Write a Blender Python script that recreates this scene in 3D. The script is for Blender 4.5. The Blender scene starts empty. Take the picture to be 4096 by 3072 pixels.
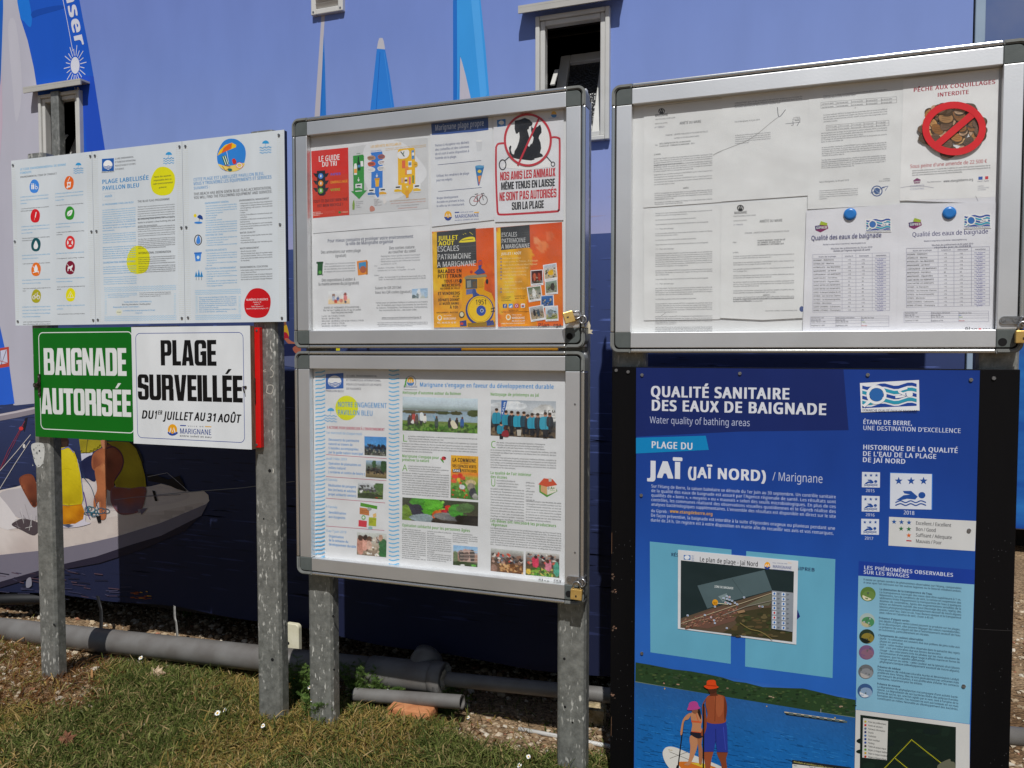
import bpy, bmesh, math, random, os
import numpy as np
from mathutils import Vector, Matrix
R = math.radians
SC = bpy.context.scene
COL = SC.collection

# ------------------------------------------------------------------ camera
FPX, YAW, PITCH = 3123.4, 0.346587, 0.0432          # focal length in photo pixels, pan, tilt
DIST, EYE = 2.18, 1.275                              # metres to the plane of the notice boards, eye height
cam = bpy.data.cameras.new('camera')
cam.sensor_width = 36.0
cam.lens = FPX / 4096 * 36
cam.clip_start, cam.clip_end = 0.05, 600
co = bpy.data.objects.new('camera', cam)
COL.objects.link(co)
co.location = (0, -DIST, EYE)
co.rotation_euler = (math.pi / 2 - PITCH, 0, YAW)
SC.camera = co

# ------------------------------------------------------------------ daylight
SUN_TO = Vector((0.30, -1.0, 1.48)).normalized()     # towards the sun: behind the viewer, high, a little to the right
elev = math.asin(SUN_TO.z)
azim = math.atan2(SUN_TO.x, SUN_TO.y)
W = bpy.data.worlds.new('World'); SC.world = W; W.use_nodes = True
nt = W.node_tree
sky = nt.nodes.new('ShaderNodeTexSky'); sky.sky_type = 'NISHITA'; sky.sun_disc = False
sky.sun_elevation = elev; sky.sun_rotation = azim
nt.links.new(sky.outputs[0], nt.nodes['Background'].inputs[0])
nt.nodes['Background'].inputs[1].default_value = 0.055
sl = bpy.data.lights.new('sun', 'SUN'); sl.energy = 4.6; sl.angle = R(0.5); sl.color = (1.0, 0.985, 0.96)
so = bpy.data.objects.new('sun', sl); COL.objects.link(so)
so.rotation_euler = SUN_TO.to_track_quat('Z', 'Y').to_euler()
so.location = (2, -6, 8)
SC.view_settings.view_transform = 'Standard'; SC.view_settings.look = 'None'
SC.view_settings.exposure = -0.34; SC.view_settings.gamma = 1.0
SC.cycles.max_bounces = 6

# ------------------------------------------------------------------ photo tracing: a photo pixel to a point of a real vertical plane
cyw, syw, cpt, spt = math.cos(YAW), math.sin(YAW), math.cos(PITCH), math.sin(PITCH)
FW = np.array([-syw * cpt, cyw * cpt, -spt]); RT = np.array([cyw, syw, 0.0]); UP = np.cross(RT, FW)
def P(px, py, y=0.0):
    d = FW + (px - 2048) / FPX * RT + (1536 - py) / FPX * UP
    k = (DIST + y) / d[1]
    return d[0] * k, EYE + d[2] * k
def PG(px, py, z=0.0):
    d = FW + (px - 2048) / FPX * RT + (1536 - py) / FPX * UP
    k = (z - EYE) / d[2]
    return d[0] * k, d[1] * k - DIST
def PROJ(X, y, Z):
    v = np.array([X, y + DIST, Z - EYE]); c = v @ FW
    return 2048 + FPX * (v @ RT) / c, 1536 - FPX * (v @ UP) / c

# ------------------------------------------------------------------ materials
def lin(c):
    if isinstance(c, str):
        c = [int(c[i:i + 2], 16) for i in (0, 2, 4)]
    return tuple(((x / 255) / 12.92 if x / 255 <= 0.04045 else ((x / 255 + 0.055) / 1.055) ** 2.4) for x in c)
def N(t, kind, **kw):
    n = t.nodes.new(kind)
    for k, v in kw.items():
        if k in n.inputs: n.inputs[k].default_value = v
        else: setattr(n, k, v)
    return n
def base_mat(name, rough=0.5, metal=0.0, spec=0.5):
    m = bpy.data.materials.new(name); m.use_nodes = True
    b = m.node_tree.nodes['Principled BSDF']
    b.inputs['Roughness'].default_value = rough; b.inputs['Metallic'].default_value = metal
    b.inputs['Specular IOR Level'].default_value = spec
    return m, m.node_tree, b
def noise_mat(name, c1, c2, scale=8, rough=0.5, metal=0.0, bump=0.0, bscale=60, spec=0.5, stretch=(1, 1, 1), c3=None, detail=4, lo=0.35, hi=0.65, rvar=0.0):
    m, t, b = base_mat(name, rough, metal, spec)
    tc = N(t, 'ShaderNodeTexCoord'); mp = N(t, 'ShaderNodeMapping'); mp.inputs['Scale'].default_value = stretch
    t.links.new(tc.outputs['Object'], mp.inputs[0])
    nz = N(t, 'ShaderNodeTexNoise', Scale=scale, Detail=detail); t.links.new(mp.outputs[0], nz.inputs['Vector'])
    r = N(t, 'ShaderNodeValToRGB'); e = r.color_ramp.elements
    e[0].position, e[1].position = lo, hi
    e[0].color = (*lin(c1), 1); e[1].color = (*lin(c2), 1)
    if c3 is not None:
        x = r.color_ramp.elements.new(min(0.98, hi + 0.12)); x.color = (*lin(c3), 1)
    t.links.new(nz.outputs['Fac'], r.inputs[0]); t.links.new(r.outputs[0], b.inputs['Base Color'])
    if rvar:
        mr = N(t, 'ShaderNodeMapRange'); mr.inputs[3].default_value = max(0.05, rough - rvar); mr.inputs[4].default_value = min(1, rough + rvar)
        t.links.new(nz.outputs['Fac'], mr.inputs[0]); t.links.new(mr.outputs[0], b.inputs['Roughness'])
    if bump:
        n2 = N(t, 'ShaderNodeTexNoise', Scale=bscale, Detail=3); t.links.new(mp.outputs[0], n2.inputs['Vector'])
        bp = N(t, 'ShaderNodeBump', Strength=bump, Distance=0.01)
        t.links.new(n2.outputs['Fac'], bp.inputs['Height']); t.links.new(bp.outputs[0], b.inputs['Normal'])
    return m
def print_mat(name, rough, spec, wr_scale, wr_str, dirt=0.08, stretch=(1, 1, 1), grain=0.0):
    """printed sheet: ink colours come from the mesh's own colour attribute, soft creases from a bump"""
    m, t, b = base_mat(name, rough, 0, spec)
    at = N(t, 'ShaderNodeAttribute', attribute_name='Col')
    tc = N(t, 'ShaderNodeTexCoord'); mp = N(t, 'ShaderNodeMapping'); mp.inputs['Scale'].default_value = stretch
    t.links.new(tc.outputs['Object'], mp.inputs[0])
    nz = N(t, 'ShaderNodeTexNoise', Scale=wr_scale * 2.3, Detail=5); t.links.new(mp.outputs[0], nz.inputs['Vector'])
    mr = N(t, 'ShaderNodeMapRange'); mr.inputs[1].default_value = 0.3; mr.inputs[2].default_value = 0.7
    mr.inputs[3].default_value = 1 - dirt; mr.inputs[4].default_value = 1.0
    t.links.new(nz.outputs['Fac'], mr.inputs[0])
    mx = N(t, 'ShaderNodeVectorMath', operation='SCALE')
    t.links.new(at.outputs['Color'], mx.inputs[0]); t.links.new(mr.outputs[0], mx.inputs['Scale'])
    t.links.new(mx.outputs[0], b.inputs['Base Color'])
    n2 = N(t, 'ShaderNodeTexNoise', Scale=wr_scale, Detail=2.5); t.links.new(mp.outputs[0], n2.inputs['Vector'])
    bp = N(t, 'ShaderNodeBump', Strength=wr_str, Distance=0.02)
    t.links.new(n2.outputs['Fac'], bp.inputs['Height']); t.links.new(bp.outputs[0], b.inputs['Normal'])
    return m
M = {}
M['paper'] = print_mat('printed_paper', 0.55, 0.3, 6, 0.45, 0.06)
M['board'] = print_mat('printed_board', 0.38, 0.35, 2.5, 0.05, 0.12, (1.6, 1, .7))
M['blue_board'] = print_mat('printed_blue_board', 0.40, 0.25, 2.5, 0.05, 0.14, (1.5, 1, .8))
M['vinyl'] = print_mat('printed_vinyl', 0.5, 0.2, 2.2, 0.14, 0.07, (1.6, 1, 0.6))
def alu(name, c, rough):
    return noise_mat(name, c, tuple(min(255, x + 10) for x in c), 5, rough, 0.85, 0.02, 200, stretch=(1, 1, 1))
M['alu'] = alu('anodised_aluminium', (220, 221, 222), 0.46)
M['alu_bright'] = alu('bright_aluminium', (200, 200, 198), 0.25)
M['plastic'] = noise_mat('grey_plastic', (118, 120, 117), (128, 130, 127), 30, 0.45, bump=0.05, bscale=300)
M['plastic_dark'] = noise_mat('dark_grey_plastic', (84, 90, 88), (92, 98, 96), 30, 0.42, bump=0.05, bscale=300)
M['black'] = noise_mat('black_rubber', (10, 10, 12), (16, 16, 18), 20, 0.6)
M['hollow'] = noise_mat('dark_hole', (6, 6, 7), (12, 12, 13), 20, 0.9)
M['white'] = noise_mat('white_back_panel', (224, 225, 226), (232, 233, 233), 5, 0.5)
M['steel'] = noise_mat('zinc_steel', (150, 150, 150), (178, 178, 180), 40, 0.32, 0.9, 0.1, 120)
M['rust'] = noise_mat('tarnished_steel', (48, 40, 34), (84, 74, 64), 90, 0.5, 0.6, 0.3, 200)
M['brass'] = noise_mat('brass', (212, 172, 96), (226, 188, 112), 40, 0.34, 0.55, 0.05, 200)
M['screw'] = noise_mat('screw_metal', (120, 120, 122), (170, 170, 172), 300, 0.35, 0.8)
M['pvc'] = noise_mat('grey_pvc', (98, 94, 90), (116, 114, 111), 9, 0.45, detail=9, bump=0.04, bscale=90, c3=(120, 114, 106))
M['pvc_white'] = noise_mat('white_pvc', (196, 195, 190), (208, 207, 203), 9, 0.4)
M['plywood'] = noise_mat('black_plywood', (6, 6, 8), (11, 10, 12), 4, 0.5, spec=0.15, bump=0.12, bscale=40, stretch=(1, 1, 0.15), rvar=0.1)
M['wood'] = noise_mat('weathered_wood', (92, 74, 58), (138, 116, 94), 30, 0.8, stretch=(6, 6, 0.5))
M['dark_side'] = noise_mat('dark_blue_edge', (16, 26, 58), (22, 34, 70), 10, 0.5)
M['red'] = noise_mat('red_paint', (205, 18, 18), (216, 24, 22), 6, 0.35)
M['hood'] = noise_mat('grey_hood', (176, 174, 168), (186, 184, 178), 8, 0.45)
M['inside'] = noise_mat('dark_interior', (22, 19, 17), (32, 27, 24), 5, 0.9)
M['cabin'] = noise_mat('cabin_cladding', (150, 156, 166), (162, 168, 176), 4, 0.5)
M['trim'] = noise_mat('pale_blue_trim', (140, 160, 182), (150, 170, 190), 8, 0.45)
def galv():
    m, t, b = base_mat('galvanised_steel', 0.5, 0.55, 0.5)
    tc = N(t, 'ShaderNodeTexCoord')
    v = N(t, 'ShaderNodeTexNoise', Scale=38, Detail=6, Roughness=0.7); t.links.new(tc.outputs['Object'], v.inputs['Vector'])
    r = N(t, 'ShaderNodeValToRGB'); e = r.color_ramp.elements
    e[0].position, e[1].position = 0.32, 0.7; e[0].color = (*lin((118, 119, 115)), 1); e[1].color = (*lin((164, 165, 160)), 1)
    t.links.new(v.outputs['Fac'], r.inputs[0])
    mp = N(t, 'ShaderNodeMapping'); mp.inputs['Scale'].default_value = (110, 110, 40); t.links.new(tc.outputs['Object'], mp.inputs[0])
    v2 = N(t, 'ShaderNodeTexNoise', Scale=1.0, Detail=2); t.links.new(mp.outputs[0], v2.inputs['Vector'])
    r2 = N(t, 'ShaderNodeValToRGB'); r2.color_ramp.elements[0].position = 0.60; r2.color_ramp.elements[1].position = 0.67
    t.links.new(v2.outputs['Fac'], r2.inputs[0])
    v3 = N(t, 'ShaderNodeTexNoise', Scale=5, Detail=4); t.links.new(tc.outputs['Object'], v3.inputs['Vector'])
    r3 = N(t, 'ShaderNodeValToRGB'); r3.color_ramp.elements[0].position = 0.40; r3.color_ramp.elements[1].position = 0.58
    t.links.new(v3.outputs['Fac'], r3.inputs[0])
    mu = N(t, 'ShaderNodeMath', operation='MULTIPLY'); t.links.new(r2.outputs[0], mu.inputs[0]); t.links.new(r3.outputs[0], mu.inputs[1])
    mx = N(t, 'ShaderNodeMixRGB'); mx.inputs[2].default_value = (*lin((198, 196, 188)), 1)
    t.links.new(mu.outputs[0], mx.inputs[0]); t.links.new(r.outputs[0], mx.inputs[1]); t.links.new(mx.outputs[0], b.inputs['Base Color'])
    inv = N(t, 'ShaderNodeMapRange'); inv.inputs[3].default_value = 0.55; inv.inputs[4].default_value = 0.0
    t.links.new(mu.outputs[0], inv.inputs[0]); t.links.new(inv.outputs[0], b.inputs['Metallic'])
    bp = N(t, 'ShaderNodeBump', Strength=0.25, Distance=0.004); t.links.new(v.outputs['Fac'], bp.inputs['Height']); t.links.new(bp.outputs[0], b.inputs['Normal'])
    return m
M['galv'] = galv()
def pane_mat():
    m = bpy.data.materials.new('acrylic_pane'); m.use_nodes = True; t = m.node_tree
    t.nodes.remove(t.nodes['Principled BSDF'])
    tr = N(t, 'ShaderNodeBsdfTransparent'); tr.inputs[0].default_value = (0.99, 0.992, 0.99, 1)
    gl = N(t, 'ShaderNodeBsdfGlossy', Roughness=0.04)
    tc = N(t, 'ShaderNodeTexCoord'); nz = N(t, 'ShaderNodeTexNoise', Scale=4, Detail=2); t.links.new(tc.outputs['Object'], nz.inputs['Vector'])
    bp = N(t, 'ShaderNodeBump', Strength=0.05, Distance=0.01); t.links.new(nz.outputs['Fac'], bp.inputs['Height']); t.links.new(bp.outputs[0], gl.inputs['Normal'])
    lw = N(t, 'ShaderNodeLayerWeight', Blend=0.25); fr = N(t, 'ShaderNodeMapRange'); fr.inputs[3].default_value = 0.006; fr.inputs[4].default_value = 0.25
    t.links.new(lw.outputs['Facing'], fr.inputs[0]); mx = N(t, 'ShaderNodeMixShader')
    t.links.new(fr.outputs[0], mx.inputs[0]); t.links.new(tr.outputs[0], mx.inputs[1]); t.links.new(gl.outputs[0], mx.inputs[2])
    df = N(t, 'ShaderNodeBsdfDiffuse'); df.inputs[0].default_value = (.75, .75, .74, 1); n3 = N(t, 'ShaderNodeTexNoise', Scale=9, Detail=8, Roughness=.7); t.links.new(tc.outputs['Object'], n3.inputs['Vector'])
    m3 = N(t, 'ShaderNodeMapRange'); m3.inputs[1].default_value = .42; m3.inputs[2].default_value = .75; m3.inputs[3].default_value = .002; m3.inputs[4].default_value = .035
    t.links.new(n3.outputs['Fac'], m3.inputs[0]); mx2 = N(t, 'ShaderNodeMixShader'); t.links.new(m3.outputs[0], mx2.inputs[0]); t.links.new(mx.outputs[0], mx2.inputs[1]); t.links.new(df.outputs[0], mx2.inputs[2])
    t.links.new(mx2.outputs[0], t.nodes['Material Output'].inputs[0])
    return m
M['pane'] = pane_mat()

# ------------------------------------------------------------------ object helpers
def tag(o, label=None, cat=None, group=None, kind=None):
    if label: o['label'] = label
    if cat: o['category'] = cat
    if group: o['group'] = group
    if kind: o['kind'] = kind
    return o
def empty(name, loc, label, cat, group=None):
    o = bpy.data.objects.new(name, None); COL.objects.link(o); o.location = loc; o.empty_display_size = 0.1
    return tag(o, label, cat, group)
def link(name, me, parent=None, loc=None):
    o = bpy.data.objects.new(name, me); COL.objects.link(o)
    if parent is not None:
        o.parent = parent
        if loc is None: o.matrix_parent_inverse = Matrix.Translation(-world_loc(parent))
    if loc is not None: o.location = loc
    return o
def world_loc(o):
    v = o.location.copy()
    if o.parent is not None: v = v + world_loc(o.parent) + o.matrix_parent_inverse.translation
    return v
def bm_obj(name, bm, mat, parent=None, smooth=False, mats=None):
    me = bpy.data.meshes.new(name); bm.normal_update(); bm.to_mesh(me); bm.free()
    for mm in (mats or [mat]): me.materials.append(mm)
    if smooth:
        for p in me.polygons: p.use_smooth = True
    return link(name, me, parent)
def add_box(bm, x0, x1, y0, y1, z0, z1, bevel=0.0, seg=2, mi=0):
    r = bmesh.ops.create_cube(bm, size=1.0)
    vs = r['verts']
    for v in vs:
        v.co = Vector((x0 + (v.co.x + .5) * (x1 - x0), y0 + (v.co.y + .5) * (y1 - y0), z0 + (v.co.z + .5) * (z1 - z0)))
    fs = set(f for v in vs for f in v.link_faces)
    for f in fs: f.material_index = mi
    if bevel:
        es = set(e for v in vs for e in v.link_edges)
        bmesh.ops.bevel(bm, geom=list(es), offset=bevel, segments=seg, affect='EDGES', profile=0.5)
def box(name, x0, x1, y0, y1, z0, z1, mat, parent=None, bevel=0.002, seg=2):
    bm = bmesh.new(); add_box(bm, x0, x1, y0, y1, z0, z1, bevel, seg)
    return bm_obj(name, bm, mat, parent)
def add_prism(bm, pts, y0, y1, mi=0):
    """outline in the x-z plane, extruded from y0 (front) to y1"""
    a = [bm.verts.new((x, y0, z)) for x, z in pts]; b = [bm.verts.new((x, y1, z)) for x, z in pts]
    n = len(pts); fs = []
    fs.append(bm.faces.new(a)); fs.append(bm.faces.new(b[::-1]))
    for i in range(n): fs.append(bm.faces.new((a[i], b[i], b[(i + 1) % n], a[(i + 1) % n])))
    for f in fs: f.material_index = mi
    bmesh.ops.recalc_face_normals(bm, faces=fs)
def add_tube(bm, pts, r, seg=16, caps=True, mi=0):
    pts = [Vector(p) for p in pts]; rings = []; prev = None
    rr = r if isinstance(r, (list, tuple)) else [r] * len(pts)
    for i, p in enumerate(pts):
        d = (pts[min(i + 1, len(pts) - 1)] - pts[max(i - 1, 0)]).normalized()
        if prev is None:
            a = d.orthogonal().normalized()
        else:
            a = (prev - d * prev.dot(d)).normalized()
        prev = a; b = d.cross(a)
        rings.append([bm.verts.new(p + (a * math.cos(t) + b * math.sin(t)) * rr[i]) for t in [2 * math.pi * k / seg for k in range(seg)]])
    for i in range(len(rings) - 1):
        for k in range(seg):
            f = bm.faces.new((rings[i][k], rings[i][(k + 1) % seg], rings[i + 1][(k + 1) % seg], rings[i + 1][k])); f.smooth = True; f.material_index = mi
    if caps:
        f = bm.faces.new(rings[0][::-1]); f.material_index = mi
        f = bm.faces.new(rings[-1]); f.material_index = mi
def add_disc(bm, x, y, z, r, depth=0.002, seg=14, mi=0):
    add_prism(bm, [(x + r * math.cos(2 * math.pi * k / seg), z + r * math.sin(2 * math.pi * k / seg)) for k in range(seg)], y, y + depth, mi)
def studs(name, pts, depth, mat, parent, seg=12):
    """small round parts, each an object of its own: (x, y, z, radius)"""
    for x, y, z, r in pts:
        bm = bmesh.new(); add_disc(bm, x, y, z, r, depth, seg); bm_obj(name, bm, mat, parent)
def rr_pts(x0, x1, z0, z1, r, n=6):
    out = []
    for cx, cz, a0 in ((x1 - r, z1 - r, 0), (x0 + r, z1 - r, 90), (x0 + r, z0 + r, 180), (x1 - r, z0 + r, 270)):
        for k in range(n + 1):
            a = R(a0 + 90 * k / n); out.append((cx + r * math.cos(a), cz + r * math.sin(a)))
    return out

# ------------------------------------------------------------------ lettering: glyph outlines of Blender's own bundled fonts
try:
    FONT = bpy.data.fonts.load(os.path.join(bpy.utils.system_resource('DATAFILES', path='fonts'), 'NotoSansHebrew-Regular.woff2'))
except Exception:
    FONT = None
_g = {}
def _mesh_of(s, res):
    c = bpy.data.curves.new('glyph', 'FONT'); c.body = s; c.resolution_u = res; c.fill_mode = 'FRONT'
    if FONT: c.font = FONT
    o = bpy.data.objects.new('glyph', c); COL.objects.link(o)
    dg = bpy.context.evaluated_depsgraph_get(); e = o.evaluated_get(dg); me = e.to_mesh()
    v = [(q.co.x, q.co.y) for q in me.vertices]; f = [tuple(p.vertices) for p in me.polygons]
    e.to_mesh_clear(); bpy.data.objects.remove(o); bpy.data.curves.remove(c)
    return v, f
_bar = {}
def glyph(ch, res):
    k = (ch, res)
    if ch in 'IÏ':                                       # plain sans capital I without slabs
        v = [(.078, 0), (.152, 0), (.152, .5726), (.078, .5726)]; f = [(0, 1, 2, 3)]
        if ch == 'Ï':
            for cx in (.032, .198):
                n = len(v); v += [(cx + .044 * math.cos(R(45 * i)), .70 + .044 * math.sin(R(45 * i))) for i in range(8)]; f.append(tuple(range(n, n + 8)))
        return v, f, .23
    if k not in _g:
        if res not in _bar:
            v, _ = _mesh_of('||', res); _bar[res] = max(x for x, _ in v)
            v1, _ = _mesh_of('|', res); _bar[(res, 'l')] = max(x for x, _ in v1)
        v, f = ([], []) if ch == ' ' else _mesh_of(ch, res)
        w, _ = _mesh_of('|' + ch + '|', res)
        _g[k] = (v, f, max(x for x, _ in w) - _bar[res])
    return _g[k]
CAP = 0.5726
BOLD = {0: [(0, 0)], 1: [(-.014, 0), (.014, 0)], 2: [(-.029, -.008), (-.01, .009), (.01, -.009), (.029, .008)],
        3: [(a, b) for a in (-.040, -.013, .013, .040) for b in (-.017, .017)],
        4: [(a, b) for a in (-.066, -.038, -.012, .012, .038, .066) for b in (-.025, 0, .025)]}
BW = {0: 0, 1: .014, 2: .029, 3: .040, 4: .066}
BH = {0: 0, 1: 0, 2: .009, 3: .017, 4: .025}
DZ = 0.00016
def rb(x0, x1, z0, z1, tl=0, tr=0, br=0, bl=0):
    o = []
    for cx, cz, r, a0 in ((x1 - tr, z1 - tr, tr, 0), (x0 + tl, z1 - tl, tl, 90), (x0 + bl, z0 + bl, bl, 180), (x1 - br, z0 + br, br, 270)):
        o += [(cx + r * .9 * math.cos(R(a0 + 15 * k)) + (r * .1 if (a0 in (0, 270)) else -r * .1), cz + r * math.sin(R(a0 + 15 * k))) for k in range(7)] if r else [(cx, cz)]
    return o
BASE = {'É': 'E', 'È': 'E', 'Ê': 'E'}
_i, _o = .22, .37                                        # stem edge and slot edge
BLK = {'A': (.62, [[(0, 0), (.16, 1), (.46, 1), (.62, 0), (.39, 0), (.37, .17), (.25, .17), (.23, 0)]], [[(.265, .33), (.355, .33), (.312, .80)]]),
 'B': (.6, [rb(0, .575, .47, 1, 0, .16, .08, 0), rb(0, .6, 0, .54, 0, .08, .17, 0)], [rb(_i, .35, .60, .85, 0, .05, .05, 0), rb(_i, _o, .15, .45, 0, .05, .05, 0)]),
 'D': (.6, [rb(0, .6, 0, 1, 0, .17, .17, 0)], [rb(_i, _o, .16, .84, 0, .06, .06, 0)]),
 'E': (.46, [[(0, 0), (.46, 0), (.46, .17), (_i, .17), (_i, .42), (.43, .42), (.43, .58), (_i, .58), (_i, .83), (.46, .83), (.46, 1), (0, 1)]], []),
 'G': (.6, [rb(0, .6, 0, 1, .17, .17, .17, .17), [(.46, 0), (.6, 0), (.6, .3), (.46, .3)]], [rb(_i, .38, .15, .85, .06, .06, .06, .06), [(.379, .57), (.61, .57), (.61, .67), (.379, .67)]], [[(.30, .41), (.6, .41), (.6, .55), (.30, .55)]]),
 'I': (.225, [[(0, 0), (.225, 0), (.225, 1), (0, 1)]], []), 'L': (.44, [[(0, 0), (.44, 0), (.44, .17), (_i, .17), (_i, 1), (0, 1)]], []),
 'M': (.76, [[(0, 0), (.19, 0), (.19, .62), (.30, 0), (.46, 0), (.57, .62), (.57, 0), (.76, 0), (.76, 1), (.50, 1), (.38, .42), (.26, 1), (0, 1)]], []),
 'N': (.58, [[(0, 0), (.19, 0), (.19, .5), (.38, 0), (.58, 0), (.58, 1), (.39, 1), (.39, .5), (.20, 1), (0, 1)]], []),
 'O': (.6, [rb(0, .6, 0, 1, .17, .17, .17, .17)], [rb(_i, .38, .15, .85, .06, .06, .06, .06)]),
 'P': (.57, [rb(0, .57, .38, 1, 0, .17, .17, 0), [(0, 0), (_i, 0), (_i, .42), (0, .42)]], [rb(_i, .35, .53, .85, 0, .05, .05, 0)]),
 'R': (.6, [rb(0, .58, .42, 1, 0, .16, .12, 0), [(0, 0), (_i, 0), (_i, .47), (0, .47)], rb(_o, .6, 0, .53, 0, .14, 0, 0)], [rb(_i, .355, .57, .85, 0, .05, .05, 0)]),
 'S': (.57, [rb(0, .57, 0, 1, .17, .17, .17, .17)], [[(_i, .66), (.36, .60), (.36, .85), (_i, .85)], [(.355, .63), (.58, .55), (.58, .68), (.355, .68)], [(_i, .15), (.36, .15), (.36, .40), (_i, .46)], [(-.01, .33), (.225, .33), (.225, .44), (-.01, .48)]]),
 'T': (.54, [[(.155, 0), (.385, 0), (.385, .82), (.54, .82), (.54, 1), (0, 1), (0, .82), (.155, .82)]], []),
 'U': (.6, [rb(0, .6, 0, 1, 0, 0, .17, .17)], [rb(_i, .38, .16, 1.01, 0, 0, .06, .06)]),
 'V': (.62, [[(0, 1), (.23, 1), (.31, .32), (.39, 1), (.62, 1), (.46, 0), (.16, 0)]], []),
 'X': (.62, [[(0, 0), (.2, .52), (.02, 1), (.26, 1), (.31, .78), (.37, 1), (.61, 1), (.42, .52), (.62, 0), (.37, 0), (.31, .25), (.24, 0)]], [])}
class Art:
    """printed artwork on one flat sheet; coordinates are typed as photo pixels of a frame (x0, y0, scale)"""
    def __init__(s, y, frame=(0, 0, 1)):
        s.y = y; s.fr = frame; s.V = []; s.F = []; s.C = []; s.boxes = []; s.holes = []; s.gain = 1.0
    def frame(s, *f): s.fr = f
    def q(s, x, y): return P(s.fr[0] + x * s.fr[2], s.fr[1] + y * s.fr[2], s.y)
    def put(s, vs, fs, col, cols=None, sub=0, layer=None):
        if s.holes and cols is None:
            vs, fs = s.cut(vs, fs)
            if not fs: return 1
        xs = [v[0] for v in vs]; zs = [v[1] for v in vs]
        bb = (min(xs), max(xs), min(zs), max(zs))
        if layer is None:
            layer = 1
            for b in s.boxes:
                if b[4] >= layer and b[0] < bb[1] and b[1] > bb[0] and b[2] < bb[3] and b[3] > bb[2]: layer = b[4] + 1
            s.boxes.append((*bb, layer))
        yy = s.y - layer * DZ - sub
        n = len(s.V)
        s.V += [(a, yy, b) for a, b in vs]
        s.F += [tuple(n + i for i in f) for f in fs]
        if cols is None:
            c = (*[min(.9, v * s.gain) for v in lin(col)], 1.0); s.C += [c] * len(vs)
        else: s.C += cols
        return layer
    def cut(s, vs, fs):
        """cut the ink away where the sheet has an opening (x0, x1, z0, z1)"""
        def clip(pl, ax, lim, keep_less):
            o = []
            for i in range(len(pl)):
                a, b = pl[i - 1], pl[i]; ina = (a[ax] <= lim) == keep_less; inb = (b[ax] <= lim) == keep_less
                if ina != inb:
                    t = (lim - a[ax]) / (b[ax] - a[ax]); o.append((a[0] + (b[0] - a[0]) * t, a[1] + (b[1] - a[1]) * t))
                if inb: o.append(b)
            return o
        polys = [[vs[i] for i in f] for f in fs]
        for x0, x1, z0, z1 in s.holes:
            out = []
            for pl in polys:
                if max(q[0] for q in pl) <= x0 or min(q[0] for q in pl) >= x1 or max(q[1] for q in pl) <= z0 or min(q[1] for q in pl) >= z1: out.append(pl); continue
                mid = clip(clip(pl, 0, x0, False), 0, x1, True) if pl else []
                for piece in (clip(pl, 0, x0, True), clip(pl, 0, x1, False), clip(mid, 1, z0, True) if mid else [], clip(mid, 1, z1, False) if mid else []):
                    if len(piece) > 2: out.append(piece)
            polys = out
        V = []; F = []
        for pl in polys: F.append(tuple(range(len(V), len(V) + len(pl)))); V += pl
        return V, F
    def pts(s, pts, col): return s.put(pts, [tuple(range(len(pts)))], col)          # plane coordinates
    def poly(s, px, col, smooth=False):
        if smooth: px = spline(px)
        return s.pts([s.q(*p) for p in px], col)
    def rect(s, x0, y0, x1, y1, col):
        a = s.q(x0, y0); b = s.q(x1, y1); return s.pts([(a[0], a[1]), (b[0], a[1]), (b[0], b[1]), (a[0], b[1])], col)
    def rrect(s, x0, y0, x1, y1, r, col, w=None):
        a = s.q(x0, y0); b = s.q(x1, y1)
        o = rr_pts(a[0], b[0], b[1], a[1], r)
        if w is None: return s.pts(o, col)
        i = rr_pts(a[0] + w, b[0] - w, b[1] + w, a[1] - w, max(r - w, .0005)); n = len(o)
        # ring split in quads; layer box kept off the inside
        s.put(o + i, [(k, (k + 1) % n, n + (k + 1) % n, n + k) for k in range(n)], col, layer=1)
    def ell(s, cx, cy, rx, ry, col, rot=0, n=24, a0=0, a1=360):
        c, d = math.cos(R(rot)), math.sin(R(rot)); o = []
        full = abs(a1 - a0) >= 360
        for k in range(n if full else n + 1):
            t = R(a0 + (a1 - a0) * k / n); x, y = rx * math.cos(t), -ry * math.sin(t)
            o.append(s.q(cx + x * c - y * d, cy + x * d + y * c))
        return s.pts(o, col)
    def shade(s, px, ctrl, step=9, noise=.03, seed=1, smooth=True):
        """tone of a printed photograph inside an outline: colours blended between a few control points (x, y, colour)"""
        if smooth: px = spline(px)
        q = np.array([c[:2] for c in ctrl], float); cc = np.array([lin(c[2]) for c in ctrl]); mean = cc.mean(0)
        s.poly(px, tuple(255 * (12.92 * v if v < .0031308 else 1.055 * v ** (1 / 2.4) - .055) for v in mean))
        P_ = np.array(px); x = np.arange(P_[:, 0].min(), P_[:, 0].max() + step, step); y = np.arange(P_[:, 1].min(), P_[:, 1].max() + step, step); X, Y = np.meshgrid(x, y)
        ins = np.zeros(X.shape, bool); j = len(px) - 1
        for i in range(len(px)):
            if px[i][1] != px[j][1]: ins ^= ((px[i][1] > Y) != (px[j][1] > Y)) & (X < (px[j][0] - px[i][0]) * (Y - px[i][1]) / (px[j][1] - px[i][1]) + px[i][0])
            j = i
        w = 1 / (((X[..., None] - q[:, 0]) ** 2 + (Y[..., None] - q[:, 1]) ** 2) ** 1.1 + 60); col = (w[..., None] * cc).sum(-2) / w.sum(-1)[..., None]
        col *= 1 + noise * np.random.default_rng(seed).normal(size=X.shape)[..., None]; n = X.shape[1]
        pts = [s.q(a, b) for a, b in zip(X.ravel(), Y.ravel())]
        fs = [(r * n + c, r * n + c + 1, (r + 1) * n + c + 1, (r + 1) * n + c) for r in range(X.shape[0] - 1) for c in range(n - 1) if ins[r, c] and ins[r, c + 1] and ins[r + 1, c] and ins[r + 1, c + 1]]
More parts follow.
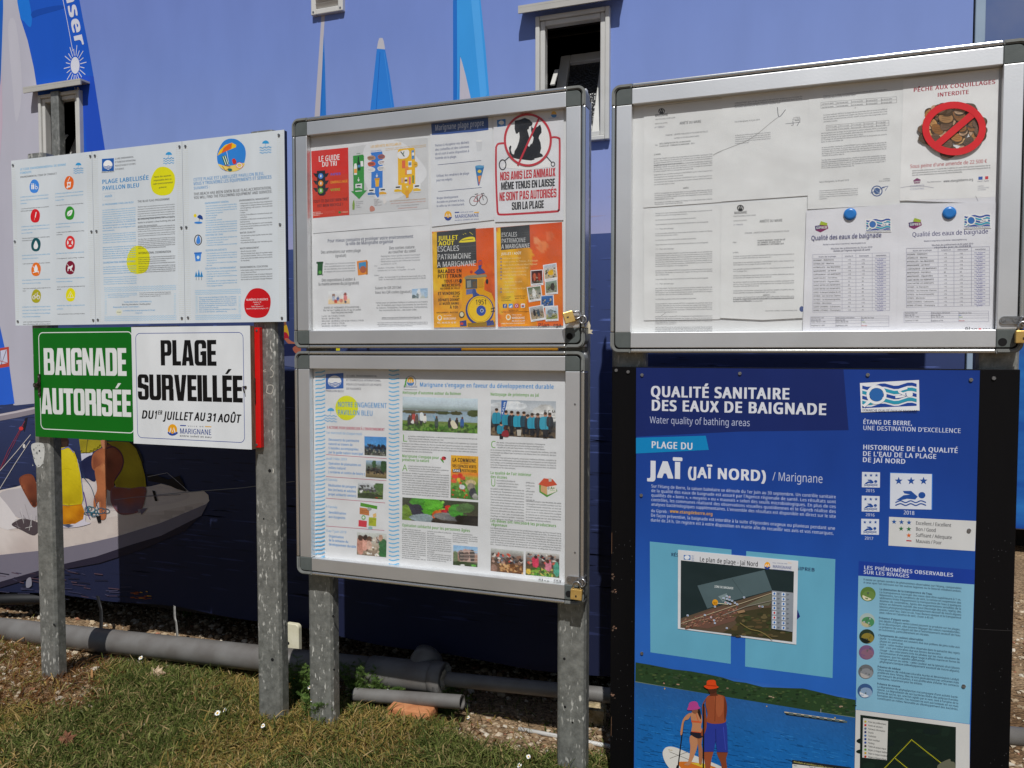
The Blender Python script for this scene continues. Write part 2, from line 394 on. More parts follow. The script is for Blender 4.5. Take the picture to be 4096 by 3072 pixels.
        if fs: s.put(pts, fs, None, cols=[(*np.clip(c, 0, 1), 1.) for c in col.reshape(-1, 3)])
    def ring(s, cx, cy, rx, ry, w, col, n=40):
        o = []; i = []
        for k in range(n):
            t = 2 * math.pi * k / n
            o.append(s.q(cx + rx * math.cos(t), cy + ry * math.sin(t))); i.append(s.q(cx + (rx - w) * math.cos(t), cy + (ry - w) * math.sin(t)))
        s.put(o + i, [(k, (k + 1) % n, n + (k + 1) % n, n + k) for k in range(n)], col)
    def line(s, px, w, col, closed=False, smooth=False, layer=None):
        if smooth: px = spline(px, closed)
        p = [Vector(s.q(*a)) for a in px]
        a = s.q(px[0][0], px[0][1]); b = s.q(px[0][0], px[0][1] + w); hw = abs(a[1] - b[1]) / 2
        n = len(p); L = []; Rr = []
        for i in range(n):
            if closed: d = (p[(i + 1) % n] - p[i - 1])
            else: d = p[min(i + 1, n - 1)] - p[max(i - 1, 0)]
            if d.length < 1e-9: d = Vector((1, 0))
            d.normalize(); nn = Vector((-d.y, d.x)) * hw
            L.append(tuple(p[i] + nn)); Rr.append(tuple(p[i] - nn))
        k = n if closed else n - 1
        return s.put(L + Rr, [(i, (i + 1) % n, n + (i + 1) % n, n + i) for i in range(k)], col, layer=layer)
    def glyphs(s, txt, O, ax, up, col, b, sh, tr, res):
        """lay txt from plane point O; ax: plane vector of one em along, up: plane vector of one em up"""
        x = 0; V = []; F = []
        items = []
        for ch in txt:
            v, f, adv = glyph(ch, res); items.append((x, v, f)); x += adv + tr
        return items, x
    def text(s, x, y, x2, h, txt, col='1c1c1e', b=0, sh=0.0, cw=0.9, tr=None, dirv=None):
        res = 4 if h * s.fr[2] > 60 else (2 if h * s.fr[2] > 22 else 1)
        tr = BW[b] * 1.7 if tr is None else tr
        O = s.q(x, y)
        if dirv is None:
            T = s.q(x, y - h * .91); hz = T[1] - O[1]; upv = Vector((0, 1))
            em = hz / (CAP + 2 * BH[b])
        items, wid = s.glyphs(txt, None, None, None, None, b, sh, tr, res)
        wid = max(wid - tr, 0.01) + 2 * BW[b]
        if dirv is None:
            if x2 is None: sx = em * cw
            else:
                X2 = s.q(x2, y)[0]
                for _ in range(3):
                    pj = PROJ(X2, s.y, O[1]); X2 = P(s.fr[0] + x2 * s.fr[2], pj[1], s.y)[0]
                sx = (X2 - O[0]) / wid
            ax, upv = Vector((sx, 0)), Vector((sh * em, em))
        else:                                        # free direction: end point and up point in frame pixels
            E, U = s.q(*dirv[0]), s.q(*dirv[1])
            ax = (Vector(E) - Vector(O)) / wid; upv = (Vector(U) - Vector(O)) / CAP
        O = Vector(O); V = []; F = []; subs = BOLD[b] if (b or res > 1) else [(-.010, 0), (.010, 0)]; lay = None
        allv = []
        for kk, (dx, dy) in enumerate(subs):
            V = []; F = []
            for gx, v, f in items:
                n = len(V)
                for a, c in v:
                    p = O + ax * (gx + a + dx + BW[b]) + upv * (c + dy + BH[b]); V.append((p.x, p.y))
                F += [tuple(n + i for i in q) for q in f]
            if not V: return
            if lay is None: lay = s.put(V, F, col, sub=0)
            else: s.put(V, F, col, sub=kk * 0.000006, layer=lay)
    def block(s, x, y, x2, h, txt, col, bg, gap=.05):
        """heavy condensed poster capitals, counters printed back in the ground colour"""
        O = s.q(x, y); hz = s.q(x, y - h)[1] - O[1]; X2 = s.q(x2, y)[0]
        for _ in range(3):
            pj = PROJ(X2, s.y, O[1]); X2 = P(s.fr[0] + x2 * s.fr[2], pj[1], s.y)[0]
        W_ = sum(.22 if c == ' ' else BLK[BASE.get(c, c)][0] + gap for c in txt) - gap; sx = (X2 - O[0]) / W_; cx = 0
        for c in txt:
            if c == ' ': cx += .22; continue
            w, solid, hole = BLK[BASE.get(c, c)][:3]
            mp = lambda pl: [(O[0] + (cx + a) * sx, O[1] + b * hz) for a, b in pl]
            for pl in solid: s.pts(mp(pl), col)
            for pl in hole: s.pts(mp(pl), bg)
            for pl in BLK[BASE.get(c, c)][3] if len(BLK[BASE.get(c, c)]) > 3 else []: s.pts(mp(pl), col)
            if c in 'ÉÈ': s.pts(mp([(.14, 1.05), (.30, 1.24), (.46, 1.24), (.26, 1.05)]), col)
            if c == 'Ê': s.pts(mp([(.02, 1.05), (.16, 1.2), (.30, 1.2), (.45, 1.05), (.31, 1.05), (.23, 1.12), (.15, 1.05)]), col)
            cx += w + gap
    def para(s, x, y, x2, lead, h, lines, col='2a2a2c', b=0, just=True, sh=0.0):
        mx = max(len(l) for l in lines)
        for i, l in enumerate(lines):
            if not l: continue
            r = 1.0 if (just and len(l) > .8 * mx) else len(l) / mx
            s.text(x, y + i * lead, x + (x2 - x) * r, h, l, col, b, sh)
    def waves(s, x, y, x2, n, amp, w, col, gap, rows=1, samp=6):
        for r_ in range(rows):
            A_ = s.q(x, y + r_ * gap); 
            pj = [(x + (x2 - x) * k / (n * samp)) for k in range(n * samp + 1)]
            X2 = s.q(x2, y + r_ * gap)[0]
            pts = []
            for k, xx in enumerate(pj):
                X = A_[0] + (X2 - A_[0]) * k / (n * samp); yy = PROJ(X, s.y, A_[1])[1]
                pts.append((xx, (yy - s.fr[1]) / s.fr[2] - amp * math.sin(2 * math.pi * k / samp)))
            s.line(pts, w, col)
    def photo(s, quad, bg, blobs=(), noise=0.12, n=(40, 30), seed=1, specks=()):
        """a printed photograph: banded background, soft blobs and mottling as ink colours on a fine grid"""
        rg = np.random.default_rng(seed); nx, ny = n
        u = np.linspace(0, 1, nx + 1); v = np.linspace(0, 1, ny + 1); UU, VV = np.meshgrid(u, v)
        bgv = [b[0] for b in bg]; bgc = np.array([lin(b[1]) for b in bg])
        img = np.stack([np.interp(VV, bgv, bgc[:, i]) for i in range(3)], -1)
        def smooth(k):
            g = rg.random((k + 2, k + 2)); x = UU * k; y = VV * k; i = x.astype(int); j = y.astype(int); fx, fy = x - i, y - j
            return (g[i, j] * (1 - fx) + g[i + 1, j] * fx) * (1 - fy) + (g[i, j + 1] * (1 - fx) + g[i + 1, j + 1] * fx) * fy
        wob = .6 * smooth(7) + .4 * smooth(15); wob2 = .5 * smooth(9) + .5 * smooth(19); img = img * (.9 + .2 * smooth(6))[..., None]
        for sp in specks:
            u0, v0, u1, v1, cols, cnt, sz = sp
            for _ in range(cnt):
                a, b_ = rg.uniform(u0, u1), rg.uniform(v0, v1); c = np.array(lin(cols[rg.integers(len(cols))]))
                rx, ry = sz * rg.uniform(.5, 1.2), sz * rg.uniform(.6, 1.6) * nx / ny * .7
                m_ = ((UU - a) / rx) ** 2 + ((VV - b_) / ry) ** 2 < 1; img[m_] = c
        for bl in blobs:
            a, b_, rx, ry, c = bl[:5]; m_ = ((UU - a) / rx) ** 2 + ((VV - b_) / ry) ** 2 + 1.1 * (wob - .5) < 1
            img[m_] = np.array(lin(c)) * (.55 + .9 * wob2[m_])[:, None]
        img = np.clip(img * (1 + noise * rg.normal(size=img.shape[:2])[..., None]), 0, 1)
        A_, B_, C_, D_ = [np.array(s.q(*p)) for p in quad]
        pt = (A_[None, None] * ((1 - UU) * (1 - VV))[..., None] + B_[None, None] * (UU * (1 - VV))[..., None] + C_[None, None] * (UU * VV)[..., None] + D_[None, None] * ((1 - UU) * VV)[..., None])
        fs = [(j * (nx + 1) + i, j * (nx + 1) + i + 1, (j + 1) * (nx + 1) + i + 1, (j + 1) * (nx + 1) + i) for j in range(ny) for i in range(nx)]
        s.put([tuple(p) for p in pt.reshape(-1, 2)], fs, None, cols=[(*np.minimum(c * s.gain, .9), 1.0) for c in img.reshape(-1, 3)])
    def sheet(s, quad, col, th=0.0006, edge=None):
        """the sheet itself: a thin slab whose front lies at plane y"""
        p = [s.q(*a) for a in quad]; s.slab(p, col, th, edge)
    def slab(s, p, col, th, edge=None):
        n = len(s.V); c = (*lin(col), 1.0); e = (*lin(edge), 1.0) if edge else c; k = len(p)
        s.V += [(a, s.y, b) for a, b in p]; s.C += [c] * k; s.F.append(tuple(n + i for i in range(k)))
        s.V += [(a, s.y, b) for a, b in p] + [(a, s.y + th, b) for a, b in p]; s.C += [e] * (2 * k)
        n += k
        for i in range(k): s.F.append((n + i, n + (i + 1) % k, n + k + (i + 1) % k, n + k + i))
        s.F.append(tuple(n + k + i for i in range(k))[::-1])
    def build(s, name, mat, parent=None):
        me = bpy.data.meshes.new(name); me.from_pydata(s.V, [], s.F)
        at = me.color_attributes.new('Col', 'FLOAT_COLOR', 'POINT')
        at.data.foreach_set('color', np.array(s.C, dtype=np.float32).ravel())
        me.materials.append(mat); me.update()
        return link(name, me, parent)
def spline(p, closed=True, n=5):
    o = []; k = len(p)
    rng = range(k) if closed else range(k - 1)
    for i in rng:
        a, b, c, d = [np.array(p[j % k] if closed else p[max(0, min(k - 1, j))], float) for j in (i - 1, i, i + 1, i + 2)]
        for t in np.linspace(0, 1, n, endpoint=False):
            o.append(tuple(.5 * ((2 * b) + (c - a) * t + (2 * a - 5 * b + 4 * c - d) * t * t + (3 * b - a - 3 * c + d) * t ** 3)))
    if not closed: o.append(tuple(p[-1]))
    return o
def town_logo(A, x, y, w, ink='27408b', sun='f0a81e', mono=False, full=True):
    """sun-and-wave emblem with the town's name: x,y top left of the disc, w width of emblem plus name (frame px)"""
    r = w * .105; cx, cy = x + r, y + r * 1.25; k = '1c1c1e' if mono else None
    A.ell(cx, cy, r, r * 1.22, k or sun, n=28)
    A.poly([(cx - r * 1.1, cy + r * .45), (cx - r * .5, cy + r * .35), (cx, cy + r * .75), (cx + r * .5, cy + r * .35), (cx + r * 1.1, cy + r * .45), (cx + r * .6, cy + r * 1.25), (cx, cy + r * 1.45), (cx - r * .6, cy + r * 1.25)], k or ink)
    A.line([(cx - r * .62, cy + r * .42), (cx - r * .34, cy - r * .42), (cx, cy + r * .28), (cx + r * .34, cy - r * .42), (cx + r * .62, cy + r * .42)], r * .24, 'f4f4f2')
    if full:
        tx = x + w * .30
        A.text(tx, y + r * 2.05, x + w, r * 1.05, 'MARIGNANE', k or ink)
        A.text(tx + w * .16, y + r * .55, tx + w * .54, r * .3, 'VILLE DE', k or ink, 1)
        A.rect(tx, y + r * .3, tx + w * .13, y + r * .52, k or ink)
        A.rect(tx + w * .56, y + r * .3, tx + w * .70, y + r * .52, k or sun)
        A.text(tx, y + r * 2.75, x + w, r * .34, 'entre soleil et eau', k or ink)
def flag_logo(A, x, y, w, h, ink='1d5aa8'):
    """blue square with a white disc and waves"""
    A.poly([(x, y), (x + w, y - w * .07), (x + w, y + h - w * .05), (x, y + h)], ink)
    A.ell(x + w * .5, y + h * .48, w * .38, h * .38, 'f2f4f6')
    for k in range(3):
        yy = y + h * (.56 + .10 * k)
        A.line(spline([(x + w * .16 + k * w * .05, yy), (x + w * .35, yy + h * .07), (x + w * .55, yy - h * .01), (x + w * .72, yy + h * .06), (x + w * .86 - k * w * .05, yy)], False), h * .045, ink)
def parasol_icon(A, cx, cy, s, col='2f95cf'):
    A.poly([(cx - s * .5, cy), (cx - s * .42, cy - s * .26), (cx - s * .18, cy - s * .42), (cx + s * .02, cy - s * .48), (cx + s * .25, cy - s * .42), (cx + s * .45, cy - s * .26), (cx + s * .52, cy)], col)
    A.line([(cx, cy - s * .05), (cx, cy + s * .45)], s * .06, col)
    A.waves(cx - s * .85, cy + s * .65, cx + s * .85, 3, s * .1, s * .10, col, s * .38, 3)
# ================================================================== SETTING
rnd = random.Random(7); rng = np.random.default_rng(7)
YW = 0.575                      # cabin wall, behind the boards
YB = 0.55                       # printed banner hanging in front of it

def ground_mat():
    m, t, b = base_mat('dry_soil', 0.95, 0, 0.1)
    tc = N(t, 'ShaderNodeTexCoord')
    a = N(t, 'ShaderNodeTexNoise', Scale=1.6, Detail=8, Roughness=0.65); t.links.new(tc.outputs['Object'], a.inputs['Vector'])
    r = N(t, 'ShaderNodeValToRGB'); e = r.color_ramp.elements
    e[0].position, e[1].position = 0.38, 0.62; e[0].color = (*lin((108, 84, 60)), 1); e[1].color = (*lin((156, 132, 104)), 1)
    t.links.new(a.outputs['Fac'], r.inputs[0])
    v = N(t, 'ShaderNodeTexVoronoi', Scale=75); t.links.new(tc.outputs['Object'], v.inputs['Vector'])
    hs = N(t, 'ShaderNodeHueSaturation'); t.links.new(r.outputs[0], hs.inputs['Color'])
    mr = N(t, 'ShaderNodeMapRange'); mr.inputs[3].default_value = 0.65; mr.inputs[4].default_value = 1.25
    sp = N(t, 'ShaderNodeSeparateColor'); t.links.new(v.outputs['Color'], sp.inputs[0]); t.links.new(sp.outputs[0], mr.inputs[0])
    t.links.new(mr.outputs[0], hs.inputs['Value']); t.links.new(hs.outputs[0], b.inputs['Base Color'])
    bp = N(t, 'ShaderNodeBump', Strength=0.9, Distance=0.012); bp.invert = True
    t.links.new(v.outputs['Distance'], bp.inputs['Height']); t.links.new(bp.outputs[0], b.inputs['Normal'])
    return m
M['soil'] = ground_mat()
bm = bmesh.new()
# the lawn dips slightly towards the drain pipe and the cabin
GY, GZS = [-200, .12, .30, 1.6, 2.8, 200], [0, 0, -.045, -.045, 0, 0]
def gz2(X, Y): return np.interp(Y, GY, GZS)
def GZ(x, y): return float(np.interp(y, GY, GZS))
S = [-150, -8, -4, 2, 8, 150]; SY = [-150, -6, -2, .12, .30, 1.6, 2.8, 8, 150]
vv = [[bm.verts.new((x, y, GZ(x, y))) for x in S] for y in SY]
for j in range(len(SY) - 1):
    for i in range(len(S) - 1): bm.faces.new((vv[j][i], vv[j][i + 1], vv[j + 1][i + 1], vv[j + 1][i]))
tag(bm_obj('ground', bm, M['soil']), kind='structure')

# ---- cabin: wall with two window openings, floor raised off the ground, dark inside
XR = P(3892, 60, YW)[0]                              # the corner of the cabin
ZB = P(1400, 2533, YB)[1]                            # lower hem of the banner
XL, ZT = -5.2, 3.3
w1 = dict(x0=P(2050 + 270 * .3617, 330, YB)[0], x1=P(2050 + 1085 * .3617, 300, YB)[0], z0=P(2050 + 1070 * .3617, 1553 * .3617, YB)[1], z1=P(2050 + 1085 * .3617, 88 * .3617, YB)[1])
w2 = dict(x0=P(312 * .5425, 480, YB)[0], x1=P(615 * .5425, 480, YB)[0], z0=0, z1=P(615 * .5425, 668 * .5425, YB)[1])
w2['z0'] = w2['z1'] - (w1['z1'] - w1['z0'])
def holes_quads(x0, x1, z0, z1, nx, nz, extra=()):
    xs = sorted(set([x0, x1] + [w[k] + s for w in (w1, w2) for k, s in (('x0', .02), ('x1', -.02))] + list(np.linspace(x0, x1, nx + 1))))
    zs = sorted(set([z0, z1] + [w[k] + s for w in (w1, w2) for k, s in (('z0', .02), ('z1', -.02))] + list(np.linspace(z0, z1, nz + 1)) + list(extra)))
    out = []
    for i in range(len(xs) - 1):
        for j in range(len(zs) - 1):
            cx, cz = (xs[i] + xs[i + 1]) / 2, (zs[j] + zs[j + 1]) / 2
            if any(w['x0'] + .02 < cx < w['x1'] - .02 and w['z0'] + .02 < cz < w['z1'] - .02 for w in (w1, w2)): continue
            out.append((xs[i], xs[i + 1], zs[j], zs[j + 1]))
    return out
cabin = empty('beach_cabin', ((XL + XR) / 2, YW + 1.1, 0), 'long beach cabin standing behind the notice boards, its front covered by a sailing banner', 'cabin')
bm = bmesh.new(); YE = YW + 2.2
for a, b_, c, d in holes_quads(XL, XR, .16, ZT, 1, 1):
    bm.faces.new([bm.verts.new((x, YW, z)) for x, z in ((a, c), (b_, c), (b_, d), (a, d))])
for (p, q) in (((XL, YW), (XL, YE)), ((XR, YW), (XR, YE)), ((XL, YE), (XR, YE))):
    bm.faces.new([bm.verts.new((*p, .16)), bm.verts.new((*q, .16)), bm.verts.new((*q, ZT)), bm.verts.new((*p, ZT))])
bm_obj('wall', bm, M['cabin'], cabin)
bm = bmesh.new()                                         # inner wall skin, coloured near-black to deepen the shade in the rooms
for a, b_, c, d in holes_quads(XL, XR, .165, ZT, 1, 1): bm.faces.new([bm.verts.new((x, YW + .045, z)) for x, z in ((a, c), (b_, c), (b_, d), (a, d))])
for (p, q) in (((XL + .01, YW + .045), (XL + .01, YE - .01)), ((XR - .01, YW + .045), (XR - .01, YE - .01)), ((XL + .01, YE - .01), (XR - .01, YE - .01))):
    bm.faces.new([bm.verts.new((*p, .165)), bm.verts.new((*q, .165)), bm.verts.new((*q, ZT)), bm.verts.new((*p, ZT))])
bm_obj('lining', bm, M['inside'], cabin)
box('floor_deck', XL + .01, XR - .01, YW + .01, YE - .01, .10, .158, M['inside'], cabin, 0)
box('roof', XL - .06, XR + .06, YW - .02, YE + .1, ZT + .002, ZT + .09, M['cabin'], cabin, .01)
for i, x in enumerate((-4.6, -3.0, -1.5, 0.2)):
    box('support_block', x, x + .35, YW + .5, YW + .9, -.18, .098, M['inside'], cabin, .004)
box('skirt_board', XL + .02, XR - .03, YW + .92, YW + .94, -.18, .0985, M['inside'], cabin, 0)
box('corner_trim', XR + .002, XR + .03, YW - .022, YW + .05, .16, ZT, M['trim'], cabin, .003)
def frost():
    m, t, b = base_mat('frosted_glass', 0.3, 0, 0.6)
    tc = N(t, 'ShaderNodeTexCoord'); v = N(t, 'ShaderNodeTexVoronoi', Scale=110); t.links.new(tc.outputs['Object'], v.inputs['Vector'])
    b.inputs['Base Color'].default_value = (*lin((40, 40, 42)), 1)
    bp = N(t, 'ShaderNodeBump', Strength=0.8, Distance=0.004); t.links.new(v.outputs['Distance'], bp.inputs['Height']); t.links.new(bp.outputs[0], b.inputs['Normal'])
    return m
M['frost'] = frost()
def frame_bm(x0, x1, z0, z1, w, y0, y1, bev=.003):
    bm = bmesh.new()
    add_box(bm, x0, x0 + w, y0, y1, z0, z1, bev); add_box(bm, x1 - w, x1, y0, y1, z0, z1, bev)
    add_box(bm, x0 + w + .0005, x1 - w - .0005, y0, y1, z1 - w, z1, bev); add_box(bm, x0 + w + .0005, x1 - w - .0005, y0, y1, z0, z0 + w, bev)
    return bm
def window(w, mullion):
    x0, x1, z0, z1 = w['x0'], w['x1'], w['z0'], w['z1']
    bm = frame_bm(x0, x1, z0, z1, .016, YB - .022, YB + .012)                    # outer rim
    fr = bm_obj('window', bm, M['pvc_white'], cabin)
    bm = frame_bm(x0 + .0165, x1 - .0165, z0 + .0165, z1 - .0165, .018, YB - .014, YB + .018)
    bm_obj('frame', bm, M['pvc_white'], fr)
    sx0, sx1, sz0, sz1 = x0 + .037, x1 - .037, z0 + .037, z1 - .04
    # opening sash, tilted inwards about its lower edge
    piv = Vector((0, YB + .025, sz0)); rot = Matrix.Rotation(R(-24), 4, 'X')
    for nm, bm, mt in (('sash', frame_bm(sx0, sx1, sz0, sz1, .038, YB + .025, YB + .062), M['pvc_white']),):
        bm.transform(Matrix.Translation(piv) @ rot @ Matrix.Translation(-piv)); sash = bm_obj(nm, bm, mt, fr)
    bm = bmesh.new(); add_box(bm, sx0 + .037, sx1 - .037, YB + .041, YB + .046, sz0 + .037, sz1 - .037)
    bm.transform(Matrix.Translation(piv) @ rot @ Matrix.Translation(-piv)); bm_obj('pane', bm, M['frost'], fr)
    bm = bmesh.new(); ht = z1 - z0                                              # stay arm of the sash
    add_box(bm, sx0 + .004, sx0 + .02, YB + .03, YB + .036, sz0 + ht * .42, sz0 + ht * .62)
    bm.transform(Matrix.Translation(Vector((0, YB + .03, sz0 + ht * .42))) @ Matrix.Rotation(R(-38), 4, 'X') @ Matrix.Translation(-Vector((0, YB + .03, sz0 + ht * .42))))
    bm_obj('stay_arm', bm, M['pvc_white'], fr)
    bm = bmesh.new(); hx0, hx1 = x0 - .054, x1 + .045                            # sloping drip hood
    add_prism(bm, [(hx0, z1 + .026), (hx1, z1 + .026), (hx1, z1 + .034), (hx0, z1 + .034)], YB - .052, YB - .001)
    add_prism(bm, [(hx0, z1 + .007), (hx1, z1 + .007), (hx1, z1 + .0255), (hx0, z1 + .0255)], YB - .052, YB - .046)
    bm_obj('hood', bm, M['hood'], fr)
    if mullion:
        xm = P(452 * .5425, 500, YB)[0]
        box('mullion', xm - .024, xm + .024, YB - .034, YB + .0, z0, z1 + .004, M['galv'], fr, .004)
window(w1, False); window(w2, True)
# vent grille, at the top of the picture
vx0, vx1, vz0 = P(1100 + 243 * .6329, 30, YB)[0], P(1100 + 443 * .6329, 30, YB)[0], P(1100 + 345 * .6329, 92 * .6329, YB)[1]
vz1 = vz0 + (vx1 - vx0) * 1.02
ve = bm_obj('air_vent', frame_bm(vx0, vx1, vz0, vz1, .022, YB - .018, YB + .01), M['pvc_white'], cabin)
box('backing', vx0 + .02, vx1 - .02, YB - .006, YB - .004, vz0 + .02, vz1 - .02, M['hollow'], ve, 0)
nsl = 7
for i in range(nsl):
    zc = vz0 + .022 + (i + .85) * (vz1 - vz0 - .044) / nsl
    bm = bmesh.new(); add_box(bm, vx0 + .021, vx1 - .021, -.001, .001, -.009, .009)
    bm.transform(Matrix.Translation((0, YB - .012, zc)) @ Matrix.Rotation(R(38), 4, 'X')); bm_obj('slat', bm, M['pvc_white'], ve)
studs('screw', [(x, YB - .0195, z, .004) for x in (vx0 + .011, vx1 - .011) for z in (vz0 + .011, vz1 - .011)], .002, M['screw'], ve)

# ---- second cabin farther back beyond the corner, with its own printed front
bx0, by = 0.62, 3.4
cab2 = empty('beach_cabin', (3, by + 1, 0), 'farther beach cabin printed with a cloudy sky over blue water', 'cabin')
m, t, b = base_mat('cloud_print', 0.5, 0, 0.2)
tc = N(t, 'ShaderNodeTexCoord'); sx = N(t, 'ShaderNodeSeparateXYZ'); t.links.new(tc.outputs['Object'], sx.inputs[0])
nz = N(t, 'ShaderNodeTexNoise', Scale=0.9, Detail=7); t.links.new(tc.outputs['Object'], nz.inputs['Vector'])
r = N(t, 'ShaderNodeValToRGB'); e = r.color_ramp.elements; e[0].position, e[1].position = .4, .68; e[0].color = (*lin((72, 98, 150)), 1); e[1].color = (*lin((126, 132, 158)), 1)
t.links.new(nz.outputs['Fac'], r.inputs[0])
r2 = N(t, 'ShaderNodeValToRGB'); e = r2.color_ramp.elements; e[0].position, e[1].position = .30, .42; e[0].color = (1, 1, 1, 1); e[1].color = (0, 0, 0, 1)
mr = N(t, 'ShaderNodeMapRange'); mr.inputs[1].default_value = 0; mr.inputs[2].default_value = 4; t.links.new(sx.outputs[2], mr.inputs[0]); t.links.new(mr.outputs[0], r2.inputs[0])
nz2 = N(t, 'ShaderNodeTexNoise', Scale=2, Detail=4); mp = N(t, 'ShaderNodeMapping'); mp.inputs['Scale'].default_value = (.4, 1, 3); t.links.new(tc.outputs['Object'], mp.inputs[0]); t.links.new(mp.outputs[0], nz2.inputs['Vector'])
r3 = N(t, 'ShaderNodeValToRGB'); e = r3.color_ramp.elements; e[0].position, e[1].position = .35, .7; e[0].color = (*lin((20, 66, 150)), 1); e[1].color = (*lin((44, 118, 190)), 1); t.links.new(nz2.outputs['Fac'], r3.inputs[0])
mx = N(t, 'ShaderNodeMixRGB'); t.links.new(r2.outputs[0], mx.inputs[0]); t.links.new(r.outputs[0], mx.inputs[1]); t.links.new(r3.outputs[0], mx.inputs[2]); t.links.new(mx.outputs[0], b.inputs['Base Color'])
box('wall', bx0, 6.5, by + .03, by + 2.2, .16, 4.4, M['cabin'], cab2, 0)
box('printed_front', bx0 + .01, 6.49, by, by + .02, .17, 4.35, m, cab2, .002)
box('support_block', bx0 + .2, 6.2, by + .3, by + 1.5, -.18, .158, M['inside'], cab2, 0)

# ================================================================== POSTS
def post(xa, xb, yf, ztop, label, chips=()):
    w = xb - xa; c = .013; d = .046
    o = [(xa, c), (xa + c * .45, c * .25), (xa + c, 0), (xb - c, 0), (xb - c * .45, c * .25), (xb, c), (xb, d), (xb - .006, d), (xb - .006, c + .004), (xa + .006, c + .004), (xa + .006, d), (xa, d)]
    bm = bmesh.new()
    lo = [bm.verts.new((x, yf + y, -.12)) for x, y in o]; hi = [bm.verts.new((x, yf + y, ztop)) for x, y in o]; n = len(o)
    for i in range(n): bm.faces.new((lo[i], lo[(i + 1) % n], hi[(i + 1) % n], hi[i]))
    bm.faces.new(hi); bm.faces.new(lo[::-1])
    ob = bm_obj('signpost', bm, M['galv'])
    tag(ob, label, 'post', 'galvanised steel posts')
    studs('bolt_hole', [(x, yf - .0008, z, rr) for x, z, rr in chips], .001, M['hollow'], ob)
    return ob
zt = P(290 * .5425, 1125 * .5425, .012)[1]
post(-2.752, -2.664, .012, zt, 'galvanised post carrying the green bathing sign', [(P(205, 2502)[0], P(205, 2502)[1], .004), (P(147, 1805)[0], P(147, 1805)[1], .004)])
zt2 = P(1955 * .5425, 960 * .5425, .012)[1]
post(-1.728, -1.632, .012, zt2, 'galvanised post with chalk marks beside the red sign edge', [(P(1070, 1885)[0], P(1070, 1885)[1], .006), (P(1081, 2644)[0], P(1081, 2644)[1], .006), (P(1046, 2078)[0], P(1046, 2078)[1], .003)])
post(-1.544, -1.450, .046, 1.99, 'galvanised post at the left end under the double display cases', [(P(1303, 2483)[0], P(1303, 2483)[1], .005), (P(1306, 2700)[0], P(1306, 2700)[1], .004)])
post(-.662, -.572, .046, 2.0, 'galvanised post below the brass padlock of the lower case', [(P(2240, 2658)[0], P(2240, 2658)[1], .004), (P(2243, 2854)[0], P(2243, 2854)[1], .004), (P(2274, 2918)[0], P(2274, 2918)[1], .003)])
post(-.498, -.400, .046, 2.0, 'galvanised post showing between the paper-filled case and the black board, nearest the sea banner strip')
post(.428, .522, .046, 2.0, 'galvanised post showing under the hasp end of the paper-filled case')
# chalk scribbles on the second post are a painted mark of that post
for pts, w, cl in (([(118, 262), (108, 266), (112, 272), (120, 270)], 2.4, False), ([(150, 242), (140, 258), (152, 272), (150, 292), (138, 296)], 3, False), ([(122, 358), (128, 334), (150, 334), (152, 350), (142, 372), (122, 366)], 3, True), ([(150, 714), (153, 722), (151, 736)], 5, False)):
    A = Art(.0116, (960, 1250, .8741)); A.line(pts, w, 'd0ccc0', closed=cl, smooth=True); A.build('chalk_mark', M['board'], bpy.data.objects['signpost.001'])
A = Art(.0116, (0, 1250, .5425))
A.poly([(232, 975), (300, 960), (328, 990), (322, 1090), (290, 1140), (262, 1120), (245, 1060)], 'c9c9c4', True)
for _ in range(30):
    A.ell(rnd.uniform(240, 325), rnd.uniform(970, 1150), rnd.uniform(2, 6), rnd.uniform(2, 9), rnd.choice(['7d807e', 'b9bab5', '8d908d']), n=7)
A.build('white_scuff', M['paper'], bpy.data.objects['signpost'])

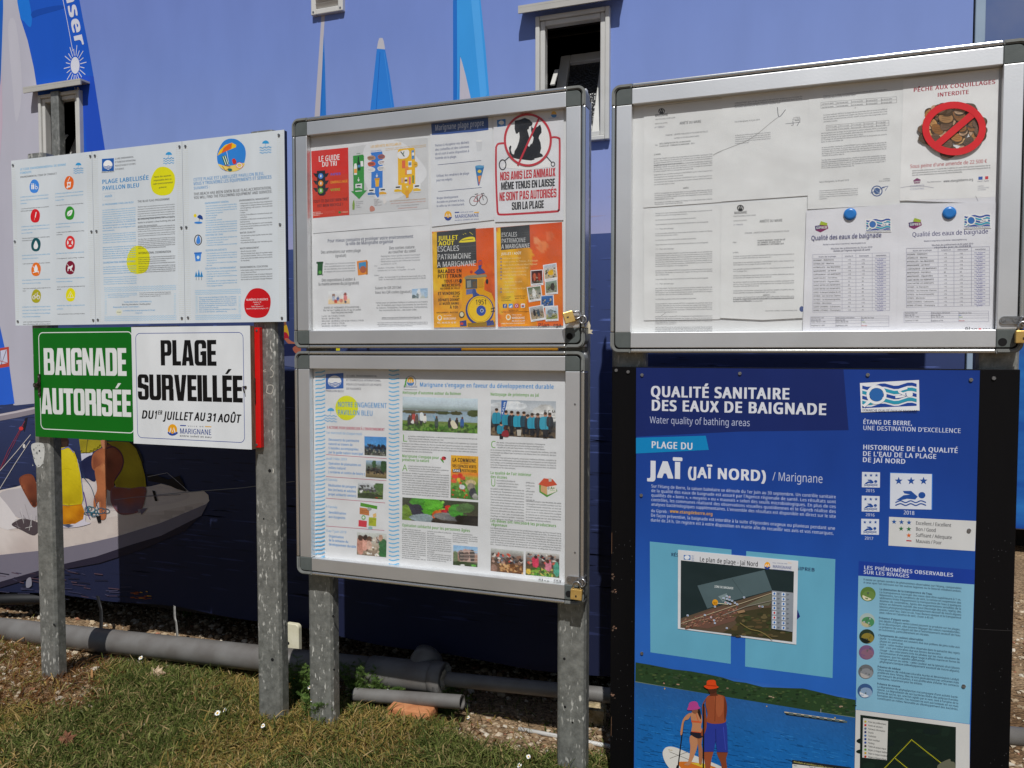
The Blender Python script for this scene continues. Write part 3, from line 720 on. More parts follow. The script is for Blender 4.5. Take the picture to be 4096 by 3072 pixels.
# ================================================================== DISPLAY CASES
CASE_PAPER = .022
def make_case(label, X0, X1, Z0, Z1, brand_px, red_dot, hasp_px, lock_px, screws=()):
    root = empty('display_case', ((X0 + X1) / 2, .03, Z0), label, 'display case', 'aluminium display cases')
    YF, YR = -.001, .046
    L, gap, w = .0105, .0035, .0435                       # outer lip, dark joint, door rail
    cr = .024                                             # outer corner radius
    def ringbar(bm, x0, x1, z0, z1): add_box(bm, x0, x1, YF, YR, z0, z1, .0035, 2)
    cl = L + gap + w                                      # length of a corner piece
    bm = bmesh.new()
    ringbar(bm, X0 + cl, X1 - cl, Z1 - L, Z1); ringbar(bm, X0 + cl, X1 - cl, Z0, Z0 + L)
    ringbar(bm, X0, X0 + L, Z0 + cl, Z1 - cl); ringbar(bm, X1 - L, X1, Z0 + cl, Z1 - cl)
    bm_obj('housing', bm, M['alu_bright'], root)
    for sx, sz in ((0, 0), (1, 0), (0, 1), (1, 1)):       # moulded corners of the housing
        o = []; i_ = []
        for k in range(9):
            a = R(90 * k / 8); o.append((cr - cr * math.cos(a), cr - cr * math.sin(a))); ri = cr - L; i_.append((cr - ri * math.cos(a), cr - ri * math.sin(a)))
        pts = [(0, cl - .0004)] + o + [(cl - .0004, 0), (cl - .0004, L)] + i_[::-1] + [(L, cl - .0004)]
        pts = [((X1 - p if sx else X0 + p), (Z1 - q if sz else Z0 + q)) for p, q in pts]
        bm = bmesh.new(); add_prism(bm, pts, YF - .001, YR + .001); 
        bmesh.ops.bevel(bm, geom=[e for e in bm.edges if all(v.co.y < YF for v in e.verts)], offset=.003, segments=2, affect='EDGES')
        bm_obj('housing_corner', bm, M['plastic'], root)
    bm_obj('gasket', frame_bm(X0 + L - .001, X1 - L + .001, Z0 + L - .001, Z1 - L + .001, .012, .010, .024, 0), M['black'], root)
    g = L + gap; bm = bmesh.new()
    for a in ((X0 + cl, X1 - cl, Z1 - cl, Z1 - g), (X0 + cl, X1 - cl, Z0 + g, Z0 + cl), (X0 + g, X0 + cl, Z0 + cl, Z1 - cl), (X1 - cl, X1 - g, Z0 + cl, Z1 - cl)):
        add_box(bm, a[0] + .0003, a[1] - .0003, 0, .0215, a[2] + .0003, a[3] - .0003, .0016, 2)
    bm_obj('door_frame', bm, M['alu'], root)
    for sx, sz in ((0, 0), (1, 0), (0, 1), (1, 1)):
        r = cr - g + .004; pts = [(g, cl)] + [(g + r - r * math.cos(R(15 * k)), g + r - r * math.sin(R(15 * k))) for k in range(7)] + [(cl, g), (cl, cl)]
        pts = [((X1 - p if sx else X0 + p), (Z1 - q if sz else Z0 + q)) for p, q in pts]
        bm = bmesh.new(); add_prism(bm, pts, -.0012, .0205); bmesh.ops.bevel(bm, geom=[e for e in bm.edges if all(v.co.y < 0 for v in e.verts)], offset=.0012, segments=1, affect='EDGES')
        bm_obj('door_corner', bm, M['plastic_dark'], root)
    box('back_panel', X0 + .004, X1 - .004, CASE_PAPER + .0016, YR - .004, Z0 + .004, Z1 - .004, M['white'], root, 0)
    box('pane', X0 + cl - .004, X1 - cl + .004, .0155, .0175, Z0 + cl - .004, Z1 - cl + .004, M['pane'], root, 0)
    # maker's lettering on the pane
    A = Art(.0151, brand_px[0]); x, y, x2, h = brand_px[1:]
    if red_dot:
        wd = (x2 - x)
        A.text(x, y, x + wd * .50, h, 'Plan', '303136', 1); A.ell(x + wd * .585, y - h * .37, h * .36, h * .36, 'cf2f3c'); A.text(x + wd * .68, y, x2, h, 'rga', '303136', 1)
    else:
        wd = (x2 - x)
        A.text(x, y, x + wd * .50, h, 'Plan', '34353a', 1); A.text(x + wd * .66, y, x2, h, 'rga', '34353a', 1)
    A.build('lettering', M['board'], root)
    if hasp_px:
        f, (ax, ay), (bx, by_) = hasp_px
        p = P(f[0] + ax * f[2], f[1] + ay * f[2]); q = P(f[0] + bx * f[2], f[1] + by_ * f[2])
        zc = (p[1] + q[1]) / 2
        bm = bmesh.new(); add_prism(bm, rr_pts(p[0], q[0], zc - .0095, zc + .0095, .009), -.0045, -.0022)
        add_box(bm, X1 - .004, X1 + .0035, -.016, .03, zc - .009, zc + .009, .001)
        add_tube(bm, [(X1 - .001 + .010 * math.cos(t), -.016, zc - .003 + .011 * math.sin(t)) for t in np.linspace(0, 2 * math.pi, 17)], .0026, 8, False)
        hs = bm_obj('hasp', bm, M['steel'], root)
        studs('screw', [(p[0] + (q[0] - p[0]) * k, -.0058, zc, .0052) for k in (.16, .62)], .0015, M['screw'], hs)
    lx, lz = P(lock_px[0][0] + lock_px[1] * lock_px[0][2], lock_px[0][1] + lock_px[2] * lock_px[0][2])
    bm = bmesh.new(); add_disc(bm, lx, -.0022, lz, .0095, .001, 20); bm_obj('lock_hole', bm, M['hollow'], root)
    if screws:
        for f, x, y in screws:
            a, b_ = P(f[0] + x * f[2], f[1] + y * f[2]); studs('rivet', [(a, -.0012, b_, .003)], .001, M['screw'], root)
    return root
FM1, FM2, FR1 = (1150, 350, .6329), (1150, 1380, .6329), (2400, 100, .8138)
mx0, mx1 = -1.551, -.566
make_case('upper display case of the stacked pair, filled with colourful beach posters', mx0, mx1, EYE + .0065, EYE + .0065 + .745, (FM1, 1583, 1513, 1730, 26), False, (FM1, (1795, 1462), (1890, 1462)), (FM1, 1783, 1572))
make_case('lower display case of the stacked pair, holding one big white poster', mx0, mx1, EYE - .744, EYE - .003, (FM2, 1585, 1500, 1730, 26), False, (FM2, (1765, 1487), (1888, 1480)), (FM2, 1778, 1572), [(FM2, 1817, 375), (FM2, 1817, 1312)])
rx0, rx1 = P(2443, 900)[0], P(4114, 700)[0]
make_case('separate display case over the black board, filled with typed white sheets', rx0, rx1, P(3000, 1412)[1], P(3000, 278)[1], (FR1, 1793, 1508, 1920, 24), True, (FR1, (1963, 1453), (2084, 1450)), (FR1, 1978, 1558))

def padlock(x, y, z, rot, label, s=1.0, tilt=0):
    root = empty('padlock', (x, y, z), label, 'padlock', 'brass padlocks')
    Mx = Matrix.Translation((x, y, z)) @ Matrix.Rotation(R(rot), 4, 'Y') @ Matrix.Rotation(R(tilt), 4, 'X') @ Matrix.Scale(s, 4)
    bm = bmesh.new(); add_box(bm, -.0165, .0165, -.0065, .0065, -.046, -.016, .0016, 2); bm.transform(Mx); bm_obj('body', bm, M['brass'], root)
    bm = bmesh.new(); pts = [(-.0105, 0, -.018), (-.0105, 0, -.006)] + [(-.0105 * math.cos(t), 0, -.006 + .0105 * math.sin(t)) for t in np.linspace(0, math.pi, 11)][1:] + [(.0105, 0, -.018)]
    add_tube(bm, pts, .0028, 10); bm.transform(Mx); bm_obj('shackle', bm, M['steel'], root)
    bm = bmesh.new(); add_box(bm, -.0022, .0022, -.0072, -.0062, -.038, -.032); bm.transform(Mx); bm_obj('stamp', bm, M['rust'], root)
xx, zz_ = P(1150 + 1840 * .6329, 1380 + 1500 * .6329); padlock(xx, -.019, zz_ + .002, 2, 'brass padlock hanging upright from the lower display case', 1.02)
xx, zz_ = P(1150 + 1852 * .6329, 350 + 1440 * .6329); padlock(xx, -.018, zz_ + .002, 72, 'brass padlock jammed sideways on the upper display case hasp', .98, -25)
xx, zz_ = P(4086, 1296); padlock(xx, -.018, zz_, 0, 'scratched brass padlock cut by the picture edge on the typed-sheet case', 1.0)
# torn tape hanging from the post beside the upper padlock
A = Art(.044, (2200, 1200, .1507))
A.slab([A.q(*p) for p in [(975, 520), (1030, 560), (1075, 680), (1060, 790), (1120, 790), (1130, 820), (1090, 850), (1135, 905), (1050, 885), (990, 905), (965, 850), (1000, 640)]], 'd8cdb4', .0015)
tag(A.build('tape_scrap', M['paper']), 'torn cream tape scrap hanging beside the sideways padlock', 'tape')
# ================================================================== BANNER (printed vinyl sheet on the cabin wall)
banner = None
def rgbmix(a, b, t): return tuple(x + (y - x) * t for x, y in zip(a, b))
A = Art(YB)
HZ = (P(2390, 932, YB)[1] + P(2330, 940, YB)[1]) / 2
SEA_T, SEA_B = lin((70, 86, 138)), lin((33, 38, 64))
SKY = [(HZ, (168, 170, 208)), (HZ + .12, (154, 164, 212)), (HZ + .45, (134, 155, 213)), (HZ + .8, (122, 145, 210)), (HZ + 1.3, (114, 134, 203)), (4, (106, 124, 196))]
zs_ = [k[0] for k in SKY]; cs_ = np.array([lin(k[1]) for k in SKY])
cell = holes_quads(XL + .02, XR - .004, ZB, ZT - .05, 220, 150, [HZ])
A.holes = [(w['x0'] + .02, w['x1'] - .02, w['z0'] + .02, w['z1'] - .02) for w in (w1, w2)]
for a, b_, c, d in cell:
    n = len(A.V); A.V += [(a, YB, c), (b_, YB, c), (b_, YB, d), (a, YB, d)]; A.F.append((n, n + 1, n + 2, n + 3))
    for x, z in ((a, c), (b_, c), (b_, d), (a, d)):
        if c >= HZ: col = [np.interp(z, zs_, cs_[:, i]) for i in range(3)]
        else:
            t_ = min(1, max(0, HZ - z) / 1.3) ** .8; col = [SEA_T[i] + (SEA_B[i] - SEA_T[i]) * t_ for i in range(3)]
            if c + .02 > HZ: pass
        A.C.append((*[float(q) for q in col], 1.0))
n_base = len(A.F)
# horizon haze line, wave streaks on the printed sea
rw = random.Random(3)
for _ in range(2600):
    z = HZ - .01 - 1.45 * rw.random() ** 1.25; dep = (HZ - z) / 1.45
    x = rw.uniform(XL, XR - .1); ln = (.03 + .12 * rw.random()) * (.5 + dep); h = (.0014 + .004 * dep) * rw.uniform(.5, 1.3)
    base = rgbmix((76, 92, 142), (36, 41, 68), dep ** .8); f = rw.choice((.72, .8, 1.18, 1.3, 1.5)) if dep < .6 else rw.choice((.75, .85, 1.15, 1.3))
    c = tuple(min(255, q * f) for q in base)
    k = 7; up = [(x + ln * i / k, z + h * math.sin(math.pi * i / k) * rw.uniform(.6, 1.2)) for i in range(k + 1)]; dn = [(x + ln * i / k, z - h * .5 * math.sin(math.pi * i / k)) for i in range(k, -1, -1)]
    A.put(up + dn[1:-1], [tuple(range(len(up + dn[1:-1])))], c, layer=1)
for _ in range(40):                                       # low clouds over the horizon
    x = rw.uniform(XL, XR - .3); z = HZ + rw.uniform(.02, .16); ln = rw.uniform(.1, .35)
    A.put([(x, z), (x + ln * .3, z + .006), (x + ln, z + .002), (x + ln * .6, z - .004)], [(0, 1, 2, 3)], (166, 160, 190), layer=1)
A.boxes = [(-99, 99, -99, 99, 1)]
D1, FF0, FF3, FT = 'c9c4cc', (0, 0, .5425), (0, 1250, .5425), (1100, 0, .6329)
# big sails at the left
A.frame(*FF0)
A.poly([(-60, -640), (60, -640), (150, -60), (165, 100), (220, 330), (265, 560), (290, 700), (330, 1150), (400, 2250), (405, 2960), (100, 2990), (60, 2600), (-60, 2500)], 'bab9c6')
A.poly([(-60, -60), (22, -60), (24, 60), (16, 300), (8, 520), (0, 700), (-60, 900)], '1c62c4')
A.poly([(60, 200), (110, 150), (150, 420), (160, 700), (120, 900), (90, 600)], 'c2c1cc', True)
A.poly([(0, 640), (14, 520), (20, 900), (0, 1200)], 'c4b2c2')
A.poly([(50, -640), (465, -640), (575, -60), (610, 130), (650, 330), (690, 560), (735, 850), (775, 1110), (800, 1290), (330, 1290), (300, 1110), (280, 690), (250, 500), (205, 300), (150, 130)], '1f59c6')
A.poly([(128, -40), (200, -40), (235, 120), (225, 200), (180, 160), (150, 120)], '1f78dc', True)
A.poly([(560, 560), (690, 560), (735, 850), (775, 1110), (640, 1110), (615, 800)], '2450c2')
A.poly([(250, 80), (430, 40), (470, 60), (300, 110), (240, 130)], '1a4cae', True)
A.line([(462, -20), (500, 170), (538, 378)], 5, 'd6d8e4')
A.text(474, -78, None, 60, 'aser', 'd6d8e4', 3, dirv=((560, 345), (548, -98)))
A.ell(555, 482, 33, 62, 'd6d8e4')
for k in range(20):
    t = 2 * math.pi * (k + .5) / 20; l = 1.0 if k % 2 else .82
    A.line([(555 + 38 * math.cos(t), 482 + 72 * math.sin(t)), (555 + 84 * l * math.cos(t), 482 + 150 * l * math.sin(t))], 6, 'd6d8e4')
A.text(548, 640, None, 30, 'S', 'd6d8e4', 2, dirv=((560, 690), (580, 636)))
A.frame(*FF3)                                             # lower left: second blue sail panel with its window
A.poly([(-40, 60), (0, 100), (36, 262), (70, 400), (108, 672), (-40, 690)], '2c63d2')
A.poly([(-40, 270), (66, 252), (70, 398), (-40, 416)], 'c04a3c'); A.poly([(-40, 290), (52, 272), (57, 372), (-40, 392)], 'c9cce0')
A.line([(2, 280), (12, 385), (30, 330), (48, 276)], 5, '5b4a58'); A.line([(-40, 345), (57, 372)], 4, 'c04a3c')
A.rect(0, 680, 215, 690, '3c486e')
A.line([(-40, 780), (120, 750), (395, 690)], 50, '8e8690'); A.line([(-40, 764), (120, 734), (395, 676)], 14, 'c4bcc2')
A.poly([(170, 850), (185, 780), (205, 775), (195, 830), (180, 880)], '24222c')
A.line([(185, 800), (150, 860), (60, 1020), (0, 1160)], 4, 'a03848'); A.line([(175, 830), (100, 980), (-10, 1180)], 3, '8a3a50'); A.line([(160, 850), (30, 1120)], 3, '7c4058')
A.ell(158, 855, 16, 14, 'd03a3a')
A.line([(228, 900), (120, 1030), (-10, 1180)], 5, 'cfc9c6'); A.line([(225, 945), (110, 1120), (0, 1300)], 5, 'cfc9c6'); A.ell(180, 985, 9, 16, 'd8d4d0')
# boat
A.poly([(-60, 1300), (0, 1310), (120, 1285), (235, 1250), (420, 1250), (620, 1222), (720, 1236), (900, 1290), (1080, 1290), (1190, 1262), (1300, 1290), (1420, 1325), (1500, 1310), (1538, 1345), (1545, 1388), (1500, 1440), (1380, 1490), (1200, 1560), (1000, 1620), (820, 1670), (560, 1740), (300, 1780), (-60, 1800)], 'd2c8c2')
A.shade([(-50, 1560), (200, 1600), (500, 1580), (860, 1500), (1200, 1460), (1500, 1400), (1380, 1486), (1000, 1614), (560, 1730), (-50, 1785)], [(0, 1600, 'd8cec8'), (400, 1660, 'd0c4bc'), (800, 1600, 'd0c4bc'), (1300, 1460, 'b8aca6'), (200, 1760, 'c0b2ac'), (900, 1620, 'c6b8b0')], 30, .02)
A.shade([(560, 1240), (720, 1244), (900, 1300), (1180, 1280), (1400, 1340), (1300, 1400), (1000, 1440), (800, 1460), (600, 1400)], [(620, 1260, 'd8d0ce'), (900, 1330, 'c2b8b4'), (1200, 1300, 'd0c6c2'), (800, 1440, 'b4a8a6')], 24, .02)
A.poly([(0, 1335), (200, 1290), (420, 1290), (560, 1300), (540, 1480), (240, 1530), (90, 1480)], 'b7b1b4', True)
A.poly([(-60, 1330), (0, 1350), (60, 1420), (110, 1490), (170, 1580), (60, 1600), (-60, 1560)], 'd9d3d2')
A.poly([(90, 1560), (180, 1520), (300, 1560), (260, 1640), (160, 1600)], '4e4448', True)
for _ in range(14):
    x, y = rw.uniform(110, 280), rw.uniform(1520, 1620); A.line([(x, y), (x + rw.uniform(-40, 60), y - rw.uniform(10, 120))], 3, rw.choice(['d8d4d2', '8e8688', '5c5458']))
A.frame(0, 2000, .6465)
A.poly([(-50, 330), (0, 325), (350, 300), (560, 262), (725, 225), (1000, 140), (1290, 20), (1250, 95), (1000, 220), (800, 280), (600, 345), (350, 400), (0, 470), (-50, 480)], '77727f')
A.poly([(1250, 95), (1000, 220), (800, 280), (600, 345), (350, 400), (0, 470), (0, 500), (350, 430), (620, 385), (900, 300), (1150, 190)], '2a2636')
for _ in range(60):
    x, y = rw.uniform(-20, 760), rw.uniform(420, 610); A.line([(x, y), (x + rw.uniform(20, 90), y + rw.uniform(2, 12))], rw.uniform(2, 6), rw.choice(['3a3a52', '20202e', '48465e', '54404a']))
for _ in range(26):
    x, y = rw.uniform(800, 915), rw.uniform(566, 614); A.line([(x, y), (x + rw.uniform(10, 34), y + rw.uniform(1, 5))], rw.uniform(2, 6), rw.choice(['9a4a1c', '8a3f1a', 'a8561e', 'c8942a' if x > 860 else '7a3a1c', '6a3424']))
A.poly([(170, 470), (196, 460), (200, 505), (168, 512)], '8a8894', True)
A.frame(*FF3)
# persons printed in the boat, seen from behind
A.frame(0, 1600, .8403)
A.shade([(95, 385), (112, 358), (150, 352), (172, 380), (190, 470), (165, 510), (130, 460)], [(110, 370, '8a4a34'), (150, 420, '6c3626'), (160, 500, '4a261c'), (110, 420, '9a5638')])
A.poly([(385, 255), (442, 250), (428, 290), (390, 298)], 'ccccde'); A.shade([(386, 296), (438, 262), (458, 290), (458, 384), (420, 372), (396, 340)], [(400, 300, '1c2244'), (450, 380, '262c50')])
A.shade([(376, 186), (492, 192), (482, 226), (432, 252), (386, 252)], [(390, 200, '8e8220'), (470, 200, '9c9022'), (430, 245, 'a89a24')], smooth=False); A.line([(420, 188), (412, 250)], 5, '6a6224')
A.poly([(258, 176), (322, 182), (320, 224), (262, 230)], '2c1c18', True); A.poly([(296, 200), (322, 196), (320, 226), (298, 228)], '3c2a22')
A.shade([(258, 230), (330, 222), (358, 246), (380, 305), (392, 380), (399, 470), (392, 494), (330, 502), (256, 490)], [(270, 240, 'd6c21e'), (340, 240, 'e0ce2c'), (375, 320, 'd8c420'), (300, 340, 'd2be18'), (390, 450, 'bca614'), (330, 480, 'b49c10'), (270, 470, 'b8a214'), (310, 420, 'ceb818')], smooth=False)
A.line([(262, 230), (300, 233), (330, 224), (356, 250)], 5, '6a6cae', smooth=True); A.line([(372, 280), (388, 350), (398, 430), (402, 480)], 3, '7c8cc4'); A.line([(300, 330), (322, 325), (345, 330)], 2, 'bca80e')
A.shade([(256, 286), (268, 300), (278, 345), (272, 385), (256, 405)], [(262, 300, 'd08a2a'), (270, 350, 'a8602c'), (260, 395, '8c4c2a')]); A.line([(262, 290), (277, 330), (278, 365), (266, 402)], 4, '5e4a86', smooth=True)
A.poly([(262, 580), (330, 596), (405, 545), (412, 578), (436, 586), (370, 604), (300, 606), (262, 600)], 'd2ccd6', True); A.poly([(300, 596), (330, 592), (356, 598), (330, 606)], '46506e')
A.shade([(256, 494), (330, 504), (393, 494), (406, 530), (400, 566), (362, 588), (300, 590), (256, 572)], [(280, 505, 'cc840e'), (360, 505, 'd48c12'), (330, 550, 'dc961c'), (395, 540, 'b0660c'), (280, 570, 'b86e0a'), (340, 585, 'a45c0a')], smooth=False)
A.shade([(438, 300), (446, 258), (476, 234), (520, 222), (520, 300), (500, 330), (470, 340), (446, 330)], [(450, 290, '7e4430'), (480, 250, 'a4603e'), (505, 270, 'b87048'), (470, 330, '8a4c34')])
A.shade([(455, 335), (480, 310), (510, 290), (512, 420), (508, 480), (508, 558), (480, 562), (474, 480), (452, 520), (450, 470), (466, 420)], [(470, 340, 'a8623e'), (500, 320, 'c07c52'), (490, 420, 'b87048'), (500, 540, 'b46e46'), (460, 500, '7a4430')])
A.poly([(484, 192), (512, 194), (508, 226), (496, 232), (486, 214)], 'b87a5a', True)
A.shade([(510, 198), (560, 196), (620, 200), (652, 232), (676, 290), (694, 360), (700, 412), (640, 420), (556, 414), (548, 390), (580, 340), (592, 290), (578, 250), (540, 218)], [(560, 205, '9a8a1c'), (620, 230, 'a89820'), (650, 300, 'b0a022'), (690, 390, '948612'), (610, 400, 'a08e14'), (560, 400, '8c7c10'), (620, 330, 'b2a220')], smooth=False)  # second vest and arm inked darker: cast shade is put into the print
A.line([(630, 200), (668, 250), (684, 300)], 8, '2c2c24', smooth=True)
A.shade([(508, 226), (545, 222), (580, 252), (590, 290), (578, 340), (550, 380), (545, 430), (520, 428), (508, 400)], [(515, 240, 'a05e42'), (560, 270, '9a523a'), (570, 330, '8c4834'), (530, 380, '84452e'), (520, 300, '6e3826')])
A.line([(512, 230), (545, 222), (578, 248), (592, 290), (580, 335), (552, 376)], 7, '5a2e44', smooth=True)
A.shade([(540, 415), (620, 420), (696, 414), (692, 480), (674, 524), (640, 540), (580, 544), (545, 510), (530, 470)], [(560, 425, '84443a'), (660, 430, '8e4a3c'), (620, 470, '94503e'), (570, 520, '6c5666'), (650, 525, '6a5264'), (600, 535, '766070')])
A.poly([(660, 520), (708, 512), (690, 530), (664, 538)], '8a8288')
A.frame(*FF3)
A.line([(620, 1210), (680, 1290), (720, 1420), (735, 1450)], 6, '284a66', smooth=True); A.line([(622, 1320), (640, 1400), (650, 1470), (670, 1520)], 8, '5e3c86', smooth=True)
for _ in range(9):
    x, y = rw.uniform(640, 800), rw.uniform(1440, 1500); A.ring(x, y, rw.uniform(14, 36), rw.uniform(10, 24), 5, rw.choice(['2c6076', '1f4a5c', '3c7a8c']))
A.poly([(715, 1500), (750, 1495), (752, 1545), (730, 1548)], '1a1a1e'); A.poly([(1040, 1450), (1080, 1440), (1090, 1445), (1050, 1490)], '6c6478')
A.poly([(1085, 1190), (1150, 1195), (1250, 1230), (1330, 1200), (1360, 1260), (1380, 1320), (1310, 1300), (1230, 1262), (1100, 1240)], '14141c')
A.line([(1095, 1210), (1240, 1180), (1300, 1230), (1400, 1320)], 4, '9a9aa4'); A.line([(1080, 1352), (1400, 1322), (1800, 1290), (2180, 1243)], 5, '8a8c92'); A.poly([(1130, 1310), (1150, 1315), (1168, 1390), (1150, 1388)], '101014')
A.line([(850, 1380), (1000, 1360), (1340, 1340)], 4, '7c7684')
# small crew figure printed between the white sign and the cases
A.poly([(2090, 80), (2112, 90), (2125, 130), (2130, 175), (2112, 190), (2092, 150)], 'd0a42c', True); A.poly([(2090, 150), (2115, 150), (2130, 185), (2120, 200), (2095, 198)], 'b02436', True)
A.poly([(2092, 70), (2104, 62), (2112, 80), (2102, 96), (2092, 92)], '8a5a44', True); A.poly([(2100, 195), (2122, 190), (2150, 212), (2178, 222), (2172, 236), (2130, 232)], 'b06a54', True)
A.poly([(2090, 245), (2130, 230), (2200, 240), (2210, 300), (2160, 345), (2100, 330)], '20264c', True); A.poly([(2160, 260), (2215, 240), (2215, 300), (2180, 300)], 'a8604c', True)
A.poly([(2085, 325), (2330, 330), (2330, 405), (2150, 400), (2085, 380)], '5a6286', True)
# sails of the boats farther out
A.frame(*FT)
A.poly([(297, 60), (318, 60), (306, 250), (285, 760), (275, 1500), (215, 1500), (250, 740)], 'bab6be'); A.poly([(309, 215), (316, 420), (324, 760), (335, 1500), (270, 1500), (284, 740)], '2a78cc'); A.line([(306, 330), (292, 720)], 3, '1d5cae')
A.poly([(652, 262), (660, 240), (680, 240), (688, 262), (696, 312), (644, 308)], 'c2c0c8'); A.poly([(644, 308), (696, 312), (725, 470), (756, 690), (880, 1500), (520, 1500), (602, 700)], '2f80d8'); A.line([(664, 330), (640, 690)], 4, '1c5cb6'); A.line([(690, 330), (740, 690)], 3, '4a96e4')
A.poly([(1124, -520), (1236, -520), (1296, -30), (1330, 300), (1356, 620), (1440, 1500), (1130, 1500), (1132, 500)], '3c9ce6'); A.poly([(1124, -520), (1140, -520), (1150, -30), (1152, 500), (1150, 1500), (1128, 1500)], '2470c8')
A.poly([(1170, 355), (1182, 390), (1206, 480), (1236, 615), (1330, 1500), (1160, 1500)], 'c2bdc8'); A.line([(1170, 355), (1160, 640)], 3, '2468b8'); A.poly([(1240, 0), (1290, 0), (1340, 600), (1300, 640)], '52aaf0')
A.poly([(240, 1495), (1460, 1495), (1460, 1640), (1300, 1720), (300, 1700)], '6e6a86')
A.frame(1140, 1340, .5787)
A.poly([(1220, 90), (1960, 90), (1960, 108), (1220, 108)], 'e0a030'); A.poly([(330, 92), (380, 92), (380, 108), (330, 108)], 'd8d020')
# creased hem, hem shadow free: a real folded strip along the lower edge
A.frame(0, 0, 1)
# the vinyl sags a little: move points of the lower edge and give the sheet soft folds
V = np.array(A.V)
f = np.clip(1 - (V[:, 2] - ZB) / .35, 0, 1) ** 2
V[:, 2] += f * (-.016 + .020 * np.sin(V[:, 0] * 2.1 + .6) + .006 * np.sin(V[:, 0] * 9.0))
A.V = [tuple(v) for v in V]
banner = A.build('printed_banner', M['vinyl'])
for p in banner.data.polygons:
    if p.index < n_base: p.use_smooth = True
tag(banner, 'large blue vinyl banner of sailing boats covering the cabin wall', 'banner')

# ================================================================== LEFT INFORMATION BOARD
FL = (0, 550, .5425)
INK, SKYB = '26262e', '3f97cb'
board = empty('information_board', (-2.2, 0, EYE + .09), 'white three-panel beach board with round coloured icons, above the green sign', 'sign')
def lp(x, y): return P(x * .5425, 550 + y * .5425, -.003)
pa, pb, pc, pd = lp(86, 172), lp(2096, -60), lp(2112, 1360), lp(111, 1385)
bx0_, bx1_ = (pa[0] + pd[0]) / 2, (pb[0] + pc[0]) / 2; bz1 = (pa[1] + pb[1]) / 2; bz0 = (pc[1] + pd[1]) / 2
s1, s2 = P(697 * .5425, 550 + 740 * .5425)[0], P(1358 * .5425, 550 + 690 * .5425)[0]
box('backing_board', bx0_ + .002, bx1_ + .001, -.0005, .0112, bz0 + .002, bz1 - .002, M['dark_side'], board, .001)
def panel(x0, x1):
    A = Art(-.003, FL); A.slab([(x0, bz1), (x1, bz1), (x1, bz0), (x0, bz0)], 'd9e0e5', .0022, '9aa2aa'); A.gain = 1.15; return A
def dots(A, xs):
    n = 86
    for x in xs:
        for i in range(n):
            z = bz0 + .012 + (bz1 - bz0 - .024) * i / (n - 1); A.put([(x - .0008, z - .0008), (x + .0008, z - .0008), (x + .0008, z + .0008), (x - .0008, z + .0008)], [(0, 1, 2, 3)], 'b9b594', layer=1)
def blob(A, x, y, rx, ry, c): A.poly([(x - rx * .5, y - ry * .9), (x + rx * .3, y - ry), (x + rx * .92, y - ry * .55), (x + rx, y + ry * .15), (x + rx * .65, y + ry * .85), (x - rx * .2, y + ry), (x - rx * .85, y + ry * .7), (x - rx, y - ry * .1)], c, True)
# panel one: code of conduct
A = panel(bx0_, s1 - .0006); dots(A, [bx0_ + .006 + .006 * k for k in range(3)] + [s1 - .006 - .006 * k for k in range(4)])
A.text(148, 243, 487, 17, 'LE CODE ENVIRONNEMENTAL DE BONNE', '52a6d4', 1); A.text(148, 270, 233, 17, 'CONDUITE', '52a6d4', 1)
A.text(150, 299, 419, 14, 'ENVIRONMENTAL CODE OF CONDUCT', INK, 1)
parasol_icon(A, 578, 205, 42, '2f95cf')
IC = [(253, 360, '3f83d6', 'p'), (509, 335, 'e0661f', 'b'), (260, 578, 'cf1822', 'c'), (514, 558, '2f8f2a', 'l'), (265, 790, '0d4f57', 'd'), (517, 775, 'd63030', 'r'), (266, 972, 'e0701e', 'f'), (518, 960, '7c102e', 'g'), (267, 1170, 'a9a31e', 'v'), (520, 1160, 'e0d800', 't')]
CAPT = {'p': (['J\'utilise les installations sanitaires pour', 'garder une eau et un sable d\'une qualité', 'préservée.'], ['I use the sanitary facilities to keep an unpolluted', 'bathing water quality.']),
 'b': (['J\'utilise les dispositifs de tri et les poubelles', 'de la plage pour conserver mes déchets et laisser', 'la plage propre.'], ['I use recycle and waste bins to keep the beach clean.']),
 'c': (['Je jette mon mégot de cigarette dans une', 'poubelle. Jeté à la mer, il mettra environ 2', 'ans à se dégrader.'], ['I throw my cigarette butt in a bin, it will take 2 years', 'to decompose in nature.']),
 'l': (['Je respecte la faune et la flore sur la plage', 'et j\'observe la nature.'], ['I respect nature and wildlife as the beach is a living', 'environment.']),
 'd': (['Je fais attention à l\'eau que j\'utilise. Mes', 'douches sont plus courtes.'], ['I don\'t waste water especially when I shower.']),
 'r': (['Je respecte les consignes de sécurité.'], ['I respect security rules.']),
 'f': (['Je ne campe pas, je n\'allume pas de feu sur la plage', 'et je n\'ai pas de feu sur la plage.'], ['I don\'t camp on the beach and don\'t light fire on the', 'beach.']),
 'g': (['Je ne viens pas avec mon animal pendant les', 'horaires de surveillance.'], ['I don\'t come with my pet during supervised swimming', 'periods.']),
 'v': (['Je favorise les modes de transports doux', 'pour venir à la plage afin de réduire mes', 'émissions de CO2 et limiter les embouteillages', 'et la pollution atmosphérique.'], ['I prefer sustainable transportation to go to the beach to', 'reduce CO2 emissions, traffic and parking problems.']),
 't': (['J\'avertis les autorités si j\'aperçois une', 'pollution.'], ['I advise authorities if I spot a pollution incident.'])}
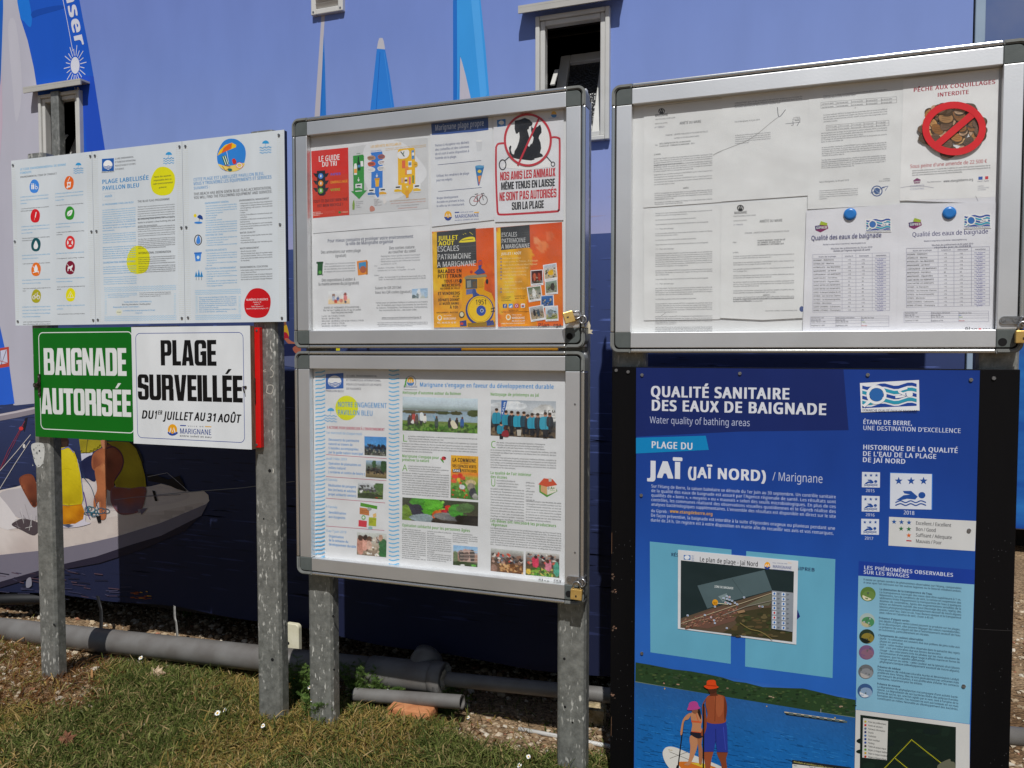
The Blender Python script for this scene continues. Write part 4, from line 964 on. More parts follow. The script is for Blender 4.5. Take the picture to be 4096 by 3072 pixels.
for x, y, c, k in IC:
    blob(A, x, y, 34, 49, c); w_ = 'f0f2f2'
    if k == 'p':
        for dx in (-17, -5): A.ell(x + dx, y - 17, 4, 5, w_); A.poly([(x + dx - 5, y - 10), (x + dx + 5, y - 11), (x + dx + 4, y + 22), (x + dx - 4, y + 22)], w_)
        A.ring(x + 15, y + 10, 10, 12, 4, w_); A.line([(x + 10, y - 16), (x + 11, y + 2), (x + 20, y + 3)], 4, w_)
    elif k == 'b': A.poly([(x - 15, y - 6), (x + 15, y - 9), (x + 10, y + 32), (x - 10, y + 34)], w_); A.line([(x - 8, y - 12), (x + 6, y - 42)], 5, w_); A.ell(x, y + 12, 7, 9, c); A.ell(x - 12, y + 33, 6, 8, w_)
    elif k == 'c': A.line([(x + 8, y - 28), (x, y + 12)], 8, w_); A.line([(x - 2, y + 14), (x - 6, y + 32)], 6, 'e08a7a')
    elif k == 'l': A.poly([(x - 18, y + 18), (x - 14, y - 10), (x + 20, y - 24), (x + 12, y + 12), (x - 8, y + 22)], w_, True); A.line([(x - 22, y + 28), (x + 10, y - 12)], 3, c)
    elif k == 'd': A.poly([(x, y - 30), (x + 16, y + 6), (x + 10, y + 28), (x, y + 32), (x - 12, y + 28), (x - 16, y + 6)], w_, True)
    elif k == 'r':
        A.ring(x, y, 22, 30, 11, w_)
        for t in (45, 135, 225, 315): A.ell(x + 16 * math.cos(R(t)), y + 22 * math.sin(R(t)), 5, 7, c)
    elif k == 'f': A.poly([(x, y - 34), (x + 13, y - 4), (x + 8, y + 16), (x - 10, y + 16), (x - 14, y - 4)], w_, True); A.line([(x - 22, y + 24), (x + 22, y + 14)], 6, w_); A.line([(x - 24, y - 24), (x + 24, y + 30)], 4, w_)
    elif k == 'g': A.poly([(x - 18, y - 6), (x + 6, y - 12), (x + 18, y - 22), (x + 18, y - 6), (x + 10, y + 4), (x + 8, y + 24), (x + 2, y + 24), (x, y + 8), (x - 12, y + 8), (x - 14, y + 26), (x - 20, y + 26)], w_); A.line([(x - 24, y - 28), (x + 24, y + 32)], 4, w_)
    elif k == 'v':
        for dx in (-16, 16): A.ring(x + dx, y + 8, 12, 15, 4, w_)
        A.line([(x - 16, y + 8), (x - 6, y - 16), (x + 12, y - 16), (x, y + 8), (x - 16, y + 8)], 4, w_); A.line([(x + 16, y + 8), (x + 8, y - 26), (x + 16, y - 28)], 4, w_)
    else: A.line([(x, y - 24), (x + 22, y + 20), (x - 22, y + 22)], 5, w_, closed=True); A.line([(x, y - 8), (x, y + 8)], 4, w_); A.ell(x, y + 14, 2, 3, w_)
    fr_, en_ = CAPT[k]; x0 = x - 101
    A.para(x0, y + 84, x0 + 206, 24, 9, fr_, '4fa3d2', 0); A.para(x0 + 3, y + 84 + 24 * len(fr_) + 14, x0 + 208, 17, 8, en_, '33333a', 0)
A.build('code_panel', M['board'], board)
# panel two: the label
A = panel(s1 + .0006, s2 - .0006); dots(A, [s1 + .006 + .006 * k for k in range(4)] + [s2 - .006 - .006 * k for k in range(4)])
flag_logo(A, 752, 158, 88, 92); A.text(750, 263, 843, 12, 'PAVILLON BLEU', INK)
for i, s in enumerate(('LE LABEL ENVIRONNEMENTAL', 'ET TOURISTIQUE INTERNATIONAL', 'POUR LES PLAGES ET LES PORTS', 'DE PLAISANCE')): A.text(848, 163 + i * 26, 848 + (137, 154, 153, 67)[i], 13, s, '3a3a44')
parasol_icon(A, 1244, 128, 46); 
A.text(752, 343, 1098, 34, 'PLAGE LABELLISÉE', '2f86c0', 2); A.text(754, 391, 1028, 34, 'PAVILLON BLEU', '2f86c0', 2)
a = A.q(755, 413); b_ = A.q(847, 460); A.rrect(755, 413, 847, 458, .001, 'b9c4ce', .0007); A.text(772, 443, 829, 17, 'ANNÉE', '3f97cb')
blob(A, 1201, 323, 88, 104, 'd8d412')
for i, (s, x, w_) in enumerate((('Passez des vacances', 1134, 128), ('responsables dans un', 1132, 134), ('cadre environnemental', 1128, 146), ('préservé', 1172, 56))): A.text(x, 297 + i * 26, x + w_, 13, s, '2c3a3a', 1)
A.text(755, 502, 985, 14, 'LE PROGRAMME PAVILLON BLEU', '3f97cb', 1); A.text(1015, 480, 1252, 17, 'THE BLUE FLAG PROGRAMME', INK, 1)
blob(A, 1019, 903, 84, 102, 'd6d216')
LB = ['Le Pavillon Bleu est un label de tourisme', 'durable qui valorise chaque année les communes', 'et ports de plaisance qui mènent de façon', 'permanente une politique de recherche et', 'd\'application durable en faveur de leur', 'environnement et de leur eau de baignade']
def lor(rows, lead, y, x, x2, c, b=0, h=8.5, src=LB, off=0):
    A.para(x, y, x2, lead, h, [src[(i + off) % len(src)] for i in range(rows)], c, b)
EN = ['The Blue Flag is an international environmental and tourism', 'award given to municipalities that makes a special effort to manage', 'environmental water environment and beaches with respect for the', 'environment and nature. To obtain the Blue Flag the municipalities have', 'to fulfil a number of criteria covering environmental management, water', 'quality, waste management and environmental education']
lor(6, 16, 541, 755, 1000, '57a8d6'); A.para(757, 636, 1000, 19, 11, ['En menant ces actions, la collectivité', 'souhaite proposer un site de baignade', 'de qualité, tout en protégeant son', 'environnement.'], '3f97cb', 1)
lor(4, 15, 718, 758, 1002, '57a8d6', off=2); lor(1, 15, 780, 758, 1003, '57a8d6', off=1); lor(6, 16, 815, 758, 1003, '57a8d6', off=3)
A.text(760, 930, 1000, 14, 'COORDINATION INTERNATIONALE', '3f97cb', 1); lor(4, 16, 960, 762, 1006, '57a8d6', off=0); lor(4, 16, 1037, 764, 1008, '57a8d6', off=2)
lor(6, 17, 517, 1015, 1288, '3c3c44', src=EN); A.para(1016, 608, 1290, 26, 13, ['By conducting those actions, the municipality', 'wants to propose a clean bathing site and', 'protect the environment.'], INK, 1)
lor(3, 15, 668, 1016, 1290, '3c3c44', src=EN, off=2); lor(2, 15, 716, 1017, 1291, '3c3c44', src=EN, off=1); lor(6, 13, 755, 1018, 1292, '3c3c44', src=EN, off=0)
A.text(1020, 861, 1262, 17, 'INTERNATIONAL COORDINATION', INK, 1); lor(4, 15, 890, 1020, 1293, '3c3c44', src=EN, off=3); lor(4, 14, 955, 1022, 1294, '3c3c44', src=EN, off=1)
def wavebox(x0, y0, x1, y1):
    A.waves(x0, y0, x1, 26, 4, 2.2, '6fb4dc', 13, 3); A.waves(x0 + 3, y1 - 26, x1 + 3, 26, 4, 2.2, '6fb4dc', 13, 3)
    for k in range(14):
        y = y0 + 44 + k * (y1 - y0 - 80) / 14
        for xx in (x0 + 4, x1 - 16): A.line([(xx, y), (xx + 5, y - 3), (xx + 10, y + 1), (xx + 16, y - 3)], 2, '8cc4e2')
wavebox(768, 1110, 1298, 1350)
A.para(795, 1158, 1010, 12, 8, ['Si vous souhaitez obtenir plus d\'informations sur le Pavillon', 'Bleu, ou si vous constatez un problème, contactez', 'ces sites ou la personne responsable du site'], '6aaed8'); A.para(1028, 1150, 1260, 13, 8, ['If you want more information about the Blue Flag Programme,', 'or if you notice any problem, please visit those websites or', 'contact the person in charge of the site.'], '4a4a52')
A.text(915, 1218, 1117, 11, 'Pavillon Bleu France : pavillonbleu.org', '3f97cb', 1); A.text(900, 1237, 1110, 11, 'Blue Flag International : blueflag.global', INK, 1); A.text(835, 1256, 1028, 11, 'Responsable du site / Local contact :', '3f97cb', 1)
A.text(907, 1282, 1145, 11, 'Le Pavillon Bleu est un programme de Teragir', '3f97cb', 1); A.text(998, 1298, 1050, 10, 'teragir.org', '3f97cb', 1); A.ell(878, 1288, 22, 22, 'd6d8c4'); A.text(862, 1291, 894, 8, 'teragir', '55583a', 1)
A.build('label_panel', M['board'], board)
# panel three: services
A = panel(s2 + .0006, bx1_); dots(A, [s2 + .006 + .006 * k for k in range(4)] + [bx1_ - .008 - .006 * k for k in range(4)])
blob(A, 1706, 132, 104, 120, '2f7fd0'); A.poly([(1610, 195), (1660, 210), (1720, 205), (1800, 188), (1790, 220), (1740, 248), (1680, 250), (1630, 225)], 'e2c96a', True)
A.poly([(1602, 135), (1620, 95), (1660, 55), (1710, 38), (1742, 55), (1740, 72), (1690, 92), (1640, 112)], 'e8b81c'); A.poly([(1634, 116), (1650, 78), (1688, 48), (1712, 42), (1705, 80), (1675, 98)], 'dc5f1e'); A.line([(1672, 100), (1690, 205)], 4, 'd8dbe0')
A.poly([(1635, 140), (1668, 130), (1690, 195), (1658, 205)], '1f6b46'); A.line([(1645, 140), (1668, 202)], 6, 'e8ece8'); A.line([(1660, 134), (1682, 198)], 6, 'e8ece8'); A.line([(1640, 210), (1665, 245), (1700, 215), (1658, 205)], 4, 'a8502c')
A.poly([(1712, 165), (1728, 155), (1742, 172), (1740, 190), (1722, 196)], 'c83028', True); A.ring(1767, 206, 26, 22, 11, 'd84832'); A.ring(1767, 206, 24, 20, 7, 'ece4dc', 8); A.ell(1697, 238, 16, 10, '1f6b6a')
parasol_icon(A, 1958, 45, 50)
A.text(1427, 323, 1948, 25, 'CETTE PLAGE EST LABELLISÉE PAVILLON BLEU,', '2f86c0', 1); A.text(1427, 353, 2003, 25, 'VOUS Y TROUVEREZ LES ÉQUIPEMENTS ET SERVICES', '2f86c0', 1); A.text(1428, 384, 1547, 22, 'SUIVANTS :', '2f86c0', 1)
A.text(1428, 428, 2003, 22, 'THIS BEACH HAS BEEN GIVEN BLUE FLAG ACCREDITATION,', INK, 1); A.text(1429, 455, 2006, 22, 'YOU WILL FIND THE FOLLOWING EQUIPMENT AND SERVICES:', INK, 1)
for y, t1, L1, y2, t2, L2 in ((492, 'ENVIRONNEMENT GÉNÉRAL', ['• Des informations sur le label Pavillon Bleu', '• Une zone de baignade surveillée ou des', '  équipements de secours adaptés (bouées et', '  poste d\'appel d\'urgence)', '• Un plan de plage', '• Des sanitaires', '• Un zonage des activités', '• L\'interdiction des animaux au minimum pendant', '  les horaires de surveillance de la baignade', '• Au moins une plage labellisée de la commune', '  doit être accessible pour les personnes à', '  mobilité réduite (accès plage et sanitaires)'], 472, 'ENVIRONMENTAL MANAGEMENT', ['• Information about the Blue Flag programme', '• Lifeguards or adapted lifesaving equipment', '  (emergency call station, first aid kit)', '• A beach map', '• Toilets', '• Zoning of the different recreational areas and', '  activities', '• Prohibition of domestic animals (at least during', '  bathing hours)', '• At least one Blue Flag beach in each municipality', '  has access and facilities provided for the', '  physically disabled']),
    (727, 'GESTION DE L\'EAU', ['• Les résultats des dernières analyses de', '  baignade de moins de 31 jours', '• Un point d\'eau potable', '• L\'absence de rejets polluants à proximité'], 710, 'WATER QUALITY', ['• The last bathing water quality results (not older', '  than 31 days)', '• A drinking water tap', '• No pollution discharges near the bathing area']),
    (840, 'GESTION DES DÉCHETS', ['• Des poubelles pour les ordures ménagères', '• Des poubelles pour la collecte d\'au moins 3', '  types de déchets recyclables sur la plage (ou à', '  moins de 100 m)', '• Des consignes de tri claires et compréhensibles', '  par tous'], 825, 'WASTE MANAGEMENT', ['• Bins for domestic waste', '• Bins for at least three types of recyclable waste', '  on the beach (within 100 m of the beach)', '• Clear and understandable sorting instructions', '  for everybody']),
    (974, 'ÉDUCATION À L\'ENVIRONNEMENT', ['• Des informations sur les espaces naturels', '  proches, sur la faune et la flore', '• L\'affichage du Code environnemental de bonne', '  conduite', '• L\'affichage de 5 activités d\'éducation à', '  l\'environnement que le gestionnaire du site', '  s\'est engagé à réaliser'], 964, 'ENVIRONMENTAL EDUCATION', ['• Information about nearby natural sensitive', '  areas, fauna and flora', '• An environmental code of conduct displayed', '• 5 environmental education activities, planned', '  and carried out by the beach manager displayed'])):
    A.text(1510 + (y > 600) * 5, y, 1510 + 11.5 * len(t1) * .74, 14, t1, '3f97cb', 1); A.para(1512 + (y > 600) * 6, y + 20, 1748, 17.5, 9.5, L1, '4a9fd0'); A.text(1763 + (y > 600) * 6, y2, 1763 + 11.8 * len(t2) * .78, 14.5, t2, INK, 1); A.para(1766 + (y > 600) * 5, y2 + 20, 2008, 17, 10, L2, '33333a')
A.ell(1439, 576, 11, 13, 'e0cc28'); A.poly([(1456, 590), (1470, 570), (1490, 580), (1494, 605)], '1b3f86', True); A.line([(1474, 590), (1466, 628)], 3, '222'*2); A.ell(1463, 628, 30, 8, '2f7fd0')
A.ring(1461, 756, 29, 40, 6, '1d1d24'); A.poly([(1464, 722), (1478, 762), (1470, 782), (1452, 782), (1448, 762)], '3f83d6', True)
A.poly([(1435, 855), (1484, 850), (1478, 910), (1442, 914)], '3f83d6'); A.rect(1432, 848, 1488, 856, '2f6fc0'); A.ell(1461, 884, 10, 13, 'cfe0f2')
for dx in (0, 20, 40): A.poly([(1436 + dx, 1028), (1446 + dx, 985 - (dx == 20) * 14), (1458 + dx, 1026)], '2f8fcf'); A.line([(1447 + dx, 1000), (1447 + dx, 1052)], 3, '1d1d24')
wavebox(1438, 1130, 1775, 1340)
A.para(1468, 1185, 1744, 15, 10, ['Dans le cadre de la labellisation Pavillon Bleu, la commune', 's\'engage également à respecter un certain nombre', 'de critères sur l\'ensemble de son territoire, en vue', 'd\'atteindre des niveaux d\'excellence en matière de qualité', 'de l\'eau, de management environnemental, d\'éducation à', 'l\'environnement et de sécurité.', 'Pour consulter tous les critères de labellisation, rendez-', 'vous sur le site internet : pavillonbleu.org'], '3f97cb', 1)
blob(A, 1898, 1222, 96, 108, 'c2141c'); A.text(1816, 1204, 1978, 16, 'NUMÉROS D\'URGENCE', 'f2e8e8', 1)
for i, (s, x, x2) in enumerate((('Pompiers 18', 1866, 1926), ('Samu 15', 1876, 1918), ('Police Secours 17', 1854, 1940), ('Numéro d\'urgence européen 112', 1818, 1978))): A.text(x, 1219 + i * 16, x2, 9.5, s, 'f0dede', 1)
A.build('services_panel', M['board'], board)
for x, y in ((98, 204), (668, 137), (702, 134), (1326, 67), (1369, 64), (2058, -18), (112, 766), (677, 693), (714, 690), (1340, 664), (1376, 661), (2067, 640), (134, 1355), (690, 1346), (724, 1343), (1343, 1331), (1389, 1327), (2081, 1330)):
    a, b_ = P(x * .5425, 550 + y * .5425, -.003); studs('screw', [(a, -.0062, b_, .0042)], .003, M['screw'], board)

# ================================================================== BATHING SIGNS
gx0, gx1 = P(262 * .5425, 1250 + 500 * .5425)[0], P(1003 * .5425, 1250 + 500 * .5425)[0]
gz1, gz0 = P(620 * .5425, 1250 + 112 * .5425)[1], P(640 * .5425, 1250 + 932 * .5425)[1]
A = Art(-.006, FF3); A.slab([(gx0, gz1), (gx1, gz1), (gx1, gz0), (gx0, gz0)], '046c14', .0175, '0a4a14')
A.rrect(282, 146, 992, 893, .022, 'e9ece9', .0032)
A.block(326, 459, 934, 196, 'BAIGNADE', 'e6e8e6', '046c14', .035); A.block(306, 746, 968, 190, 'AUTORISÉE', 'e6e8e6', '046c14', .035)
sign = tag(A.build('bathing_sign', M['board']), 'green sign with big white letters allowing bathing, below the three-panel board', 'sign')
def dead_latch(px, py, w, h, sign):
    x, z = P(px * .5425, 1250 + py * .5425)
    bm = bmesh.new(); add_prism(bm, rr_pts(x - .006, x + .006, z - h / 2, z + h / 2, .005), -.0105, -.0065); add_prism(bm, rr_pts(x - w, x + .005, z - .008, z + .008, .006), -.0142, -.0108)
    add_tube(bm, [(x, -.014, z + .014), (x + .003, -.021, z + .006), (x, -.014, z - .002)], .0025, 8)
    hp = bm_obj('hasp', bm, M['rust'], sign)
    studs('screw', [(x + dx, yy, z + dz, .0034) for dx, dz, yy in ((0, h * .38, -.0118), (0, -h * .38, -.0118), (-w * .75, 0, -.0155))], .0012, M['screw'], hp)
dead_latch(305, 535, .026, .085, sign)
wx0, wx1 = P(976 * .5425, 1250 + 500 * .5425, -.028)[0], P(1849 * .5425, 1250 + 500 * .5425, -.028)[0]
wz1, wz0 = P(1500 * .5425, 1250 + 101 * .5425, -.028)[1], P(1500 * .5425, 1250 + 992 * .5425, -.028)[1]
red = box('bathing_sign', wx0 + .03, P(1925 * .5425, 1250 + 500 * .5425, .0)[0], -.005, .0105, wz0 + .004, wz1 - .006, M['red'], None, .001)
tag(red, 'red board edge showing behind the hinged white sign', 'sign')
for y in (132, 975): a, b_ = P(1893 * .5425, 1250 + y * .5425, -.005); studs('screw', [(a, -.0066, b_, .004)], .0015, M['screw'], red)
x, z = P(1880 * .5425, 1250 + 590 * .5425, -.005); bm = bmesh.new(); add_prism(bm, rr_pts(x - .006, x + .004, z - .04, z + .05, .004), -.0085, -.0055); bm_obj('hasp', bm, M['rust'], red)
A = Art(-.028, FF3); A.slab([(wx0, wz1), (wx1, wz1), (wx1, wz0), (wx0, wz0)], 'e3e6e8', .0012, 'b8b4ae')
A.rrect(998, 152, 1806, 962, .020, '27449a', .0020)
A.block(1187, 390, 1597, 186, 'PLAGE', '0b0b0e', 'e3e6e8', .04); A.block(1018, 643, 1790, 188, 'SURVEILLÉE', '0b0b0e', 'e3e6e8', .035)
A.text(1040, 782, 1132, 68, 'DU', '0c0c10', 3, .2); A.text(1133, 785, 1160, 68, '1', '0c0c10', 3, .2); A.text(1162, 752, 1196, 34, 'ER', '0c0c10', 3, .2); A.text(1206, 790, 1418, 68, 'JUILLET', '0c0c10', 3, .2); A.text(1430, 797, 1512, 68, 'AU', '0c0c10', 3, .2); A.text(1522, 803, 1598, 68, '31', '0c0c10', 3, .2); A.text(1604, 808, 1772, 68, 'AOÛT', '0c0c10', 3, .2)
A.ell(1272, 865, 34, 42, 'eba71e', n=32); A.poly([(1236, 885), (1255, 880), (1272, 895), (1290, 880), (1312, 886), (1295, 902), (1272, 908), (1250, 902)], '23469c', True); A.line([(1252, 888), (1262, 850), (1272, 880), (1282, 850), (1292, 888)], 8, 'f2f2ee')
A.rect(1328, 829, 1372, 838, '27449a'); A.rect(1512, 838, 1559, 846, 'e0a81e'); A.text(1384, 841, 1502, 9, 'V I L L E   D E', '2a2a34', 1)
A.text(1325, 892, 1560, 42, 'MARIGNANE', '27448e', 1); A.text(1325, 915, 1560, 15, 'entre soleil et eau', '33333c')
ws = A.build('bathing_sign', M['board'])
tag(ws, 'white sign announcing a supervised beach in thick black letters', 'sign')
box('core', wx0 + .0002, wx1 - .0002, -.0266, -.0062, wz0 + .0002, wz1 - .0002, M['wood'], ws, 0)
x, z = P(1812 * .5425, 1250 + 560 * .5425, -.028); bm = bmesh.new(); add_tube(bm, [(x - .003, -.0285, z + .006), (x, -.042, z + .007), (x + .002, -.043, z - .002), (x, -.036, z - .014)], .0018, 8); add_disc(bm, x, -.0305, z + .004, .005, .002); bm_obj('latch_hook', bm, M['rust'], ws)
box('hinge_bar', gx1 - .012, wx0 + .18, -.0005, .0105, wz1 - .004, wz1 + .004, M['rust'], ws, .001)
# ================================================================== PAPERS IN THE UPPER CASE
CP = CASE_PAPER
GRN = '3a3a40'
def paper(frame, quad, col='e6e7ea', y=CP): A = Art(y, frame); A.sheet(quad, col, .0004); A.gain = 1.22; return A
# sorting guide
A = paper(FM1, [(148, 392), (500, 350), (890, 318), (896, 868), (515, 893), (160, 922)], y=CP)
A.poly([(150, 402), (384, 379), (391, 806), (161, 826)], 'c8281c'); A.poly([(155, 560), (387, 545), (391, 806), (161, 826)], 'c43418')
A.poly([(384, 379), (495, 362), (520, 352), (600, 345), (700, 330), (886, 318), (890, 764), (391, 806)], 'c3c4c6')
A.poly([(500, 360), (700, 340), (800, 420), (880, 560), (700, 700), (560, 700), (480, 560)], 'd3d4d7', True)
A.text(196, 470, 331, 39, 'LE GUIDE', 'f0eae6', 2); A.text(217, 502, 314, 33, 'DU TRI', 'f0eae6', 2)
A.poly([(185, 528), (238, 524), (242, 672), (228, 684), (205, 684), (192, 672)], '1a1a20')
for k, (c, n_) in enumerate((('3a78c8', 0), ('e08a20', 1), ('6aa83a', 2))):
    yy = 560 + k * 46; A.poly([(163, yy - 18), (188, yy - 16), (190, yy + 10), (178, yy + 6)], '1a1a20'); A.poly([(262, yy - 20), (238, yy - 16), (238, yy + 8), (250, yy + 4)], '1a1a20'); A.ell(211, yy, 16, 18, c); A.rect(207, yy - 8, 216, yy + 7, 'f0efe8')
A.text(272, 558, 336, 17, 'PAPIER', '3a5ac0', 2); A.text(272, 608, 382, 18, 'EMBALLAGE', 'e8971e', 2); A.text(272, 656, 335, 17, 'VERRE', '8fae34', 2)
A.text(163, 730, 382, 19, 'TOUT CE QUI EST BIEN TRIÉ', '3a1c20', 2); A.text(189, 757, 352, 18, 'EST BIEN RECYCLÉ !', '3a1c20', 2)
for i, s in enumerate(('MÉTROPOLE', 'AIX-MARSEILLE', 'PROVENCE')): A.text(162, 794 + i * 9, 162 + (48, 62, 42)[i], 7, s, 'e8d0c8', 1)
A.para(232, 786, 300, 8, 5, ['Ce guide pratique du tri', 'est disponible en mairie', 'et en ligne'], 'd86a5a'); A.ell(330, 789, 8, 8, '3c7a3a'); A.text(342, 792, 383, 9, 'ECO EMBALLAGES', 'd8c8a8', 1)
A.poly([(414, 432), (480, 424), (484, 436), (485, 650), (503, 650), (453, 706), (402, 656), (418, 655), (415, 440)], '2f8a36')
A.text(436, 422, 462, 7, 'VERRE', '3c7a3a', 1); A.poly([(446, 436), (452, 435), (454, 470), (462, 480), (462, 524), (444, 526), (442, 482)], '16381e'); A.rect(445, 490, 461, 505, '4a86b0'); A.poly([(424, 482), (436, 480), (441, 500), (440, 552), (422, 553), (420, 505)], 'e8e6dc'); A.rect(422, 515, 440, 540, 'e09a3a'); A.poly([(462, 466), (479, 465), (481, 498), (464, 500)], 'ece9e4')
def arrow(x, y0, y1, c='eef0ee', w=4, hw=8): A.line([(x, y0), (x, y1)], w, c); A.poly([(x - hw, y1 - 6), (x + hw, y1 - 6), (x, y1 + 8)], c)
def bin_(x, y, w, h, c): A.poly([(x, y), (x + w, y - 4), (x + w, y + h - 4), (x, y + h)], 'd4d6d8'); A.poly([(x, y + h * .55), (x + w * .5, y + h * .45), (x + w, y + h * .6), (x + w, y + h * .8), (x, y + h * .85)], c); A.rect(x + w * .2, y + h * .15, x + w * .8, y + h * .28, '26282c')
arrow(450, 568, 588); bin_(430, 610, 42, 50, '2f8a36'); A.poly([(415, 720), (422, 708), (426, 740), (424, 772), (412, 773), (411, 742)], '7a9a3a'); A.para(432, 726, 478, 12, 6, ['Une bouteille', 'en verre se', 'recycle', 'à l\'infini'], '5a5a5e')
A.text(526, 383, 720, 17, 'LES DÉCHETS RECYCLABLES', 'd8a838', 2); A.para(620, 390, 876, 10, 6, ['À déposer dans les bacs ou colonnes jaunes', 'tous les emballages et tous les papiers'], 'c9a04a', 1); A.text(526, 407, 594, 8, 'TOUS LES PAPIERS', '4a78b8', 1)
A.poly([(526, 412), (598, 404), (602, 420), (602, 640), (612, 640), (572, 698), (530, 642), (532, 430)], '2b74c8')
for x, y, w_, c1, c2 in ((506, 436, 50, 'b08a72', '6a4a3c'), (572, 428, 44, 'a05a48', '3c4a78'), (508, 474, 48, 'c85a3a', '4a4246'), (574, 464, 46, 'd8d8dc', '8a5a4a'), (504, 510, 50, 'e4e6e8', 'b8bcc4'), (570, 502, 46, 'd8d4d0', '8a929e')):
    A.poly([(x, y + 4), (x + w_ * .6, y - 6), (x + w_, y + 4), (x + w_ * .9, y + 20), (x + w_ * .2, y + 24)], c1, True); A.line([(x + 4, y + 8), (x + w_ - 8, y + 4)], 4, c2); A.line([(x + 8, y + 16), (x + w_ - 10, y + 12)], 3, c2)
arrow(566, 544, 562); A.poly([(554, 580), (582, 576), (578, 626), (558, 628)], 'e0a818'); A.rect(552, 574, 584, 582, 'c89010'); bin_(508, 640, 46, 48, '4a72a8'); bin_(580, 636, 46, 48, 'd8a020')
A.poly([(698, 400), (706, 390), (800, 380), (806, 392), (808, 610), (790, 650), (756, 690), (706, 650), (700, 610)], 'e6ae12'); A.poly([(700, 410), (760, 394), (770, 420), (752, 446), (704, 448)], 'ececea', True); A.line([(716, 405), (740, 436)], 6, '2a2a2e'); A.line([(738, 404), (730, 428)], 5, '3a6a4a')
A.poly([(784, 400), (800, 394), (804, 450), (786, 456)], '5a8ab8'); A.rect(788, 412, 802, 430, 'e6e8ea')
for x, y, w_, h_, c in ((724, 462, 22, 48, 'd8643a'), (764, 466, 22, 36, 'e6e2da'), (766, 474, 18, 18, '6a8ab0'), (744, 500, 22, 50, 'dc8a3c'), (756, 524, 30, 22, 'e4dcd2'), (720, 572, 14, 30, 'c8a088'), (742, 570, 16, 34, 'dfe1e4'), (742, 582, 16, 12, '5a3a4a'), (768, 566, 12, 46, 'd06a8a'), (790, 556, 9, 48, '3f7a3a')): A.rect(x, y, x + w_, y + h_, c)
A.ring(808, 486, 17, 19, 3, 'e0b848'); A.ell(808, 486, 13, 15, 'd8a428'); A.text(799, 490, 818, 6, 'TRI', '4a3a18', 1)
bin_(676, 620, 46, 48, 'e0b418'); bin_(796, 612, 46, 52, 'd8b030'); arrow(758, 622, 630, 'f2e6b8'); A.poly([(744, 652), (770, 648), (766, 696), (750, 698)], 'd89a10')
A.para(548, 712, 596, 9, 6, ['Avec 1 tonne', 'de papier', 'on peut fabriquer', '900 kg de', 'papier recyclé'], '6a5a5e'); A.poly([(602, 700), (618, 690), (628, 726), (610, 738)], 'd6d2d0'); A.poly([(520, 764), (530, 748), (548, 756), (552, 776), (526, 784)], 'b87a6a', True)
for i, s in enumerate(('Avec 12 boîtes de conserve recyclées on fabrique 1 autocuiseur', 'Avec 27 bouteilles en plastique recyclées on fabrique 1 pull', 'Avec 1 tonne de briques alimentaires', 'on fabrique 6 km d\'essuie-tout recyclé')): A.text((648, 654, 690, 700)[i], 722 + i * 15, (876, 872, 830, 820)[i], 7, s, ('a8763a', 'b86a4a', '6a6a70', 'b04a3a')[i])
tag(A.build('poster', M['paper']), 'wrinkled red and grey waste sorting poster with three big arrows', 'poster', 'posters in the upper display case')
# clean beach sheet
A = paper(FM1, [(902, 236), (1294, 178), (1306, 836), (912, 880)], 'e4e6ea', y=CP - .0006)
A.poly([(908, 224), (1268, 184), (1270, 268), (1180, 280), (1100, 286), (1000, 296), (912, 300)], '33508f')
A.text(932, 274, 1242, 40, 'Marignane plage propre', 'b9c2d6', 2)
A.para(933, 374, 1148, 27, 16, ['Pensez à récupérer vos déchets', 'des corbeilles et des colonnes', 'de tri sont à votre disposition à', 'l\'entrée de la plage.'], '3c4a78', 1)
A.poly([(1190, 340), (1232, 335), (1226, 400), (1198, 404)], 'c6c8cc'); A.ell(1211, 338, 21, 6, 'eceef0'); A.line([(950, 489), (1224, 461)], 3, '32416c')
A.para(941, 566, 1148, 28, 16, ['Utilisez les cendriers de plage', 'pour vos mégots'], '3c4a78', 1); A.poly([(1186, 500), (1240, 492), (1242, 506), (1212, 620), (1204, 620)], '2f72a8'); A.ell(1214, 500, 28, 9, '5a9ac4'); A.poly([(1202, 560), (1226, 556), (1216, 596), (1208, 598)], 'd88a3a'); A.ell(1214, 530, 12, 10, 'e0c03a'); A.poly([(1207, 600), (1216, 598), (1211, 620)], 'c04030')
A.line([(953, 657), (1227, 632)], 3, '32416c'); A.para(943, 706, 1120, 25, 15, ['Bougez développement', 'durable en prenant le bus,', 'le vélo ou en covoiturant.'], '3c4a78', 1)
for x in (1176, 1238): A.ring(x, 718 - (x > 1200) * 6, 27, 31, 4, '3a3034')
A.line([(1176, 718), (1198, 682), (1234, 676), (1206, 720), (1176, 718)], 4, 'b04048'); A.line([(1198, 682), (1206, 720)], 4, '4a3a3e'); A.line([(1238, 712), (1230, 676), (1224, 672), (1240, 668), (1244, 676)], 4, '2e2a30'); A.line([(1184, 676), (1204, 672)], 5, '2e2a30')
town_logo(A, 992, 780, 218)
tag(A.build('poster', M['paper']), 'white clean-beach sheet with blue title strip and a bicycle drawing', 'poster', 'posters in the upper display case')
